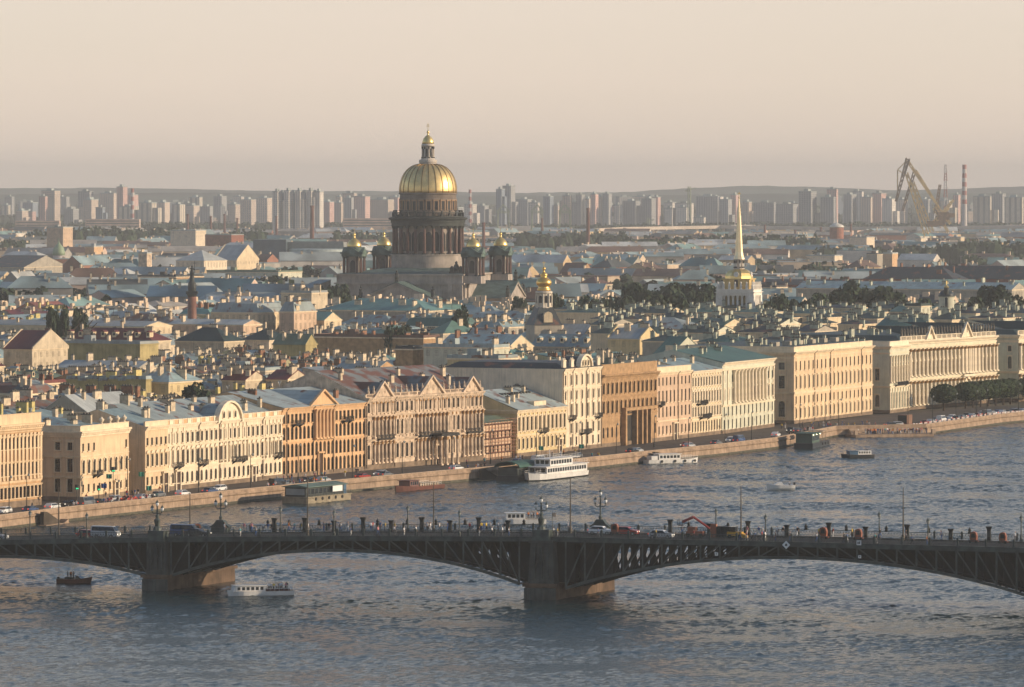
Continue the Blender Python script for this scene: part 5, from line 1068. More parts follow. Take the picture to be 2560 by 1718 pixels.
f(1640, 1760, 845, 890, 905, 1640, 'green', 'green', 'building with large plain sea green roof slope behind the pale palace', D=26, kind='gable', nch=3, ccol='pale')
f(1380, 1500, 812, 838, 850, 1900, 'pale', 'pale', 'low house with three whitish skylight roofs', D=14, nch=4)
f(1560, 1780, 795, 822, 838, 1850, 'pale', 'grey', 'grey hipped roof building with yellowish end wall before the spire tower', D=20, kind='hip', nch=3)
# far features
f(-40, 150, 640, 668, 692, 3900, 'dark_brick' if False else 'grey', 'dark', 'huge blackish shed roof at the left edge', D=60, nch=0, wn=False)
f(441, 560, 626, 652, 682, 3500, 'white', 'pale', 'wide white roofed theatre with a row of arches, left of the gabled hall', D=30, kind='hip', nch=1, wsp=3, wh=3)
f(536, 640, 614, 650, 672, 3600, 'pale', 'pale', 'white roofed gabled hall beside the round white roof', D=30, nch=0, fire=True)
f(500, 750, 670, 680, 690, 3300, 'green', 'ygreen', 'long flat pale green roof under the gabled hall', D=30, kind='flat', nch=2, wn=False)
f(345, 500, 688, 692, 712, 2900, 'umber', 'dark', 'long dark building with black roof left of the memorial column top', D=30, kind='flat', nch=3, wn=False)
f(117, 178, 567, 569, 612, 4700, 'pink', 'pale', 'pink sunlit block with stepped top far off on the left', D=16, kind='flat', nch=0, wrows=4, wsp=5)
f(426, 512, 575, 577, 604, 5200, 'white', 'pale', 'white cube building among the far trees', D=20, kind='flat', nch=0, wrows=2, wsp=7)
f(513, 606, 582, 588, 608, 5100, 'brick', 'pale', 'red brick works building right of the white cube', D=24, kind='flat', nch=3)
f(213, 254, 615, 617, 645, 4300, 'orange', 'pale', 'orange red cube house far left among grey roofs', D=14, kind='flat', nch=0, wn=False)
f(352, 372, 632, 634, 682, 3300, 'stone', 'pale', 'narrow tall sandstone slab house', D=6, kind='flat', nch=1)
f(2018, 2107, 636, 640, 655, 4300, 'white', 'pale', 'white flat roofed box building among the trees right of the spire', D=16, kind='flat', nch=0, wn=False)
f(2209, 2246, 632, 634, 656, 4400, 'orange', 'pale', 'orange sunlit box beside a grey one, before the cranes', D=12, kind='flat', nch=0, wn=False)
f(2168, 2208, 634, 636, 656, 4420, 'grey', 'dark', 'grey box building left of the orange sunlit one', D=12, kind='flat', nch=0, wn=False)
f(2126, 2188, 592, 594, 618, 5200, 'white', 'pale', 'white stepped building at the harbour below the domed church', D=20, kind='flat', nch=1, wn=False)
f(2290, 2312, 594, 596, 615, 5400, 'white', 'pale', 'narrow white block just left of the crane foot', D=10, kind='flat', nch=0, wn=False)
f(2375, 2412, 592, 594, 604, 5400, 'pale', 'pale', 'pale low box right of the crane foot', D=10, kind='flat', nch=0, wn=False)
f(1900, 2170, 700, 712, 722, 2950, 'brick', 'dark', 'long red brick warehouse with low dark roof, left part', D=16, nch=8, ccol='brick', wsp=5)
f(2165, 2420, 668, 698, 722, 3050, 'brick', 'dark', 'big red brick warehouse with blue black roof and small brick gable', kind='hip', D=22, nch=7, ccol='brick', wsp=5)
f(2330, 2640, 666, 697, 716, 3150, 'brick', 'dark', 'red brick warehouse wing with long dark roof at the right edge', D=22, nch=7, ccol='brick', wsp=5)
f(1895, 1970, 716, 718, 745, 2700, 'grey', 'dark', 'grey house with two sunlit yellow end walls right of the spire tower', D=14, kind='flat', nch=2, wn=False)
f(1400, 1484, 658, 684, 690, 3600, 'umber', 'brown', 'dark brown roofed block right of the cathedral', D=20, nch=2)
f(1482, 1555, 642, 663, 668, 3900, 'grey', 'teal', 'light teal roof, left of a pair, right of the cathedral', D=20, nch=3)
f(1556, 1610, 644, 663, 668, 3900, 'grey', 'teal', 'light teal roof, right of a pair, right of the cathedral', D=20, nch=3)
f(1440, 1530, 692, 712, 730, 3000, 'grey', 'brown', 'house with rusty red hipped roof and white side wing', D=20, kind='hip', nch=2)
f(2000, 2560, 706, 722, 735, 2450, 'grey', 'blue', 'long pale blue roof behind the dark trees at the right', D=18, nch=14, ccol='pale')
f(2275, 2320, 760, 765, 800, 2000, 'green', 'dgreen', 'green house block with blue black dome topped by gold ball', D=9, kind='flat', nch=0)
# museum roofscape: dark green roofs bristling with pale chimney stacks
r = random.Random(77); k = 0
for row, (dd, vr, ve) in enumerate(((1600, 858, 872), (1690, 838, 852), (1780, 815, 832), (1870, 798, 812), (1950, 782, 796), (2030, 770, 782), (2100, 762, 772))):
    u = 1480 + row * 0 + (260 if row == 0 else 130 if row == 1 else 0) - (90 if row > 4 else 0)
    if row == 0: u = 1790
    while u < 2620:
        w = r.uniform(90, 170)
        uc_ = u + w / 2; bb = bpnt(uc_); dqq = (Vector((X(uc_, dd), dd, 0)) - Vector((bb.x, bb.y, 0))).dot(NI)
        if dqq > (62 if uc_ > 1985 else 40):
            o = feat(u, u + w - 4, vr + r.uniform(-3, 3), ve + r.uniform(-3, 3), ve + 8, dd + r.uniform(-15, 15), r.choice(('green', 'grey', 'pale')), r.choice(('dgreen', 'dgreen', 'green', 'dark')), 'dark green roofed museum wing bristling with pale chimney stacks ' , D=r.uniform(14, 20), nch=int(w / 15), ccol='pale', chs=.85, name='museum_wing', kind=r.choice(('gable', 'hip', 'hip')), wn=False)
            uv = UV(o.location); o['label'] = r.choice(('dark green roofed wing with pale chimneys ', 'wing with green roof and crowded chimneys ')) + where(u + w / 2, vr); k += 1
        u += w
# ---------------------------------------------------------------- procedural town houses
def blocked(x, y, L, D, rz, top, name):
    ex = abs(L / 2 * cos(rz)) + abs(D / 2 * sin(rz)); ey = abs(L / 2 * sin(rz)) + abs(D / 2 * cos(rz))
    u0, _ = UV((x - ex, y, 0)); u1, _ = UV((x + ex, y, 0)); vt = UV((x, y, top))[1]
    if u1 < -60 or u0 > 2620: return True
    for a, b, v0, v1, d in FEAT:
        if min(u1, b) - max(u0, a) > 3:
            if y < d and vt < v1 - 4 and not (vt > v1): return True
            if abs(y - d) < 26 + D / 2 - 6 and v1 - v0 > 3 and y > d - 14: return True
    return False
FEAT += [(1330, 1390, 655, 790, 1880), (468, 494, 650, 820, 2130), (1795, 1905, 478, 772, 2090), (790, 1290, 320, 742, 2380), (1395, 1800, 735, 772, 2000), (1905, 2330, 740, 775, 2000), (452, 540, 955, 985, 1400), (2355, 2378, 700, 748, 2000)]
ZON_L = ['blue', 'grey', 'blue', 'grey', 'teal', 'dark', 'pale', 'blue', 'grey', 'rust', 'pale', 'ygreen', 'red']
ZON_M = ['teal', 'blue', 'green', 'grey', 'teal', 'ygreen', 'blue']
ZON_R = ['dgreen', 'green', 'dgreen', 'dark', 'green']
r = random.Random(5); nh = 0; cells = []
t_ = -260
B0 = bpnt(0)
qv = [0] + [30 + i * 22 for i in range(70)]
for qi, q in enumerate(qv[1:]):
    tt = -420 + (qi % 2) * 9
    while tt < 2300:
        w = r.uniform(16, 34); c = B0 + E * (tt + w / 2) + NI * (q + r.uniform(-2, 2)); cells.append((c.x, c.y, w)); tt += w + r.choice((1, 1, 3, 9))
cells = [c for c in cells if 1180 < c[1] < 2420 and abs(c[0]) < c[1] * .099 + 8]
cells.sort(key=lambda c: c[1])
LATE = []
adj = ['plain ', 'crowded ', 'low ', 'tall ', 'narrow ', 'wide ']
for x, y, w in cells:
    # stay behind the front row
    u = UV((x, y, GZ))[0]; b = bpnt(u)
    dq = (Vector((x, y, 0)) - Vector((b.x, b.y, 0))).dot(NI)
    if dq < (40 if u > 1700 else 34): continue
    far_ = y > 1750
    rz = r.choice((EA, EA, EA, RA)); D = r.uniform(11, 15); H = r.uniform(15, 19.5) if y < 1500 else r.uniform(15, 21); L = w if rz == EA else min(w, 24)
    rh = r.uniform(2.4, 4.2)
    if blocked(x, y, L, D, rz, H + rh, ''): 
        rh = 2
        for H in (15, 13, 11.5, 10, 8.5, 7, 5.5):
            if not blocked(x, y, L, D, rz, H + rh, ''): break
        else: continue
    zn = ZON_L if u < 1100 else ZON_M if u < 1900 else ZON_R
    roof = r.choice(zn); wall = r.choice(WALLC) if u < 1700 else r.choice(('green', 'pale', 'grey', 'cream'))
    kd = r.choice(('gable', 'gable', 'hip', 'hip', 'shed', 'flat', 'mansard')) if rz == EA else r.choice(('hip', 'hip', 'gable', 'mansard'))
    big = adj[3] if H > 19 else adj[2] if H < 14 else adj[4] if L < 20 else adj[5] if L > 31 else ''
    lab = big + WNAME[wall] + ' house with ' + RNAME[roof] + ' ' + where(u, UV((x, y, H))[1])
    cc = 'pale' if u > 1700 else r.choice(('cream', 'cream', 'cream', 'brick', 'yellow' if u < 700 else 'cream'))
    if nh >= 290: LATE.append((x, y, rz, L, D, H - GZ, wall, roof, kd, rh)); nh += 1; continue
    house(x, y, rz, L, D, H, wall, roof, kd, rh, r.randint(6, 11) if y < 1800 else r.randint(5, 8), cc, 1, lab, dorm=r.choice((0, 0, 3)) if kd in ('gable', 'mansard') else 0, group='town houses of the old quarter', fire=r.random() < .3, seed=nh + 3, wn=y < 2050, antenna=r.random() < .12)
    nh += 1
# ---------------------------------------------------------------- farther city: low blocks to the cathedral and beyond
far_wall = {k: mat('far_' + k, c, .9, 0, .15, .1, rnd=.15) for k, c in dict(cream=(.58, .45, .32), pink=(.55, .40, .31), grey=(.34, .31, .27), white=(.66, .58, .48), brick=(.32, .15, .10), ochre=(.52, .38, .22)).items()}
far_roof = {k: mat('far_roof_' + k, c, .7, 0, .2, .06, rnd=.2, spec=.4) for k, c in dict(blue=(.25, .33, .33), grey=(.33, .37, .35), pale=(.50, .50, .46), brown=(.18, .11, .08), teal=(.17, .27, .25), dark=(.07, .08, .08), red=(.24, .09, .07)).items()}
FR = dict(blue='blue grey', grey='grey', pale='whitish', brown='brown', teal='teal', dark='dark', red='red')
def block(x, y, rz, L, D, H, wk, rk, kind, rh, o=None, ch=3, rr=None, mb=None):
    hx, hy = L / 2, D / 2
    w = MB(); w.box(-hx, hx, -hy, hy, -.3, H); q = MB(); cm = MB()
    if kind == 'gable': w.ext([(-hy, H), (hy, H), (0, H + rh)], -hx, hx, 'x'); q.ext([(-hy - .5, H - .2), (0, H + rh + .05), (hy + .5, H - .2), (hy + .5, H), (0, H + rh + .3), (-hy - .5, H)], -hx, hx, 'x')
    elif kind == 'hip':
        i = min(hx, hy) * .95; q.add([(-hx - .5, -hy - .5, H), (hx + .5, -hy - .5, H), (hx + .5, hy + .5, H), (-hx - .5, hy + .5, H), (-hx + i, -.1, H + rh), (hx - i, -.1, H + rh), (hx - i, .1, H + rh), (-hx + i, .1, H + rh)], [(0, 1, 5, 4), (1, 2, 6, 5), (2, 3, 7, 6), (3, 0, 4, 7), (4, 5, 6, 7)])
    else: q.box(-hx - .2, hx + .2, -hy - .2, hy + .2, H, H + .5); q.box(-hx * .4, -hx * .4 + 4, -2, 2, H + .5, H + 2.5)
    cms = []
    for i in range(ch):
        xx = rr.uniform(-hx, hx) * .9; yy = rr.uniform(-hy, hy) * .5; s = rr.uniform(.6, 1.4); z = H + (rh * (1 - abs(yy) / hy) if kind != 'flat' else 0); cms.append((xx, yy, z, s))
    if mb is not None:
        c_, s_ = cos(rz), sin(rz)
        for xx, yy, z, s0 in cms: cm.box(xx - 1, xx + 1, yy - .6, yy + .6, z - .5, z + 2)
        for b, mi in ((w, wk), (q, rk), (cm, 0)): mb.add([(x + a * c_ - e * s_, y + a * s_ + e * c_, z + GZ) for a, e, z in b.v], b.f, mi)
        return
    w.build('wall', far_wall[wk], o); q.build('roof', far_roof[rk], o)
    for xx, yy, z, s in cms: put(chimney_mesh(1.3, .8, 1.8, 'cream'), 'chimney', o, (xx, yy, z), rr.choice((0, pi / 2)), s)
lm_ = MB(); rl = random.Random(3); WK_ = dict(olive='ochre', cream='cream', yellow='ochre', pale='cream', grey='grey', pink='pink', stone='ochre', white='white', brown='brick', green='grey'); LK = list(far_wall) + list(far_roof)
RK_ = dict(blue='blue', grey='grey', teal='teal', green='teal', dgreen='dark', dark='dark', red='red', rust='brown', brown='brown', pale='pale', ygreen='teal')
for x, y, rz, L, D, H, wall, roof, kd, rh in LATE: block(x, y, rz, L, D, H, LK.index(WK_[wall]), LK.index(RK_[roof]), kd if kd in ('gable', 'hip', 'flat') else 'hip', rh, None, rl.randint(4, 8), rl, lm_)
if LATE: tag(lm_.build('rooftop_quarter', [far_wall[k] if i < len(far_wall) else far_roof[k] for i, k in enumerate(LK)]), 'dense mass of small old rooftops before the cathedral square', kind='stuff')
r = random.Random(9); nb = 0; fm = MB(); FK = list(far_wall) + list(far_roof); fw = list(far_wall); fr = ['blue', 'grey', 'pale', 'grey', 'blue', 'teal', 'teal', 'pale', 'dark', 'blue', 'brown', 'grey']
treespots = []
y = 2450.0; rowi = 0; used = []
while y < 7200:
    step = 36 + (y - 2450) * .016; half = y * .098 + 30; x = -half + r.uniform(0, 20)
    rowi += 1
    while x < half:
        L = r.uniform(18, 44) * (1 + (y - 2450) / 6000); D = r.uniform(11, 17); H = r.uniform(12, 20); xx = x + L / 2; yy = y + r.uniform(-12, 12); rz = r.choice((RA + r.uniform(-.1, .1), .1, RA + .3)) if r.random() < .7 else EA
        x += (L * (.9 if rz != EA else .55)) + r.uniform(2, 22)
        u = UV((xx, yy, 0))[0]
        if blocked(xx, yy, L, D, rz, H + 3, ''): continue
        if 2380 < yy < 2540 and 800 < u < 1320: continue
        wood = (1290 < u < 1700 and 5000 < yy < 6000) or (u > 1900 and 3300 < yy < 4700 and r.random() < .75) or r.random() < (.2 if yy < 4500 else .45) 
        if wood: treespots.append((xx, yy, L, D)); continue
        wk, rk, kd = r.choice(fw), r.choice(fr), r.choice(('gable', 'gable', 'hip', 'flat'))
        if nb < 300:
            v = UV((xx, yy, H))[1]
            o = thing('city_block', ('long ' if L > 55 else 'small ' if L < 34 else '') + WNAME.get(wk, wk) + ' block with ' + FR[rk] + ' roof ' + where(u, v), 'building', (xx, yy, GZ), rz, 'low city blocks beyond the square')
            block(xx, yy, rz, L, D, H, wk, rk, kd, r.uniform(3, 6), o, r.randint(2, 5), r); nb += 1
        else: block(xx, yy, rz, L, D, H, FK.index(wk), FK.index(rk), kd, r.uniform(2, 5), None, 3, r, fm)
    y += step
tag(fm.build('distant_rooftops', [far_wall[k] if k in far_wall and i < len(fw) else far_roof[k] for i, k in enumerate(FK)]), 'far mass of low rooftops fading into haze', kind='stuff')
nt_ = 0
for xx, yy, L, D in treespots:
    for i in range(int(L / 13) + 1):
        if nt_ >= 230: break
        hh = r.uniform(14, 22); px = xx + r.uniform(-L / 2, L / 2); py = yy + r.uniform(-14, 14)
        u = UV((px, py, 0))[0]
        if blocked(px, py, 10, 10, 0, GZ + hh, ''): continue
        tree(px, py, hh, r.uniform(13, 20), 'hazy tree ' + where(u, UV((px, py, 15))[1]), 'hazy trees of the far city', far=True, name='hazy_tree'); nt_ += 1
# belts of far woodland nobody could count
def woods(name, spans, label):
    m = MB(); rr = random.Random(len(spans) * 7)
    for u0, u1, v0, d in spans:
        w = (u1 - u0) * d / F; n = int(w / 5.5); 
        for row in range(3):
            for i in range(n):
                x = X(u0, d) + w * (i + rr.random()) / n; y = d + row * 26 + rr.uniform(-10, 10); h = (Z(v0, d) - GZ) * rr.uniform(.8, 1.08); a = rr.uniform(6, 11)
                m.lathe([(a * .25, GZ + h * .12), (a * .7, GZ + h * .35), (a * .72, GZ + h * .62), (a * .4, GZ + h * .85)], 7, x, y)
                for k in range(30):
                    an = rr.uniform(0, 6.3); zz_ = rr.uniform(.3, 1); q = a * sqrt(max(.05, 1 - (zz_ - .45) ** 2 * 2.6)) * rr.uniform(.4, 1); c = Vector((x + q * cos(an), y + q * sin(an) * .7, GZ + h * zz_ - 1)); s = rr.uniform(1.2, 2.6)
                    n1 = Vector((rr.gauss(0, 1), rr.gauss(0, 1) - .6, rr.gauss(0, 1) + .5)).normalized(); u_ = n1.orthogonal().normalized(); w_ = n1.cross(u_)
                    m.add([tuple(c + u_ * s), tuple(c + w_ * s * .9), tuple(c - u_ * s * .8), tuple(c - w_ * s)], [(0, 1, 2, 3)])
    tag(m.build(name, leaf), label, kind='stuff')
woods('distant_woodland', [(175, 330, 568, 5600), (330, 432, 566, 5700), (570, 650, 572, 5600), (60, 130, 575, 5500), (840, 990, 578, 5400), (1290, 1420, 582, 5300), (1400, 1560, 578, 5500), (1560, 1700, 592, 5000), (1700, 1860, 588, 5200), (1860, 2060, 590, 5000), (2250, 2420, 612, 4500), (2050, 2260, 615, 4700), (2400, 2620, 600, 4600), (2430, 2620, 640, 4000), (1860, 2030, 652, 4000), (1250, 1330, 584, 5400), (1640, 1790, 650, 3900), (1790, 1900, 650, 4000), (1000, 1290, 600, 5000), (2030, 2200, 660, 3600), (1460, 1550, 700, 3300), (0, 170, 600, 5000), (660, 760, 690, 2900)], 'far dark belts of woodland between the roofs')
woods('faint_woodland', [(-60, 500, 556, 7600), (500, 1100, 556, 8000), (1100, 1700, 560, 7600), (1700, 2620, 556, 7800), (-60, 700, 536, 9800), (700, 1500, 538, 9800), (1500, 2620, 532, 9900), (-60, 1200, 512, 11600), (1200, 2620, 512, 11600)], 'faint tree belts at the foot of the tower blocks')
# ---------------------------------------------------------------- tower blocks on the skyline
TW = dict(cream=gridmat('tower_cream', (.62, .50, .40), (4, 3), (.35, .45)), pink=gridmat('tower_pink', (.62, .40, .34), (4, 3), (.35, .45)), grey=gridmat('tower_grey', (.36, .36, .35), (4, 3), (.4, .5)), white=gridmat('tower_white_wall', (.68, .62, .54), (4, 3), (.3, .45)), blue=gridmat('tower_blue', (.22, .27, .32), (4, 3), (.4, .5)), stripe=gridmat('tower_striped', (.62, .54, .42), (9, 60), (.4, 1.0), (.26, .24, .22)))
TWN = dict(cream='cream', pink='pinkish', grey='grey', white='white', blue='bluish', stripe='striped')
RT = random.Random(5)
def tower(u0, u1, v, d, k, rz=None, step=None, label=None, D=None):
    L = (u1 - u0) * d / F; H = Z(v, d) - GZ; rz = -.35 if rz is None else rz
    o = thing('apartment_tower', label or (('tall ' if v < 495 else 'low ' if v > 520 else '') + TWN[k] + ' tower block ' + ('slab ' if L > 45 else '') + where((u0 + u1) / 2, v)), 'apartment block', (X((u0 + u1) / 2, d), d, GZ), rz, 'tower blocks along the skyline')
    D = D or min(22, L * .8 + 4); l = max(8, (L - D * abs(sin(rz))) / cos(rz))
    m = MB(); m.box(-l / 2, l / 2, -D / 2, D / 2, -.3, H)
    m.build('wall', TW[k], o)
    m = MB(); m.box(-l / 2 - .3, l / 2 + .3, -D / 2 - .3, D / 2 + .3, H, H + 1.2); m.box(-l * .2, l * .15, -D * .25, D * .25, H + 1.2, H + (step or 4.5)); m.build('roof_block', far_roof['grey'], o)
    if RT.random() < .6: m = MB(); k_ = RT.choice((-1, 1)); q_ = RT.uniform(.55, .9); m.box(k_ * l * .5 - (0 if k_ > 0 else l * .45), k_ * l * .5 + (l * .45 if k_ > 0 else 0), -D * .3, D * .35, -.3, H * q_); m.build('wing', TW[k], o)
    return o
r = random.Random(21)
for a in ((104, 150, 478, 8800, 'cream'), (98, 118, 492, 8700, 'pink'), (196, 232, 480, 9000, 'grey'), (208, 245, 500, 8700, 'cream'), (250, 292, 484, 9200, 'cream'), (292, 318, 468, 9000, 'pink'), (240, 262, 520, 8300, 'blue'), (318, 345, 488, 9300, 'pink'),
          (348, 392, 508, 8600, 'stripe'), (392, 424, 507, 8650, 'cream'), (430, 462, 512, 8800, 'stripe'), (462, 500, 515, 8900, 'cream'), (500, 532, 518, 8700, 'grey'), (534, 566, 492, 9200, 'grey'), (570, 600, 512, 8900, 'cream'), (600, 640, 500, 9300, 'cream'), (640, 680, 496, 9400, 'cream'),
          (805, 835, 506, 8700, 'pink'), (835, 858, 508, 8750, 'cream'), (856, 892, 484, 9000, 'cream'), (860, 884, 496, 8600, 'grey'), (884, 925, 492, 8900, 'pink'), (925, 985, 500, 9000, 'cream'), (975, 1000, 494, 9200, 'pink'), (160, 196, 524, 8900, 'grey'), (40, 70, 528, 8900, 'cream'),
          (1160, 1192, 512, 8800, 'white'), (1190, 1222, 516, 8900, 'grey'), (1240, 1262, 474, 8600, 'blue'), (1256, 1288, 466, 8700, 'grey'), (1290, 1330, 500, 9000, 'grey'), (1320, 1350, 508, 8700, 'white'), (1358, 1384, 492, 8900, 'blue'), (1382, 1405, 514, 9000, 'cream'),
          (1406, 1430, 490, 8800, 'cream'), (1430, 1442, 506, 8900, 'grey'), (1440, 1462, 488, 8800, 'grey'), (1462, 1478, 498, 8900, 'cream'), (1476, 1496, 486, 8700, 'pink'), (1494, 1504, 492, 8800, 'cream'), (1506, 1530, 486, 8800, 'grey'), (1534, 1556, 514, 8700, 'white'), (1556, 1600, 504, 8900, 'grey'),
          (1604, 1640, 498, 8700, 'grey'), (1630, 1652, 494, 8800, 'pink'), (1660, 1690, 522, 8600, 'white'), (1690, 1722, 520, 8600, 'white'), (1740, 1800, 492, 9000, 'grey'), (1800, 1830, 500, 8800, 'grey'), (1826, 1850, 488, 9000, 'pink'), (1856, 1880, 506, 8900, 'cream'), (1885, 1940, 508, 9000, 'grey'),
          (1940, 1996, 512, 8900, 'grey'), (1996, 2042, 480, 8300, 'grey'), (2050, 2090, 494, 8300, 'grey'), (2066, 2096, 474, 8700, 'pink'), (2108, 2142, 488, 8900, 'grey'), (2122, 2160, 480, 9000, 'white'), (2150, 2182, 494, 8900, 'cream'), (2180, 2216, 484, 9100, 'pink'), (2204, 2240, 498, 8800, 'white'), (2240, 2270, 500, 9000, 'cream'),
          (2340, 2382, 502, 8700, 'stripe'), (2432, 2480, 492, 8600, 'stripe'), (2478, 2516, 486, 8800, 'grey'), (2510, 2560, 494, 8700, 'stripe'), (2382, 2402, 488, 9000, 'pink'), (2290, 2330, 500, 9000, 'grey'), (1100, 1160, 520, 9000, 'grey')):
    u0, u1, v, d, k = a; tower(u0, u1, v, d, k, r.choice((-.35, -.35, -.45, -.2)))
for i, u in enumerate((684, 712, 740, 768)):
    tower(u, u + 19, 478 if i else 480, 7400, 'white', -.5, label='pale slab of the row of five tall slabs with dark gaps'); 
tower(790, 806, 480, 7400, 'white', -.5, label='pale slab of the row of five tall slabs with dark gaps')
for i, u in enumerate((700, 729, 757, 783)): tower(u, u + 12, 483, 7440, 'blue', -.2, label='dark recessed link between the five tall pale slabs', D=10)
for i in range(95):
    u = r.uniform(-50, 2600); d = r.uniform(8900, 11500); v = 480 + (HC - r.choice((27, 27, 36, 45, 50, 60))) * F / d
    if 985 < u < 1150: continue
    tower(u, u + r.uniform(14, 50), v, d, r.choice(('cream', 'pink', 'grey', 'white', 'grey', 'blue', 'stripe')), r.choice((-.35, -.2, .3)))
# ---------------------------------------------------------------- factory chimneys, masts, viaduct, cranes, churches
stk = mat('brick_chimney', (.17, .075, .055), .9, 0, .15, .3); red = mat('signal_red', (.36, .12, .10), .6, 0, .1); wht = mat('signal_white', (.55, .50, .47), .6, 0, .05); steel = mat('crane_yellow', (.78, .56, .26), .6, 0, .15, .2); steel_d = mat('crane_dark', (.30, .20, .13), .7, 0, .2)
def stack(u, v0, v1, d, w, label, m_=stk, bands=0):
    r1 = w * d / F / 2; z1 = Z(v0, d); z0 = GZ; o = thing('factory_chimney', label, 'chimney', (X(u, d), d, 0))
    if bands:
        zb = Z(v1, d)
        m = MB(); m.lathe([(r1 * 1.3, z0), (r1 * 1.15, zb)], 12); m.build('base', wht, o)
        for i in range(bands):
            a, b = zb + (z1 - zb) * i / bands, zb + (z1 - zb) * (i + 1) / bands
            m = MB(); m.lathe([(r1 * (1.15 - .2 * i / bands), a), (r1 * (1.15 - .2 * (i + 1) / bands), b)], 12); m.build('red_band' if (bands - i) % 2 else 'white_band', red if (bands - i) % 2 else wht, o)
    else:
        m = MB(); m.lathe([(r1 * 1.3, z0), (r1 * .85, z1 - 2)], 12); m.build('shaft', m_, o)
        m = MB(); m.lathe([(r1 * .85, z1 - 2), (r1 * 1.1, z1 - 1.5), (r1 * 1.1, z1 - .3), (r1 * .8, z1)], 12); m.build('crown_ring', m_, o)
stack(780, 514, 592, 5300, 10, 'tall brick factory chimney above the dark modern theatre')
stack(1470, 520, 590, 5300, 9, 'tall dark factory chimney right of the cathedral')
stack(1209, 556, 605, 4900, 8, 'brick chimney just behind the right cathedral towers')
stack(331, 471, 545, 8000, 8, 'red and white banded power station chimney at the left', bands=7)
stack(1175, 474, 575, 7600, 7, 'thin red and white mast chimney right of the great dome', bands=11)
stack(2411, 412, 510, 7600, 11, 'taller red and white banded chimney right of the harbour cranes', bands=9)
for u, v in ((469, 535), (527, 540), (561, 535), (593, 545), (691, 540), (1355, 545), (1912, 562), (1988, 575), (2052, 568), (2127, 560)): stack(u, v, 575, 6400, 6, 'short hazy brick chimney ' + where(u, v))
stack(365, 640, 682, 3400, 6, 'thin sandstone coloured chimney left of the white theatre', mat('sandy_brick', (.42, .25, .17), .9, 0, .1))
def lattice(m, a, b, w, n=8, th=.25, mi=0):
    a = Vector(a); b = Vector(b); dr_ = (b - a); L_ = dr_.length; dr_.normalize(); s1 = Vector((0, 1, 0)); s2 = dr_.cross(s1).normalized()
    cs = [(s1 * i + s2 * j) * w / 2 for i, j in ((-1, -1), (1, -1), (1, 1), (-1, 1))]
    for c in cs: m.tube(a + c, b + c * .6, th, n=4, m=mi)
    for k in range(n):
        for q in range(4):
            c, e = cs[q], cs[(q + 1) % 4]; f0, f1 = k / n, (k + 1) / n
            m.tube(a.lerp(b, f0) + c * (1 - .4 * f0), a.lerp(b, f1) + e * (1 - .4 * f1), th * .6, n=4, m=mi)
def crane(pts, d, label):
    g = lambda u, v, dy=0: (X(u, d), d + dy, Z(v, d))
    o = thing('portal_crane', label, 'crane', (X(pts['foot'][0], d), d, GZ)); off = Vector(o.location)
    def part(nm, segs, w, mt, n=9, th=.75):
        m = MB(); w = w * 1.25
        for a, b in segs: lattice(m, Vector(g(*a)) - off, Vector(g(*b)) - off, w, n, th if nm != 'stay' else .3)
        m.build(nm, mt, o)
    for nm, segs, w, mt in pts['parts']: part(nm, segs, w, mt)
    fu, fv = pts['foot']; z = Z(fv, d) - GZ; m = MB()
    for sx in (-6, 6):
        for sy in (-6, 6): m.tube((sx, sy, 0), (sx * .5, sy * .5, z), .8, .6, 5)
    m.box(-6, 6, -6, 6, z * .4, z * .4 + 1.2); m.build('portal', steel, o)
    cu, cv, cw, chh = pts['cab']; m = MB(); c = Vector(g(cu, cv)) - off; m.box(c.x - cw, c.x + cw, c.y - 3, c.y + 3, c.z - chh, c.z + chh); m.box(c.x + cw, c.x + cw * 2, c.y - 2, c.y + 2, c.z - chh * .4, c.z + chh * .7); m.build('machine_house', steel_d, o)
crane(dict(foot=(2318, 590), cab=(2330, 560, 5, 3), parts=(('main_boom', (((2316, 588), (2266, 432)),), 3.2, steel), ('jib', (((2268, 400), (2240, 504)),), 2.2, steel_d), ('tip', (((2270, 396), (2258, 440)),), 3, steel_d), ('tie_beam', (((2270, 404), (2338, 506)),), 1.6, steel), ('stay', (((2244, 425), (2268, 400)), ((2244, 425), (2268, 440)), ((2244, 425), (2244, 500))), .5, steel))), 5450, 'tallest yellow lattice harbour crane with long jib, left of the pair')
crane(dict(foot=(2350, 592), cab=(2358, 540, 6, 4), parts=(('main_boom', (((2330, 580), (2282, 455)),), 3.0, steel), ('jib', (((2288, 424), (2256, 528)),), 2.0, steel_d), ('tie_beam', (((2290, 428), (2348, 520)),), 1.4, steel), ('rear_strut', (((2340, 515), (2376, 560)), ((2330, 560), (2372, 520))), 2.4, steel))), 5600, 'second yellow lattice harbour crane just right of the tallest one')
crane(dict(foot=(2362, 600), cab=(2350, 552, 5, 5), parts=(('main_boom', (((2338, 535), (2350, 462)),), 2.4, steel_d), ('back_frame', (((2350, 540), (2384, 500)), ((2336, 520), (2370, 580))), 2.2, steel))), 5750, 'short dark harbour crane with steep boom behind the yellow pair')
o = thing('lattice_mast', 'red and white open lattice mast between the cranes and the striped chimney', 'mast', (X(2364, 7600), 7600, GZ))
for i in range(7):
    a, b = Z(555 - i * 20.5, 7600) - GZ, Z(555 - (i + 1) * 20.5, 7600) - GZ; m = MB(); lattice(m, (0, 0, a), (0, 0, b), 6 - i * .4, 3, .5); m.build('red_section' if i % 2 else 'white_section', red if i % 2 else wht, o)
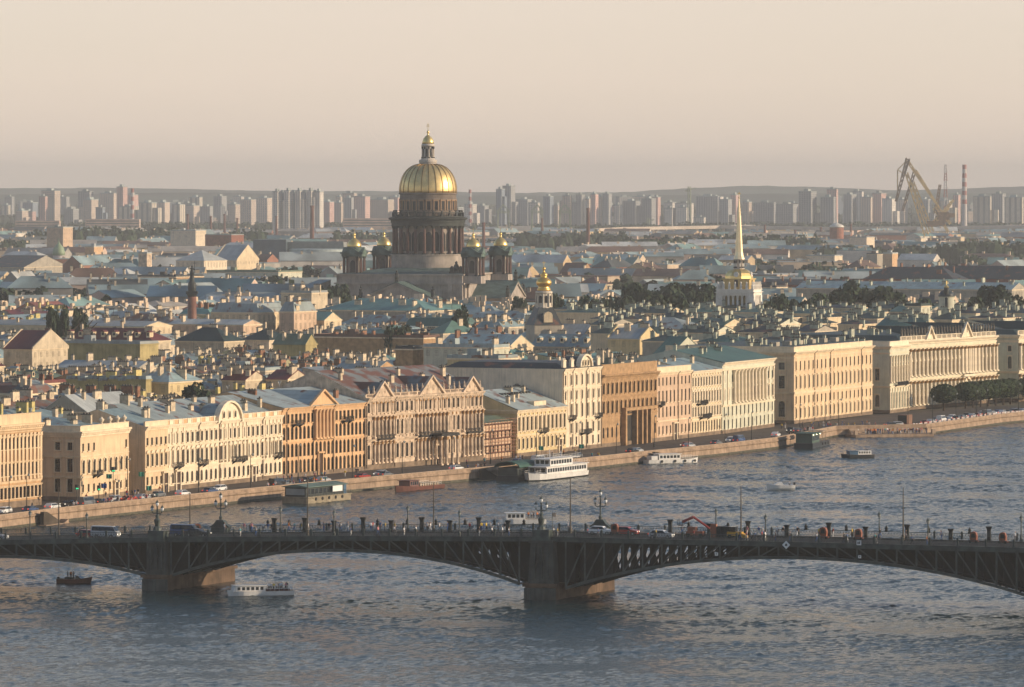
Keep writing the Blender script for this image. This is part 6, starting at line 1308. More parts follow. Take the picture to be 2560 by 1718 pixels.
for u, v, d, lab in ((1723, 466, 7900, 'tall pale green lattice tower crane on the skyline left of the spire'), (1620, 545, 7900, 'small pale gantry on the skyline in the middle')):
    o = thing('tower_crane', lab, 'crane', (X(u, d), d, GZ)); m = MB(); lattice(m, (0, 0, 0), (0, 0, Z(v, d) - GZ), 5, 8, .7); m.build('mast', mat('gantry_green', (.32, .36, .24), .7), o); m = MB(); lattice(m, (-6, 0, Z(v + 12, d) - GZ), (9, 0, Z(v + 4, d) - GZ), 2, 4, .4); m.build('jib', mat('gantry_green', (0, 0, 0)), o)
for u in (1258, 1343, 1412):
    o = thing('gantry_crane', 'pale green harbour gantry right of the cathedral', 'crane', (X(u, 7000), 7000, GZ)); m = MB(); w = 8
    for s in (-1, 1): lattice(m, (s * w, 0, 0), (s * w * .8, 0, Z(530, 7000) - GZ), 2, 5, .6)
    m.build('leg_frame', mat('gantry_green', (0, 0, 0)), o); m = MB(); lattice(m, (-w * 1.1, 0, Z(530, 7000) - GZ), (w * 1.1, 0, Z(530, 7000) - GZ), 3, 4, .6); lattice(m, (-w, 0, Z(530, 7000) - GZ), (0, 0, Z(512, 7000) - GZ), 1.5, 4, .5); lattice(m, (w, 0, Z(530, 7000) - GZ), (0, 0, Z(512, 7000) - GZ), 1.5, 4, .5); m.build('top_beam', mat('gantry_green', (0, 0, 0)), o)
# elevated motorway
o = thing('viaduct', 'long pale elevated motorway crossing the far city on the right', 'viaduct', (0, 0, 0)); vc = mat('viaduct_concrete', (.66, .55, .44), .9, 0, .1, .05)
pts = [(1150, 582, 6600), (1370, 578, 6700), (1560, 568, 6900), (1800, 564, 7000), (2100, 568, 6900), (2350, 566, 6800), (2680, 562, 6600)]
m = MB(); pv = None
for (u0, v0, d0), (u1, v1, d1) in zip(pts, pts[1:]):
    for i in range(12):
        q = []
        for k in (i / 12, (i + 1) / 12): u_, v_, d_ = (a + (b - a) * k for a, b in zip((u0, v0, d0), (u1, v1, d1))); q.append((X(u_, d_), d_, Z(v_, d_)))
        (xa, ya, za), (xb, yb, zb_) = q
        m.add([(xa, ya, za - 4), (xb, yb, zb_ - 4), (xb, yb + 24, zb_ - 4), (xa, ya + 24, za - 4), (xa, ya, za), (xb, yb, zb_), (xb, yb + 24, zb_), (xa, ya + 24, za)], [(0, 1, 5, 4), (4, 5, 6, 7), (0, 3, 2, 1), (3, 7, 6, 2)])
m.build('deck', vc, o)
q = MB(); q.box(-1.5, 1.5, -9, 9, 0, 1); pm = q.mesh('pier', vc)
for i in range(46):
    u_ = 1150 + i * 33; v_ = interp([(a, b) for a, b, c in pts], u_); d_ = interp([(a, c) for a, b, c in pts], u_); put(pm, 'pier', o, (X(u_, d_), d_ + 12, GZ), 0, (1, 1, Z(v_, d_) - 2.4 - GZ))
# domed churches far off
def domech(u, vtop, vdome, vbase, d, w, dm, label, wallm, onion=False):
    o = thing('domed_church', label, 'church', (X(u, d), d, 0)); r_ = w * d / F / 2; z0, z1, z2 = Z(vbase, d), Z(vdome, d), Z(vtop, d)
    m = MB(); m.lathe([(r_ * .95, GZ), (r_ * .95, z0), (r_ * 1.02, z0 + .5)], 20); m.build('drum', wallm, o)
    m = MB(); h = z1 - z0
    pf = [(r_, z0 + .5), (r_ * 1.03, z0 + h * .25), (r_ * .85, z0 + h * .6), (r_ * .45, z0 + h * .85), (r_ * .15, z1), (.3, z1 + (z2 - z1) * .4), (.12, z2)]
    m.lathe(pf, 20); m.build('dome', dm, o, smooth=True)
domech(147, 596, 608, 640, 4100, 31, mat('dome_green', (.28, .36, .22), .5, 0, .1), 'round pale green domed building far left', wht)
domech(2091.6, 529, 558, 570, 5600, 37, mat('dome_white', (.72, .68, .58), .4, 0, .05), 'pale pointed domed church with red drum left of the harbour cranes', mat('drum_red', (.34, .14, .09), .9))
domech(2366, 700, 712, 722, 1990, 13, gold_b, 'gold ball shaped finial on a roof behind the museum wings', bronze)
domech(2366, 716, 722, 745, 1992, 40, mat('lead_dome', (.05, .07, .08), .5, 0, .2), 'blue black domed roof under the gold ball', ST['green'])
# dark modern theatre: glass block with a curved drum
o = thing('modern_theatre', 'dark modern theatre block of glass and stone with a curved front', 'theatre', (X(746, 3900), 3915, GZ), -.1); tg = mat('theatre_glass', (.085, .12, .14), .35, 0, .15, .1, spec=.6)
z = lambda v: Z(v, 3900) - GZ
m = MB(); m.box(-32, -8, -12, 14, 0, z(599)); m.build('stage_tower', tg, o)
m = MB(); m.box(-8, 33, -4, 14, 0, z(606)); m.box(-4, 33, -5, -4, z(612), z(604)); m.build('foyer_block', mat('theatre_stone', (.26, .27, .25), .7, 0, .1), o)
m = MB(); m.lathe([(20, 0), (20, z(634)), (21.5, z(634)), (21.5, z(624)), (19, z(622))], 40, 14, 0); m.build('curved_front', mat('theatre_pale', (.40, .46, .44), .6, 0, .1), o)
m = MB(); m.lathe([(20.2, z(665)), (20.2, z(640))], 40, 14, 0); m.build('glass_band', tg, o)
# big round-ended far halls
for u0, u1, v, d, lab in ((215, 350, 548, 7400, 'long faint hall with brick end at the foot of the towers on the left'), (858, 1000, 546, 7200, 'long pink striped hall left of the cathedral drum'), (40, 150, 552, 7300, 'long low hall at the far left')):
    o = thing('long_hall', lab, 'building', (X((u0 + u1) / 2, d), d, GZ)); L = (u1 - u0) * d / F; m = MB(); m.box(-L / 2, L / 2, -12, 12, 0, Z(v, d) - GZ); m.build('wall', far_wall['pink'], o)
    for k in range(3): m = MB(); zz_ = Z(v, d) - GZ - 2 - k * 3.5; m.box(-L / 2 + 1, L / 2 - 1, -12.1, -12.02, zz_ - 1.2, zz_); m.build('window_band', far_roof['dark'], o)
# ================================================================ lamps, masts, cars, people, boats
def bpu(u, w):
    k = (u - 1280) / F; return (k * (bp0.y + BD.y * w) - bp0.x - BD.x * w) / (BA.x - k * BA.y)
BR = atan2(BA.y, BA.x); globe = mat('lamp_globe', (.8, .8, .78), .3, 0, .03, spec=.6); lampg = mat('lamp_glass', (.35, .36, .34), .2, 0, .1, spec=.6)
def bloc(u, w, dz_=.68): s = bpu(u, w); return bw(s, w, dz(s) + dz_)
# three-armed candelabra over the piers
def candelabra(label, loc, h, big):
    o = thing('candelabra_lamp', label, 'street lamp', loc, BR); k = h / 6.2
    m = MB()
    if big: m.box(-1.5, 1.5, -.9, .9, 0, 1.0); m.ext([(-1.9, 1.0), (1.9, 1.0), (1.1, 1.6), (.6, 2.3), (-.6, 2.3), (-1.1, 1.6)], -.7, .7)
    m.lathe([(.8, 0), (.75, .5), (.4, .9), (.55, 1.5), (.6, 1.9), (.28, 2.3), (.34, 2.8), (.16, 3.0), (.13, 4.2 * k), (.25, 4.3 * k), (.13, 4.5 * k), (.12, 5.2 * k), (.22, 5.3 * k), (.1, 5.4 * k)], 8); m.build('post', iron2, o)
    a = MB()
    for s in (-1, 1): a.tube((0, 0, 3.9 * k), (s * .6, 0, 3.75 * k), .09, n=5); a.tube((s * .6, 0, 3.75 * k), (s * .95, 0, 4.0 * k), .08, n=5); a.tube((s * .95, 0, 4.0 * k), (s * .95, 0, 4.3 * k), .07, n=5); a.lathe([(.1, 4.2 * k), (.22, 4.3 * k), (.1, 4.32 * k)], 6, s * .95)
    a.build('arm', iron2, o)
    g = MB(); g.lathe([(.12, 0), (.27, .2), (.3, .4), (.22, .6)], 8); gm = g.mesh('globe', globe); c = MB(); c.lathe([(.33, 0), (.3, .12), (.1, .35), (.04, .6)], 8); cm = c.mesh('cap', iron2)
    for x, z in ((-.95, 4.3 * k), (.95, 4.3 * k), (0, 5.4 * k)): l = put(gm, 'lantern', o, (x, 0, z)); put(cm, 'lantern_cap', l, (0, 0, .58))
for u, w, h, lab in ((393, .2, 6.2, 'three armed iron lamp over the left pier, near railing'), (1353, .2, 6.6, 'three armed iron lamp over the middle pier, near railing'), (552, BW - .6, 7.0, 'three armed iron lamp on a broad base behind the left pier, far railing'), (1501, BW - .6, 7.4, 'three armed iron lamp on a broad base behind the middle pier, far railing')):
    p = bloc(u, w, 1.9 if w < 5 else .6); candelabra(lab, p, h - (1.2 if w < 5 else 0), w > 5)
# single lanterns
def lamp1(label, loc):
    o = thing('bridge_lamp', label, 'street lamp', loc, BR, 'single lantern posts on the bridge')
    m = MB(); m.lathe([(.28, 0), (.25, .5), (.12, .8), (.09, 3.3), (.16, 3.4), (.09, 3.5)], 7); m.build('post', iron2, o)
    m = MB(); m.lathe([(.1, 3.5), (.26, 3.75), (.3, 4.05)], 8); l = m.build('lantern', lampg, o); m = MB(); m.lathe([(.34, 4.05), (.2, 4.25), (.06, 4.5), (.03, 4.7)], 8); m.build('lantern_cap', iron2, l); return o
SL = [(75, 1), (217, 0), (701, 1), (835, 0), (1019.6, 1), (1148.5, 0), (1790, 1), (1914, 0), (2198, 1), (2320, 0), (2553, 1)]
L1 = None
for u, fr_ in SL:
    loc = bloc(u, BW - .8 if fr_ else 2.2); 
    if L1 is None: L1 = lamp1('single lantern post on the far railing of the bridge', loc)
    else: dup(L1, loc, BR, 'single lantern post ' + ('on the far railing of the bridge' if fr_ else 'on the near footway of the bridge'))
# trolley masts
T1 = None
for u, v, w in ((147, 1218, 2.9), (475, 1229, BW - 3), (769, 1190, 2.9), (1084, 1207, BW - 3), (1426, 1195, BW - 3), (1852.5, 1215, BW - 3), (2258, 1219, BW - 3)):
    loc = bloc(u, w, .55); h = (HC - (v - VH) * loc[1] / F) - loc[2]
    if T1 is None:
        T1 = thing('cable_mast', 'tall thin wire mast standing on the bridge', 'mast', loc, BR, 'tall wire masts on the bridge')
        m = MB(); m.tube((0, 0, 0), (0, 0, 9.0), .15, .07, 6); m.lathe([(.3, 0), (.3, .8), (.16, 1.1)], 6); m.build('post', mat('mast_steel', (.12, .10, .075), .6, 0, .2), T1); m = MB(); m.tube((-1.2, 0, 5.6), (1.2, 0, 5.6), .035, n=4); m.tube((-1.2, 0, 5.6), (0, 0, 6.3), .025, n=4); m.tube((1.2, 0, 5.6), (0, 0, 6.3), .025, n=4); m.build('bracket', mat('mast_steel', (0, 0, 0)), T1); T1.scale = (1, 1, h / 9)
    else: dup(T1, loc, BR, 'tall thin wire mast standing on the bridge', scale=(1, 1, h / 9))
# square planters with flared rims standing along the far railing
pl = thing('planter_pedestal', 'tall black flared pedestal box on the far side of the bridge', 'pedestal', bloc(686, BW - 1.6), BR, 'black flared pedestal boxes along the far railing', (.66, .66, 1))
m = MB(); m.ext([(-.5, 0), (.5, 0), (.5, .3), (.42, .4), (.42, 1.9), (.6, 2.25), (.72, 2.3), (.72, 2.5), (-.72, 2.5), (-.72, 2.3), (-.6, 2.25), (-.42, 1.9), (-.42, .4), (-.5, .3)], -.5, .5); m.build('box', mat('pedestal_black', (.016, .018, .016), .7), pl)
m = MB(); m.box(-.3, .3, -.53, -.5, .7, 1.7); m.build('panel', iron2, pl)
for i, u in enumerate((762, 835, 908, 978, 1054.6, 1125, 1197, 1270, 1675.5, 1773, 1870, 1967, 2072, 2164, 2268, 2377, 2472.5)):
    tall = i % 2 == 0; dup(pl, bloc(u, BW - 1.6), BR, ('tall' if tall else 'shorter') + ' black flared pedestal box on the far side of the bridge', scale=(.66, .66, 1.0 if tall else .78))
for i, u in enumerate((670, 723, 798, 944, 1018, 1090, 1163, 1236, 1310, 1722, 1820, 2015, 2116, 2216, 2322, 2424)):
    if i == 0:
        ur = thing('railing_finial', 'small dark urn finial on the far railing of the bridge', 'finial', bloc(u, BW - .15, 1.8), BR, 'urn finials on the far railing'); m = MB(); m.box(-.25, .25, -.25, .25, 0, .3); m.lathe([(.18, .3), (.3, .6), (.2, .8), (.1, .9), (.03, 1.1)], 7); m.build('urn', iron, ur)
    else: dup(ur, bloc(u, BW - .15, 1.8), BR, 'small dark urn finial on the far railing of the bridge')
# ---- orange site machines
orange = mat('machine_orange', (.26, .09, .05), .5, 0, .15, .8)
mc = thing('site_compressor', 'orange round topped site machine parked on the bridge', 'machine', bloc(2058.5, 10), BR, 'orange site machines on the bridge', .66)
m = MB(); m.box(-1.4, 1.4, -.8, .8, .45, .75); m.ext([(-.9, .75), (.9, .75), (1.0, 2.0), (.7, 2.9), (0, 3.15), (-.7, 2.9), (-1.0, 2.0)], -.8, .8); m.build('body', orange, mc)
m = MB(); m.ext([(-.6, 1.5), (.6, 1.5), (.45, 2.6), (-.45, 2.6)], -.83, -.8); m.build('grille', iron_b, mc)
q = MB(); q.lathe([(.35, -.12), (.35, .12)], 12); wm_ = q.mesh('wheel', mat('tyre', (.02, .02, .02), .8))
for x in (-.9, .9):
    for y in (-.8, .8): put(wm_, 'wheel', mc, (x, y, .35), rot=(pi / 2, 0, 0))
for u in (2146, 2434, 2507, 1537.5, 493): dup(mc, bloc(u, 10), BR + (.5 if u == 493 else 0), 'orange round topped site machine parked on the bridge', scale=.62)
o = thing('boom_lift', 'red and black boom lift with folded arm on the bridge', 'machine', bloc(1738, 9, .6), BR)
m = MB(); m.box(-1.4, 1.6, -.9, .9, .4, 1.1); m.box(-1.2, .2, -.7, .7, 1.1, 1.8); m.build('chassis', orange, o)
m = MB(); m.tube((-2.3, 0, 2.6), (-.3, 0, 3.5), .25, n=5); m.tube((-.3, 0, 3.5), (2.6, 0, 1.6), .2, n=5); m.build('boom', mat('boom_red', (.35, .06, .05), .5), o)
m = MB(); m.box(-3.0, -2.1, -.5, .5, 2.0, 2.1); [m.tube((x, y, 2.1), (x, y, 3.0), .05, n=4) for x in (-3, -2.1) for y in (-.5, .5)]; m.box(-3.0, -2.1, -.52, -.46, 2.95, 3.02); m.build('basket', iron_b, o)
for x in (-1, 1.2):
    for y in (-.9, .9): put(wm_, 'wheel', o, (x, y, .4), rot=(pi / 2, 0, 0))
o = thing('site_loader', 'small yellow loader among people on the bridge', 'machine', bloc(1838, 9, .6), BR)
m = MB(); m.box(-1.3, 1.3, -.7, .7, .45, 1.1); m.ext([(1.2, .2), (2.1, .1), (2.1, .5), (1.3, .9)], -.8, .8); m.build('body', mat('machine_yellow', (.6, .33, .05), .5), o); m = MB(); m.box(-1.0, .2, -.6, .6, 1.1, 2.0); m.build('cab', glass, o)
for x in (-.8, .9):
    for y in (-.7, .7): put(wm_, 'wheel', o, (x, y, .35), rot=(pi / 2, 0, 0))
o = thing('site_barrel_stack', 'stack of reddish mesh site panels left of the dark container', 'panels', bloc(1785, 10, .6), BR); m = MB(); m.box(-.5, .5, -.4, .4, 0, 2.3); m.box(-.6, .6, -.5, .5, 1.1, 1.2); m.build('panel', mat('panel_red', (.3, .12, .07), .7), o)
o = thing('site_container', 'dark open topped container on the bridge', 'container', bloc(1818, 10.5, .6), BR); m = MB(); m.box(-1.6, 1.6, -1, 1, .1, 1.9); [m.box(-1.6 + i * .64 - .05, -1.6 + i * .64 + .05, -1.08, -1, .1, 1.9) for i in range(6)]; m.build('body', mat('container_dark', (.03, .035, .035), .7), o)
o = thing('sign_flag', 'thin pole with small pale square flag on the bridge', 'flag', bloc(1381, 3, .6), BR); m = MB(); m.tube((0, 0, 0), (0, 0, 4.2), .05, n=5); m.build('pole', iron2, o); m = MB(); m.box(.05, .65, -.02, .02, 3.4, 4.1); m.build('flag', mat('flag_peach', (.7, .5, .35), .8), o)
# ---------------------------------------------------------------- cars
PAINT = {k: mat('paint_' + k, c, .3, 0, .03, spec=.5) for k, c in dict(white=(.75, .75, .73), black=(.02, .02, .022), silver=(.45, .46, .47), grey=(.16, .17, .18), red=(.35, .04, .03), blue=(.05, .09, .2), orange=(.6, .22, .04), yellow=(.7, .48, .08)).items()}
tyre = mat('tyre', (0, 0, 0)); rimm = mat('wheel_rim', (.4, .4, .4), .35, .8); lite = mat('headlight', (.9, .85, .7), .2, 0, .02, emit=(1, .9, .7, 1.2)); tail = mat('tail_light', (.5, .02, .01), .3, 0, .02, emit=(1, .1, .04, 1.0))
def car_mesh(kind):
    if kind == 'van': pf = [(-2.5, .35), (2.5, .35), (2.55, 1.0), (2.2, 1.25), (1.6, 2.1), (-2.45, 2.15), (-2.5, 1.2)]; gl = [(1.52, 1.35), (2.1, 1.28), (1.62, 2.0), (-2.3, 2.02), (-2.3, 1.35)]; w = .92
    elif kind == 'hatch': pf = [(-2.0, .35), (2.1, .32), (2.15, .75), (1.95, .9), (1.05, 1.0), (.45, 1.48), (-1.3, 1.52), (-1.95, 1.05), (-2.05, .8)]; gl = [(.98, 1.0), (.42, 1.42), (-1.25, 1.46), (-1.8, 1.04)]; w = .86
    else: pf = [(-2.25, .35), (2.25, .32), (2.3, .72), (2.1, .88), (1.0, .98), (.35, 1.42), (-1.0, 1.44), (-1.6, 1.02), (-2.2, .96), (-2.3, .75)]; gl = [(.92, .98), (.32, 1.37), (-.95, 1.39), (-1.48, 1.0)]; w = .88
    b = MB(); lo = [p for p in pf]; zb_ = 1.0 if kind != 'van' else 1.3
    n = len(pf); ins = lambda z: w if z <= zb_ + .02 else w - (z - zb_) * .35
    b.add([(x, -ins(z), z) for x, z in pf] + [(x, ins(z), z) for x, z in pf], [list(range(n)), list(range(n, 2 * n))[::-1]] + [((i + 1) % n, i, n + i, n + (i + 1) % n) for i in range(n)])
    g = MB(); k = len(gl)
    for sg in (-1, 1): g.add([(x, sg * (ins(z) + .012), z) for x, z in gl], [list(range(k)) if sg < 0 else list(range(k))[::-1]])
    x0, z0 = gl[0]; x1, z1 = gl[1]
    if kind == 'van': x0, z0, x1, z1 = 2.2, 1.27, 1.63, 2.05
    g.add([(x0 + .08, -w + .1, z0 + .03), (x0 + .08, w - .1, z0 + .03), (x1 + .08, w - .2, z1), (x1 + .08, -w + .2, z1)], [(0, 1, 2, 3)]); g.add([(pf[-3][0] - .02, -w + .15, zb_ + .05), (pf[-3][0] + .55 if kind != 'van' else -2.48, -w + .25, 1.42 if kind != 'van' else 2.0), (pf[-3][0] + .55 if kind != 'van' else -2.48, w - .25, 1.42 if kind != 'van' else 2.0), (pf[-3][0] - .02, w - .15, zb_ + .05)], [(0, 1, 2, 3)])
    return b, g, w
CARP = {}
q = MB(); q.lathe([(.33, -.11), (.33, .11)], 12); WH = q.mesh('tyre', tyre); q = MB(); q.lathe([(.19, -.12), (.19, .12)], 10); RIM = q.mesh('rim', rimm)
def car(kind, col, loc, rz, label, group, lights=True):
    if (kind, col) in CARP: return dup(CARP[(kind, col)], loc, rz, label, group)
    o = thing('car' if kind != 'van' else 'van', label, 'car' if kind != 'van' else 'van', loc, rz, group); b, g, w = car_mesh(kind)
    b.build('body', PAINT[col], o); g.build('window', glass, o); wb = 1.35
    for x in (-wb, wb):
        for y in (-w + .08, w - .08): wh_ = put(WH, 'wheel', o, (x, y, .33), rot=(pi / 2, 0, 0)); put(RIM, 'rim', wh_, (0, 0, 0))
    xf = 2.3 if kind != 'van' else 2.54
    if kind == 'hatch': xf = 2.14
    for y in (-.62, .62):
        m = MB(); m.box(xf - .06, xf + .015, y - .16, y + .16, .62, .78); m.build('headlight', lite, o)
        m = MB(); m.box(-xf - .01, -xf + .12, y - .16, y + .16, .75, .92); m.build('tail_light', tail, o)
    CARP[(kind, col)] = o; return o
for u, w, k, c, lab, fl in ((-12, 4.0, 'sedan', 'silver', 'silver car cut by the left edge on the bridge', 0), (222, 5.2, 'hatch', 'red', 'dark red car on the bridge near the left pier', 0), (264, 4.6, 'van', 'silver', 'pale silver van behind the dark red car on the bridge', 0),
                            (462, 6, 'van', 'blue', 'dark blue van on the bridge just right of the left pier', 0), (494, 4.6, 'sedan', 'black', 'black car with bright headlight on the bridge right of the left pier', 0), (1653, 4.4, 'hatch', 'silver', 'silver car on the bridge right of the middle pier', 0), (1502, 11, 'hatch', 'white', 'white car beside the broad lamp base on the bridge', 0), (1566, 11, 'hatch', 'red', 'low red car right of the orange machine near the middle pier', 0)):
    s = bpu(u, w); car(k, c, bw(s, w, dz(s) + .56), BR, lab, 'cars on the bridge')
# cars along the embankment: k metres inland of the quay edge
ER = random.Random(31)
def quay(u, k):
    """point k metres inland from the quay edge near image column u, and the road's bearing there"""
    pts = offs(WP, k); best = None
    for a, c in zip(pts, pts[1:]):
        ua, uc = 1280 + a.x * F / a.y, 1280 + c.x * F / c.y
        if ua <= u <= uc: f_ = (u - ua) / (uc - ua); p = a.lerp(c, f_); return p, atan2(c.y - a.y, c.x - a.x)
    return pts[-1], EA
cols = ['white', 'black', 'silver', 'grey', 'white', 'black', 'silver', 'blue', 'grey', 'red']
cu = [10, 75, 130, 168, 214, 250, 283, 322, 357, 392, 455, 523, 548, 690, 716, 768, 808, 905, 950, 962, 1140, 1290, 1345, 1390, 1440, 1580, 1592, 1716, 1722, 1790, 1826, 1846, 1938, 1975, 1992, 2230, 2240] + [2312 + i * 13 for i in range(20)]
for i, u in enumerate(cu):
    p, a = quay(u, 5.2 if i % 3 else 8.2); kk = 'van' if i % 9 == 4 else 'sedan' if i % 2 else 'hatch'; c = cols[(i * 7) % 10]
    rw = where(u, UV((p.x, p.y, 2))[1], [(480, 1200, 'the long white palace'), (150, 1240, 'the grey corner palace'), (810, 1190, 'the orange palace'), (1060, 1160, 'the ornate columned palace'), (1340, 1130, 'the low yellow palace'), (1450, 1125, 'the tall white narrow palace'), (1580, 1115, 'the brown arcaded palace'), (1870, 1080, 'the pale green palace'), (2090, 1045, 'the cream museum palace'), (2400, 1020, 'the row of clipped trees')]).replace('far ', '')
    car(kk, c, (p.x, p.y, GZ + .0), a if i % 3 else a + pi, c + (' van' if kk == 'van' else ' saloon car' if kk == 'sedan' else ' small car') + ' on the embankment road ' + rw, 'cars along the embankment road')
# black kiosk truck
p, a = quay(2262, 9); o = thing('kiosk', 'black square box truck body with brown side by the clipped trees', 'kiosk', (p.x, p.y, GZ), a)
m = MB(); m.box(-2.6, 2.6, -1.4, 1.4, .5, 3.2); m.build('box', mat('kiosk_brown', (.2, .11, .07), .7), o); m = MB(); m.box(-2.66, -2.6, -1.3, 1.3, .7, 3.0); m.build('screen', black, o)
for x in (-1.8, 1.8):
    for y in (-1.1, 1.1): put(wm_, 'wheel', o, (x, y, .4), rot=(pi / 2, 0, 0))
# red and white barrier boards along the quay by the trees
bm = MB(); bm.box(-1.4, 1.4, -.05, .05, .25, .95); rm = MB()
for j in range(3): rm.box(-1.4 + j * .95, -1.4 + j * .95 + .45, -.07, -.05, .25, .95)
bar = None
for i in range(26):
    u = 2290 + i * 11.5; p, a = quay(u, 3.2)
    if bar is None: bar = thing('barrier_board', 'orange and white barrier board in the row beside the clipped trees', 'barrier', (p.x, p.y, GZ + .1), a, 'orange and white barrier boards'); bm.build('board', white, bar); rm.build('stripe', orange, bar)
    else: dup(bar, (p.x, p.y, GZ + .1), a, 'orange and white barrier board in the row beside the clipped trees')
# embankment lamp posts
lp = None
for u in (22, 66, 317, 494, 626, 745, 880, 1004, 1130, 1225, 1340, 1447, 1540, 1635, 1720, 1812, 1878, 1998, 2062, 2096, 2270, 2330, 2388, 2440, 2466, 2545):
    p, a = quay(u, 15.5 if u % 2 else 2.2)
    lab = 'thin dark lamp post on the embankment'
    if lp is None:
        lp = thing('street_lamp', lab, 'street lamp', (p.x, p.y, GZ), a, 'lamp posts along the embankment'); m = MB(); m.lathe([(.22, 0), (.2, .9), (.1, 1.1), (.07, 8.2)], 6); m.tube((0, 0, 8.1), (.9, 0, 8.6), .05, n=4); m.build('post', iron, lp); m = MB(); m.lathe([(.05, 8.0), (.22, 8.15), (.25, 8.4), (.08, 8.6)], 7, .95); m.build('lantern', lampg, lp)
    else: dup(lp, (p.x, p.y, GZ), a, lab)
# traffic lights and blue signs at the corner
green_l = mat('signal_green', (.02, .5, .2), .4, 0, .02, emit=(.05, 1, .4, .9)); gsign = mat('sign_green', (.05, .3, .22), .5); bsign = mat('sign_blue', (.04, .12, .35), .5)
for u, k, h in ((282, 9, 6.5), (190, 9, 3.4), (245, 3, 3.4)):
    p, a = quay(u, k); o = thing('traffic_light', 'traffic light showing green by the grey corner palace', 'traffic light', (p.x, p.y, GZ), a)
    m = MB(); m.tube((0, 0, 0), (0, 0, h), .08, n=5); m.build('post', iron, o); m = MB(); m.box(-.3, .3, -.3, .3, h, h + 1.1); hd = m.build('housing', black, o); m = MB(); m.lathe([(.16, -.02), (.16, .02)], 10); put(m.mesh('lamp', green_l), 'lamp', hd, (-.1, -.32, h + .25), rot=(pi / 2, 0, 0)); put(m.mesh('lamp', green_l), 'lamp', hd, (-.32, -.1, h + .25), rot=(0, pi / 2, 0))
for u, k, h, mt_, nm in ((272, 10, 6, gsign, 'green direction sign'), (258, 5, 4.6, bsign, 'round blue sign'), (352, 12, 5.6, gsign, 'green direction sign'), (372, 4, 3.2, gsign, 'low green sign'), (1352, 6, 4.2, gsign, 'green sign'), (1453, 5, 3.8, gsign, 'low green sign')):
    p, a = quay(u, k); o = thing('road_sign', nm + ' on a post ' + where(u, 1200, [(201, 1200, 'the grey corner palace'), (500, 1200, 'the long white palace'), (1340, 1130, 'the low yellow palace'), (1450, 1125, 'the tall white narrow palace')]), 'road sign', (p.x, p.y, GZ), a)
    m = MB(); m.tube((0, 0, 0), (0, 0, h), .06, n=5); m.build('post', iron, o); m = MB(); m.box(-.06, 0, -.7, .7, h - 1, h); m.box(-.5, .5, -.09, -.06, h - 1, h); m.build('panel', mt_, o)
# ---------------------------------------------------------------- people: one continuous skinned body, three poses
skin = mat('skin', (.50, .30, .21), .6, 0, .05); CL = {k: mat('cloth_' + k, c, .9, 0, .1, 5) for k, c in dict(white=(.75, .74, .72), black=(.025, .025, .03), red=(.45, .05, .05), blue=(.07, .14, .32), yellow=(.7, .5, .08), grey=(.2, .2, .21), pink=(.6, .25, .25), teal=(.08, .35, .35), orange=(.65, .2, .04)).items()}
hairm = mat('hair', (.04, .025, .015), .7, 0, .2)
def person_mesh(pose):
    st_ = {'stand': (0, 0, .06), 'walk': (.26, -.24, .3), 'lean': (.1, -.02, .45)}[pose]
    a, b_, arm = st_; V = []; Rr = []; Ed = []
    def chain(pts, start=None):
        last = start
        for x, y, z, r_ in pts: V.append((x, y, z)); Rr.append(r_); i = len(V) - 1; (Ed.append((last, i)) if last is not None else None); last = i
        return last
    pel = chain([(0, 0, .94, .13)]); ch = chain([(0, 0, 1.12, .12), (.01, 0, 1.32, .15)], pel); nk = chain([(.01, 0, 1.47, .06), (.02, 0, 1.55, .06), (.03, 0, 1.64, .098), (.03, 0, 1.71, .08)], ch)
    for s, f_ in ((1, a), (-1, b_)):
        chain([(.02, s * .09, .88, .1), (f_ * .55 + .03, s * .1, .5, .065), (f_ - .02, s * .1, .1, .042), (f_ + .1, s * .11, .04, .035)], pel)
        chain([(.0, s * .19, 1.40, .055), (-f_ * .4 - .03, s * .24, 1.13, .042), (-f_ * .6 + arm * .6, s * .23, .9, .033), (-f_ * .6 + arm * .7, s * .22, .82, .036)], ch)
    me = bpy.data.meshes.new('p'); me.from_pydata(V, Ed, []); o = bpy.data.objects.new('p', me); COL.objects.link(o)
    sk = o.modifiers.new('s', 'SKIN'); sk.use_smooth_shade = True
    for i, v in enumerate(me.skin_vertices[0].data): v.radius = (Rr[i], Rr[i] * (1.35 if 1.0 < V[i][2] < 1.45 and abs(V[i][1]) < .01 else 1)); v.use_root = (i == 0)
    sb = o.modifiers.new('u', 'SUBSURF'); sb.levels = 1
    dg = bpy.context.evaluated_depsgraph_get(); m2 = bpy.data.meshes.new_from_object(o.evaluated_get(dg)); bpy.data.objects.remove(o); m2.name = 'person'
    m2.materials.clear()
    for mt_ in (skin, CL['white'], CL['black'], black, hairm): m2.materials.append(mt_)
    for p_ in m2.polygons:
        z = p_.center.z; x, y = p_.center.x, abs(p_.center.y)
        p_.material_index = 3 if z < .07 else 2 if z < .97 and y < .2 else 1 if z < 1.47 and not (z < 1.2 and y > .2) else 0
        if z > 1.60 and (x < .03 or z > 1.7): p_.material_index = 4
        p_.use_smooth = True
    return m2
PM = {k: person_mesh(k) for k in ('stand', 'walk', 'lean')}; pr_ = random.Random(8)
def person(loc, rz, top, trs, pose, label, group):
    o = put(PM[pose], 'person', None, loc, rz, pr_.uniform(.93, 1.06)); tag(o, label, 'person', group)
    for i, mt_ in ((1, CL[top]), (2, CL[trs])): o.material_slots[i].link = 'OBJECT'; o.material_slots[i].material = mt_
    return o
tops = ['white', 'black', 'white', 'grey', 'blue', 'red', 'yellow', 'pink', 'white', 'teal', 'black', 'orange']
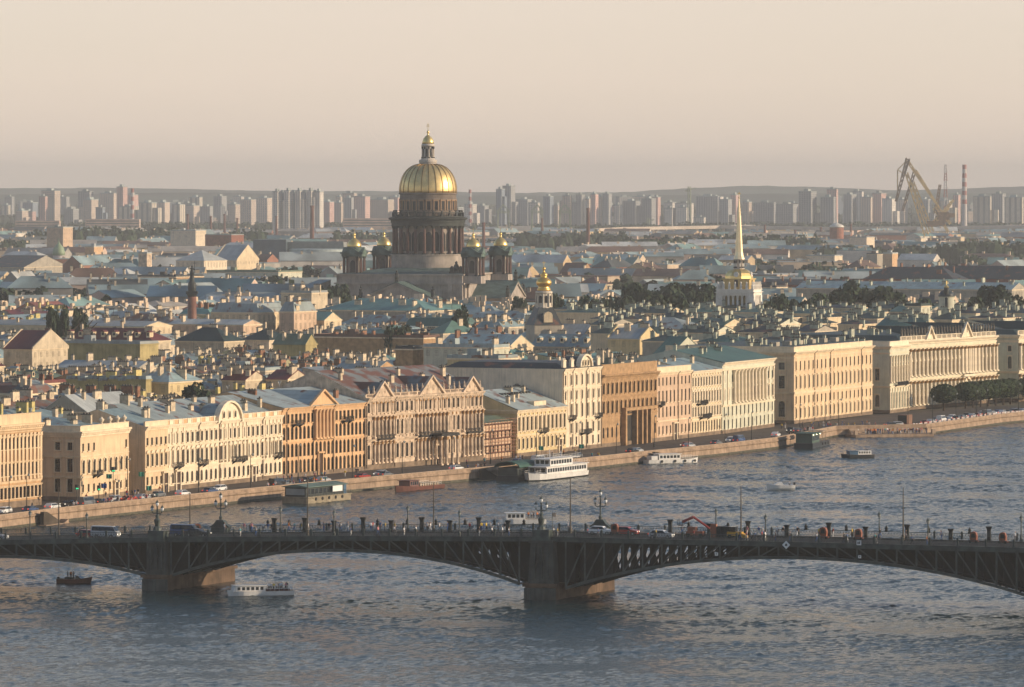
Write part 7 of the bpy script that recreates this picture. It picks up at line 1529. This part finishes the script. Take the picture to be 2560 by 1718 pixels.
def crowd(n, f_, ref, group, seed):
    rr = random.Random(seed)
    for i in range(n):
        loc, rz = f_(rr, i); t_ = rr.choice(tops); q = rr.choice(('black', 'blue', 'grey', 'white')); ps = rr.choice(('stand', 'walk', 'walk', 'lean'))
        person(loc, rz, t_, q, ps, 'person in ' + t_ + ' top and ' + q + ' trousers ' + ('walking ' if ps == 'walk' else 'standing ') + ref, group)
BPX = [601, 640, 852, 870, 877, 905, 945, 963, 985, 988, 1198, 1230, 1246, 1256, 1272, 1384, 1394, 1420, 1496, 1735, 1866, 1879, 1888, 1905, 1907, 1913, 1939, 1975, 2042, 2110, 2118, 2130, 2189, 2191, 2280, 2317, 1850, 1640, 1010, 1040]
def fb(rr, i): w = rr.choice((1.3, 1.7, 1.5, BW - 1.4)); s = bpu(BPX[i], w); return bw(s, w, dz(s) + .68), BR + rr.choice((0, pi)) + rr.uniform(-.3, .3)
crowd(len(BPX), fb, 'on the bridge', 'people on the bridge', 3)
BP2 = [pr_.uniform(560, 1300) for i in range(34)] + [pr_.uniform(1700, 2560) for i in range(16)]
def fb2(rr, i): s = bpu(BP2[i], BW - 1.0); return bw(s, BW - 1.0 - rr.random() * 1.2, dz(s) + .68), BR + rr.uniform(0, 6)
crowd(len(BP2), fb2, 'by the far railing of the bridge', 'people on the bridge', 4)
def fe(rr, i):
    u = rr.choice((rr.uniform(180, 420), rr.uniform(640, 900), rr.uniform(1160, 1300), rr.uniform(1300, 1500), rr.uniform(1950, 2300), rr.uniform(2000, 2200))); p, a = quay(u, rr.choice((1.5, 2.2, 3.0, 13.5, 15))); return (p.x, p.y, GZ + (.12 if True else 0)), a + rr.choice((0, pi))
crowd(110, fe, 'along the embankment', 'people strolling along the embankment', 5)
# landing steps below the museum, with a crowd
st0 = [P(2098, 1092, 0), P(2316, 1088, 0)]
a = atan2((st0[1] - st0[0]).y, (st0[1] - st0[0]).x); dl = (st0[1] - st0[0]).length
o = thing('landing_stage', 'granite landing stage with wide steps at the river below the museum', 'landing stage', st0[0], a); nS = Vector((sin(a), -cos(a), 0))
m = MB(); m.box(2, dl - 1, -7, .6, -2, .75); m.build('platform', stone, o)
m = MB()
for i in range(5): m.box(3, dl - 3, -1.2 + i * .35 - .6, .5, .75 + i * .28, .75 + (i + 1) * .28)
m.build('steps', cap_st, o)
m = MB(); m.box(1.6, 2.6, -7.2, -6.2, .75, 2.0); m.box(dl - 1.6, dl - .6, -7.2, -6.2, .75, 2.0); m.build('bollard_block', cap_st, o)
def fs(rr, i): p = st0[0] + (st0[1] - st0[0]) * rr.uniform(.12, .95) + nS * rr.uniform(2.0, 6.4); return (p.x, p.y, .75), rr.uniform(0, 6)
crowd(60, fs, 'on the landing stage', 'people on the granite landing stage', 6)
# stair descents in the quay wall, opening shade painted as dark blocks
for u, lab in ((120, 'dark stair opening in the quay wall at the left, near the bridge'), (1218, 'dark stair opening in the quay wall right of the ornate palace'), (1646, 'dark stair opening in the quay wall behind the long white tour boat')):
    p, a = quay(u, -.6); o = thing('river_stairs', lab, 'stairs', (p.x, p.y, 0), a)
    m = MB(); m.ext([(-4, .1), (3.4, .1), (3.4, .7), (-2.4, 2.8), (-4, 2.8)], -.9, -.1); m.build('opening_shade', mat('stair_shadow_stone', (.07, .055, .04), .9, 0, .2), o)
    m = MB(); m.box(-5, 6, -2.0, -.1, -.5, .1); [m.box(4 + i * .5, 4.5 + i * .5, -1.9, -.1, .1, .1 + (i + 1) * .18) for i in range(4)]; m.build('steps', stone, o)
# ---------------------------------------------------------------- boats
hullw = mat('hull_white', (.74, .72, .68), .35, 0, .06, .5, streak=.12); hulld = mat('hull_dark', (.03, .035, .04), .45, 0, .15); hullb = mat('hull_brown', (.14, .055, .04), .5, 0, .15); deckm = mat('deck_tan', (.40, .30, .2), .8, 0, .12, .8); grn = mat('awning_green', (.04, .10, .08), .7, 0, .1); cab_g = mat('cabin_grey', (.3, .33, .33), .6, 0, .1)
def hull(L, B, h, bow=.22, draft=.4, sheer=.3, stern=.85, n=14):
    m = MB(); rows = []
    for i in range(n + 1):
        t_ = i / n; x = -L / 2 + L * t_; k = 1.0
        if t_ > 1 - bow: k = max(.03, 1 - ((t_ - (1 - bow)) / bow) ** 1.9)
        if t_ < .12: k = stern + (1 - stern) * t_ / .12
        b = B / 2 * k; s = sheer * max(0, (t_ - .5) * 2) ** 2; rows.append([(x - (.0 if t_ < 1 else .2), -b * .55, -draft), (x, -b * .9, .1), (x + s * .6, -b, h + s), (x + s * .6, b, h + s), (x, b * .9, .1), (x, b * .55, -draft)])
    for a_, c in zip(rows, rows[1:]):
        for j in range(5): m.quad(a_[j], c[j], c[j + 1], a_[j + 1], 1 if j == 2 else 0)
    m.add(rows[0], [list(range(6))[::-1]]); return m
def boat(name, label, loc, rz): return thing(name, label, 'boat', loc, rz)
def winrow(o, x0, x1, y, z0, z1, n, gap=.3, mt=glass):
    q = MB(); w = (x1 - x0) / n - gap; q.box(-w / 2, w / 2, -.02, .02, 0, z1 - z0); me = q.mesh('window', mt)
    for i in range(n):
        xx = x0 + (x1 - x0) * (i + .5) / n
        for s in (-1, 1): put(me, 'window', o, (xx, s * (y + .012), z0))
def tyres(o, xs, y, z):
    q = MB(); q.lathe([(.18, -.09), (.36, -.09), (.36, .09), (.18, .09)], 10); me = q.mesh('tyre_fender', tyre)
    for x in xs: put(me, 'tyre_fender', o, (x, -y, z), rot=(pi / 2, 0, 0))
def railing(m, x0, x1, y, z, h=.9, sp=1.2):
    for s in (-1, 1):
        for k in (.5, 1): m.tube((x0, s * y, z + h * k), (x1, s * y, z + h * k), .035, n=4)
        n = int((x1 - x0) / sp)
        for i in range(n + 1): x = x0 + (x1 - x0) * i / n; m.tube((x, s * y, z), (x, s * y, z + h), .03, n=4)
# 1 near tour boat
p = P(651, 1489, 0); o = boat('tour_boat', 'low white tour boat with open rear deck full of passengers, passing the bridge pier', (p.x, p.y, 0), pi + .28); TB = o
hull(11.5, 3.0, .8).build('hull', [hullw, deckm], o); m = MB(); m.box(-.6, 4.6, -1.2, 1.2, .8, 1.75); m.ext([(4.6, .8), (5.1, .8), (4.8, 1.7), (4.6, 1.75)], -1.1, 1.1); m.box(-.8, 4.9, -1.35, 1.35, 1.75, 1.87); m.build('cabin', hullw, o); winrow(o, -.4, 4.5, 1.2, 1.05, 1.6, 6)
m = MB(); railing(m, -5.5, -.6, 1.35, .8, .9, .8); m.build('railing', hullw, o); tyres(o, (2.4, -2.0), 1.5, .55)
sm_ = MB(); 
for i in range(7): sm_.box(-5.0 + i * .62, -4.6 + i * .62, -1.1, 1.1, .8, 1.15)
sm_.build('bench', hullb, o)
def fbt(o, x0, x1, y, z, n, ref, seed):
    rr = random.Random(seed); R0 = Matrix.Rotation(o.rotation_euler.z, 3, 'Z')
    for i in range(n):
        q = R0 @ Vector((x0 + (x1 - x0) * (i + .3) / n, rr.uniform(-y, y), 0)); t_ = rr.choice(tops)
        a_ = person((o.location.x + q.x, o.location.y + q.y, z), rr.uniform(0, 6), t_, 'black', rr.choice(('stand', 'lean')), 'passenger in ' + t_ + ' top standing ' + ref, 'passengers on the boats')
        a_.scale = (1, 1, .82)
fbt(o, -5, -1, .9, .85, 9, 'on the open rear deck of the low white tour boat', 1)
# 2 motor boat
p = P(186, 1458, 0); o = boat('motor_boat', 'dark motor boat with people aboard under the left bridge arch', (p.x, p.y, 0), -.25); hull(6.2, 2.3, .75, .4, sheer=.5).build('hull', [hullb, deckm], o); m = MB(); m.ext([(.4, .75), (1.6, .8), (.9, 1.35), (.5, 1.35)], -.8, .8); m.build('windscreen', glass, o); m = MB(); m.box(-1.6, -.2, -.8, .8, .7, 1.1); m.build('seat', hulld, o)
m = MB(); m.box(-3.2, -2.8, -.25, .25, .2, 1.1); m.build('outboard_motor', hulld, o); fbt(o, -1.6, .4, .4, .75, 3, 'in the dark motor boat', 2)
# 3 speedboat
p = P(1952, 1225, 0); o = boat('speedboat', 'white speedboat alone on the open river at right', (p.x, p.y, .3), pi + .1); o.scale = (1, 1, 1.2); hull(6.6, 2.4, .7, .45, sheer=.35).build('hull', [hullw, hullw], o); m = MB(); m.ext([(-.6, .7), (1.8, .75), (.8, 1.25), (-.2, 1.3)], -.85, .85); m.build('cabin', hullw, o); m = MB(); m.box(-3.4, -3.0, -.25, .25, .1, 1.25); m.build('outboard_motor', hulld, o); fbt(o, -2.2, -1.6, .2, .7, 1, 'at the stern of the white speedboat', 3)
# 4 small ferry
p = P(2143, 1145, 0); o = boat('river_ferry', 'small dark hulled passenger boat with white cabin under way at the right', (p.x, p.y, 0), pi + .35); hull(9.0, 2.8, .9).build('hull', [hulld, deckm], o); m = MB(); m.box(-3.6, .2, -1.1, 1.1, .9, 1.9); m.build('cabin', hullw, o); m = MB(); m.box(.2, 2.6, -1.1, 1.1, .9, 1.8); m.box(-.1, 2.8, -1.25, 1.25, 1.8, 1.9); m.build('wheelhouse', mat('awning_blue', (.05, .12, .2), .6), o); winrow(o, -3.4, .1, 1.1, 1.2, 1.7, 5); fbt(o, -3.2, -2, .6, 1.0, 2, 'on the small dark hulled passenger boat', 4)
# 5 two-deck ship
pa, pb = P(1322, 1204, 0), P(1450, 1189, 0); c = (pa + pb) / 2; a = atan2((pb - pa).y, (pb - pa).x); L_ = (pb - pa).length
o = boat('passenger_ship', 'large white two deck passenger ship moored at the quay', (c.x, c.y, 0), a + pi); o.scale = (1, .92, .92); hull(L_, 6.2, 1.5, .14, sheer=.7).build('hull', [hullw, deckm], o)
m = MB(); m.v = []; b2 = hull(L_ * 1.002, 6.3, .35, .14, sheer=0); b2.build('waterline_band', [hulld, hulld], o)
m = MB(); m.box(-L_ * .46, L_ * .33, -2.7, 2.7, 1.5, 3.5); m.box(-L_ * .48, L_ * .37, -3.0, 3.0, 3.5, 3.66); m.build('lower_cabin', hullw, o); winrow(o, -L_ * .44, L_ * .32, 2.7, 2.1, 3.1, 16, .35)
m = MB(); m.box(-L_ * .2, L_ * .24, -2.3, 2.3, 3.66, 5.4); m.box(-L_ * .32, L_ * .27, -2.6, 2.6, 5.4, 5.55); m.build('upper_cabin', hullw, o); winrow(o, -L_ * .18, L_ * .23, 2.3, 4.1, 5.1, 8, .35)
for nm, x, y, z0, z1 in (('front_window', L_ * .33, 2.4, 2.2, 3.2), ('front_window', L_ * .24, 2.0, 4.2, 5.2)): m = MB(); [m.box(x + .005, x + .03, -y + j * y * 2 / 3 + .15, -y + (j + 1) * y * 2 / 3 - .15, z0, z1) for j in range(3)]; m.build(nm, glass, o)
m = MB(); railing(m, -L_ * .46, -L_ * .2, 2.7, 3.66, 1, 1.4); railing(m, L_ * .37, L_ * .47, 1.6, 1.7, 1, 1.0); railing(m, -L_ * .3, L_ * .2, 2.4, 5.55, .8, 1.6); m.build('railing', hullw, o); m = MB(); m.tube((L_ * .1, 0, 5.5), (L_ * .1, 0, 8), .09, n=5); m.tube((L_ * .1, -1, 7.2), (L_ * .1, 1, 7.2), .05, n=4); m.build('mast', hullw, o); tyres(o, (-L_ * .35, -L_ * .1, L_ * .15, L_ * .33), 3.15, .9)
# 6 pontoon with arched canopy
p = P(1293, 1200, 0); o = boat('landing_pontoon', 'dark landing pontoon with arched green canopy beside the white ship', (p.x, p.y, 0), a); m = MB(); m.box(-6, 6, -3, 3, -.4, 1.3); m.build('hull', hulld, o); m = MB(); m.box(-5.4, 5.4, -2.6, 2.6, 1.3, 3.2); m.build('cabin', mat('cabin_dark', (.05, .06, .055), .5), o); winrow(o, -5, 5, 2.6, 1.7, 2.8, 5)
m = MB(); [m.ext([(-3.4 * cos(pi * i / 8) , 3.3 + 1.3 * sin(pi * i / 8)), (-3.4 * cos(pi * (i + 1) / 8), 3.3 + 1.3 * sin(pi * (i + 1) / 8)), (-3.4 * cos(pi * (i + 1) / 8), 3.45 + 1.3 * sin(pi * (i + 1) / 8)), (-3.4 * cos(pi * i / 8), 3.45 + 1.3 * sin(pi * i / 8))], -6, 6, 'x') for i in range(8)]; m.build('canopy', grn, o)
# 7 floating restaurant barge
pa, pb = P(706, 1260, 0), P(876, 1247, 0); c = (pa + pb) / 2; aq = quay(790, 0)[1]; o = boat('restaurant_barge', 'floating restaurant barge with green roof and white awning moored at the quay', (c.x, c.y, 0), aq); L_ = 20.0
m = MB(); m.box(-L_ / 2, L_ / 2, -3.2, 3.2, -.5, 1.3); m.box(-L_ / 2 - .2, L_ / 2 + .2, -3.4, 3.4, 1.3, 1.5); m.build('hull', [mat('barge_hull', (.30, .25, .17), .7, 0, .15, .6, streak=.3)], o)
m = MB(); m.box(-L_ * .48, L_ * .38, -2.7, 2.7, 1.5, 3.6); m.build('cabin', mat('cabin_dark', (0, 0, 0)), o); winrow(o, -L_ * .46, L_ * .36, 2.7, 2.1, 3.2, 9, .5)
m = MB(); m.ext([(-3.4, 3.6), (3.4, 3.6), (3.4, 3.75), (0, 4.3), (-3.4, 3.75)], -L_ * .5, L_ * .42, 'x'); m.build('roof', mat('barge_roof', (.13, .19, .16), .7, 0, .15), o)
m = MB(); m.box(L_ * .08, L_ * .3, -3.3, -3.2, 2.2, 3.5); m.build('awning', white, o); m = MB(); m.box(L_ * .38, L_ * .46, -2.5, 2.5, 1.5, 3.5); m.build('stern_cabin', mat('awning_blue', (0, 0, 0)), o); m = MB(); railing(m, -L_ / 2, L_ / 2, 3.2, 1.5, .9, 1.2); m.build('railing', hulld, o); tyres(o, (-6, -3, 0, 3, 6), 3.3, .9)
m = MB(); m.box(-L_ * .48 - .04, -L_ * .48, -2.4, 2.4, 1.9, 3.3); m.build('front_window', cab_g, o)
# 8 red-brown excursion boat
pa, pb = P(990, 1231, 0), P(1098, 1219, 0); c = (pa + pb) / 2; o = boat('excursion_boat', 'reddish open excursion boat with cream seats moored right of the barge', (c.x, c.y, 0), quay(1045, 0)[1] + pi); hull(20, 3.8, 1.0, .18, sheer=.5).build('hull', [hullb, deckm], o); m = MB(); m.box(2.0, 6.2, -1.5, 1.5, 1.0, 2.4); m.box(1.8, 6.6, -1.7, 1.7, 2.4, 2.52); m.build('cabin', mat('cabin_maroon', (.16, .08, .07), .6), o); winrow(o, 2.2, 6.0, 1.5, 1.4, 2.2, 4)
m = MB(); [m.box(-7 + i * 1.1, -6.4 + i * 1.1, -1.5, 1.5, 1.0, 1.6) for i in range(8)]; m.build('seat', deckm, o); m = MB(); railing(m, -8, 1.8, 1.75, 1.0, .8, 1.1); m.build('railing', hullw, o); tyres(o, (-5, -1, 3), 1.95, .6)
# 9 long white tour boat
pa, pb = P(1612, 1160, 0), P(1746, 1156, 0); c = (pa + pb) / 2; o = boat('tour_boat', 'long low white tour boat with brown cabin windows moored at the quay', (c.x, c.y, 0), radians(30)); L_ = 15.5; hull(L_, 3.4, 1.0, .2, sheer=.4).build('hull', [hullw, deckm], o); m = MB(); m.box(-L_ * .3, L_ * .12, -1.4, 1.4, 1.0, 2.4); m.box(-L_ * .32, L_ * .14, -1.6, 1.6, 2.4, 2.52); m.build('cabin', hullw, o); winrow(o, -L_ * .29, L_ * .11, 1.4, 1.4, 2.1, 6)
m = MB(); m.box(-L_ * .44, -L_ * .32, -1.2, 1.2, 1.0, 2.0); m.build('stern_cabin', hullw, o); m = MB(); railing(m, L_ * .14, L_ * .45, 1.5, 1.0, .9, 1.0); m.build('railing', hullw, o); tyres(o, (-4, 0, 3, 6), 1.75, .6)
# 10 dark vessel with lights
p = P(2030, 1117, 0); o = boat('moored_barge', 'dark green moored vessel with lit lamps and open deck structure', (p.x, p.y, 0), quay(2030, 0)[1]); o.scale = (1.4, 1, 1); m = MB(); m.box(-7.5, 7.5, -2.6, 2.6, -.4, 1.4); m.build('hull', hulld, o); m = MB(); m.box(-7, -.5, -2.3, 2.3, 1.4, 3.9); m.build('cabin', mat('cabin_teal', (.07, .11, .09), .6), o); m = MB(); m.box(-7.4, 0, -2.7, 2.7, 3.9, 4.1); m.build('roof', grn, o); winrow(o, -6.8, -.8, 2.3, 2.1, 3.3, 5)
m = MB(); railing(m, 0, 7.3, 2.4, 1.4, 1, 1.0); m.box(3, 6.5, -2, 2, 4.0, 4.15); [m.tube((x, y, 1.4), (x, y, 4.0), .08, n=4) for x in (3.1, 6.4) for y in (-1.9, 1.9)]; m.build('awning_frame', mat('frame_tan', (.3, .24, .17), .7), o); tyres(o, (1, 3.5, 6), 2.7, .8)
q = MB(); q.lathe([(.14, 0), (.16, .1), (.1, .22)], 8); lm_ = q.mesh('deck_lamp', mat('lamp_lit', (.9, .85, .6), .4, 0, .02, emit=(1, .85, .5, 4)))
for x in (-7.3, -4.5, -1.5): put(lm_, 'deck_lamp', o, (x, -2.75, 3.6))
# 11 tour boat beyond the bridge
p = P(1311, 1310, 0); o = boat('tour_boat', 'white tour boat with red seated passengers partly hidden behind the bridge', (p.x, p.y, 0), pi + .15); hull(9, 2.8, 1.0).build('hull', [hullw, deckm], o); m = MB(); m.box(0, 4, -1.2, 1.2, 1.0, 2.3); m.box(-.2, 4.2, -1.35, 1.35, 2.3, 2.4); m.build('cabin', hullw, o); winrow(o, .2, 3.8, 1.2, 1.4, 2.1, 4); fbt(o, -4, -.4, .8, 1.2, 6, 'on the tour boat half hidden by the bridge', 6)
# ================================================================ haze
m = MB(); m.box(-9000, 9000, -60, 21500, -4, 175)
hz = bpy.data.materials.new('haze_air'); hz.use_nodes = True; t = hz.node_tree; t.nodes.clear()
v = t.nodes.new('ShaderNodeVolumePrincipled'); v.inputs['Density'].default_value = 0.000068; v.inputs['Color'].default_value = (0.84, 0.85, 0.84, 1); v.inputs['Anisotropy'].default_value = 0.0
ou = t.nodes.new('ShaderNodeOutputMaterial'); t.links.new(v.outputs[0], ou.inputs['Volume'])
tag(m.build('haze', hz), kind='stuff')
finish_labels()
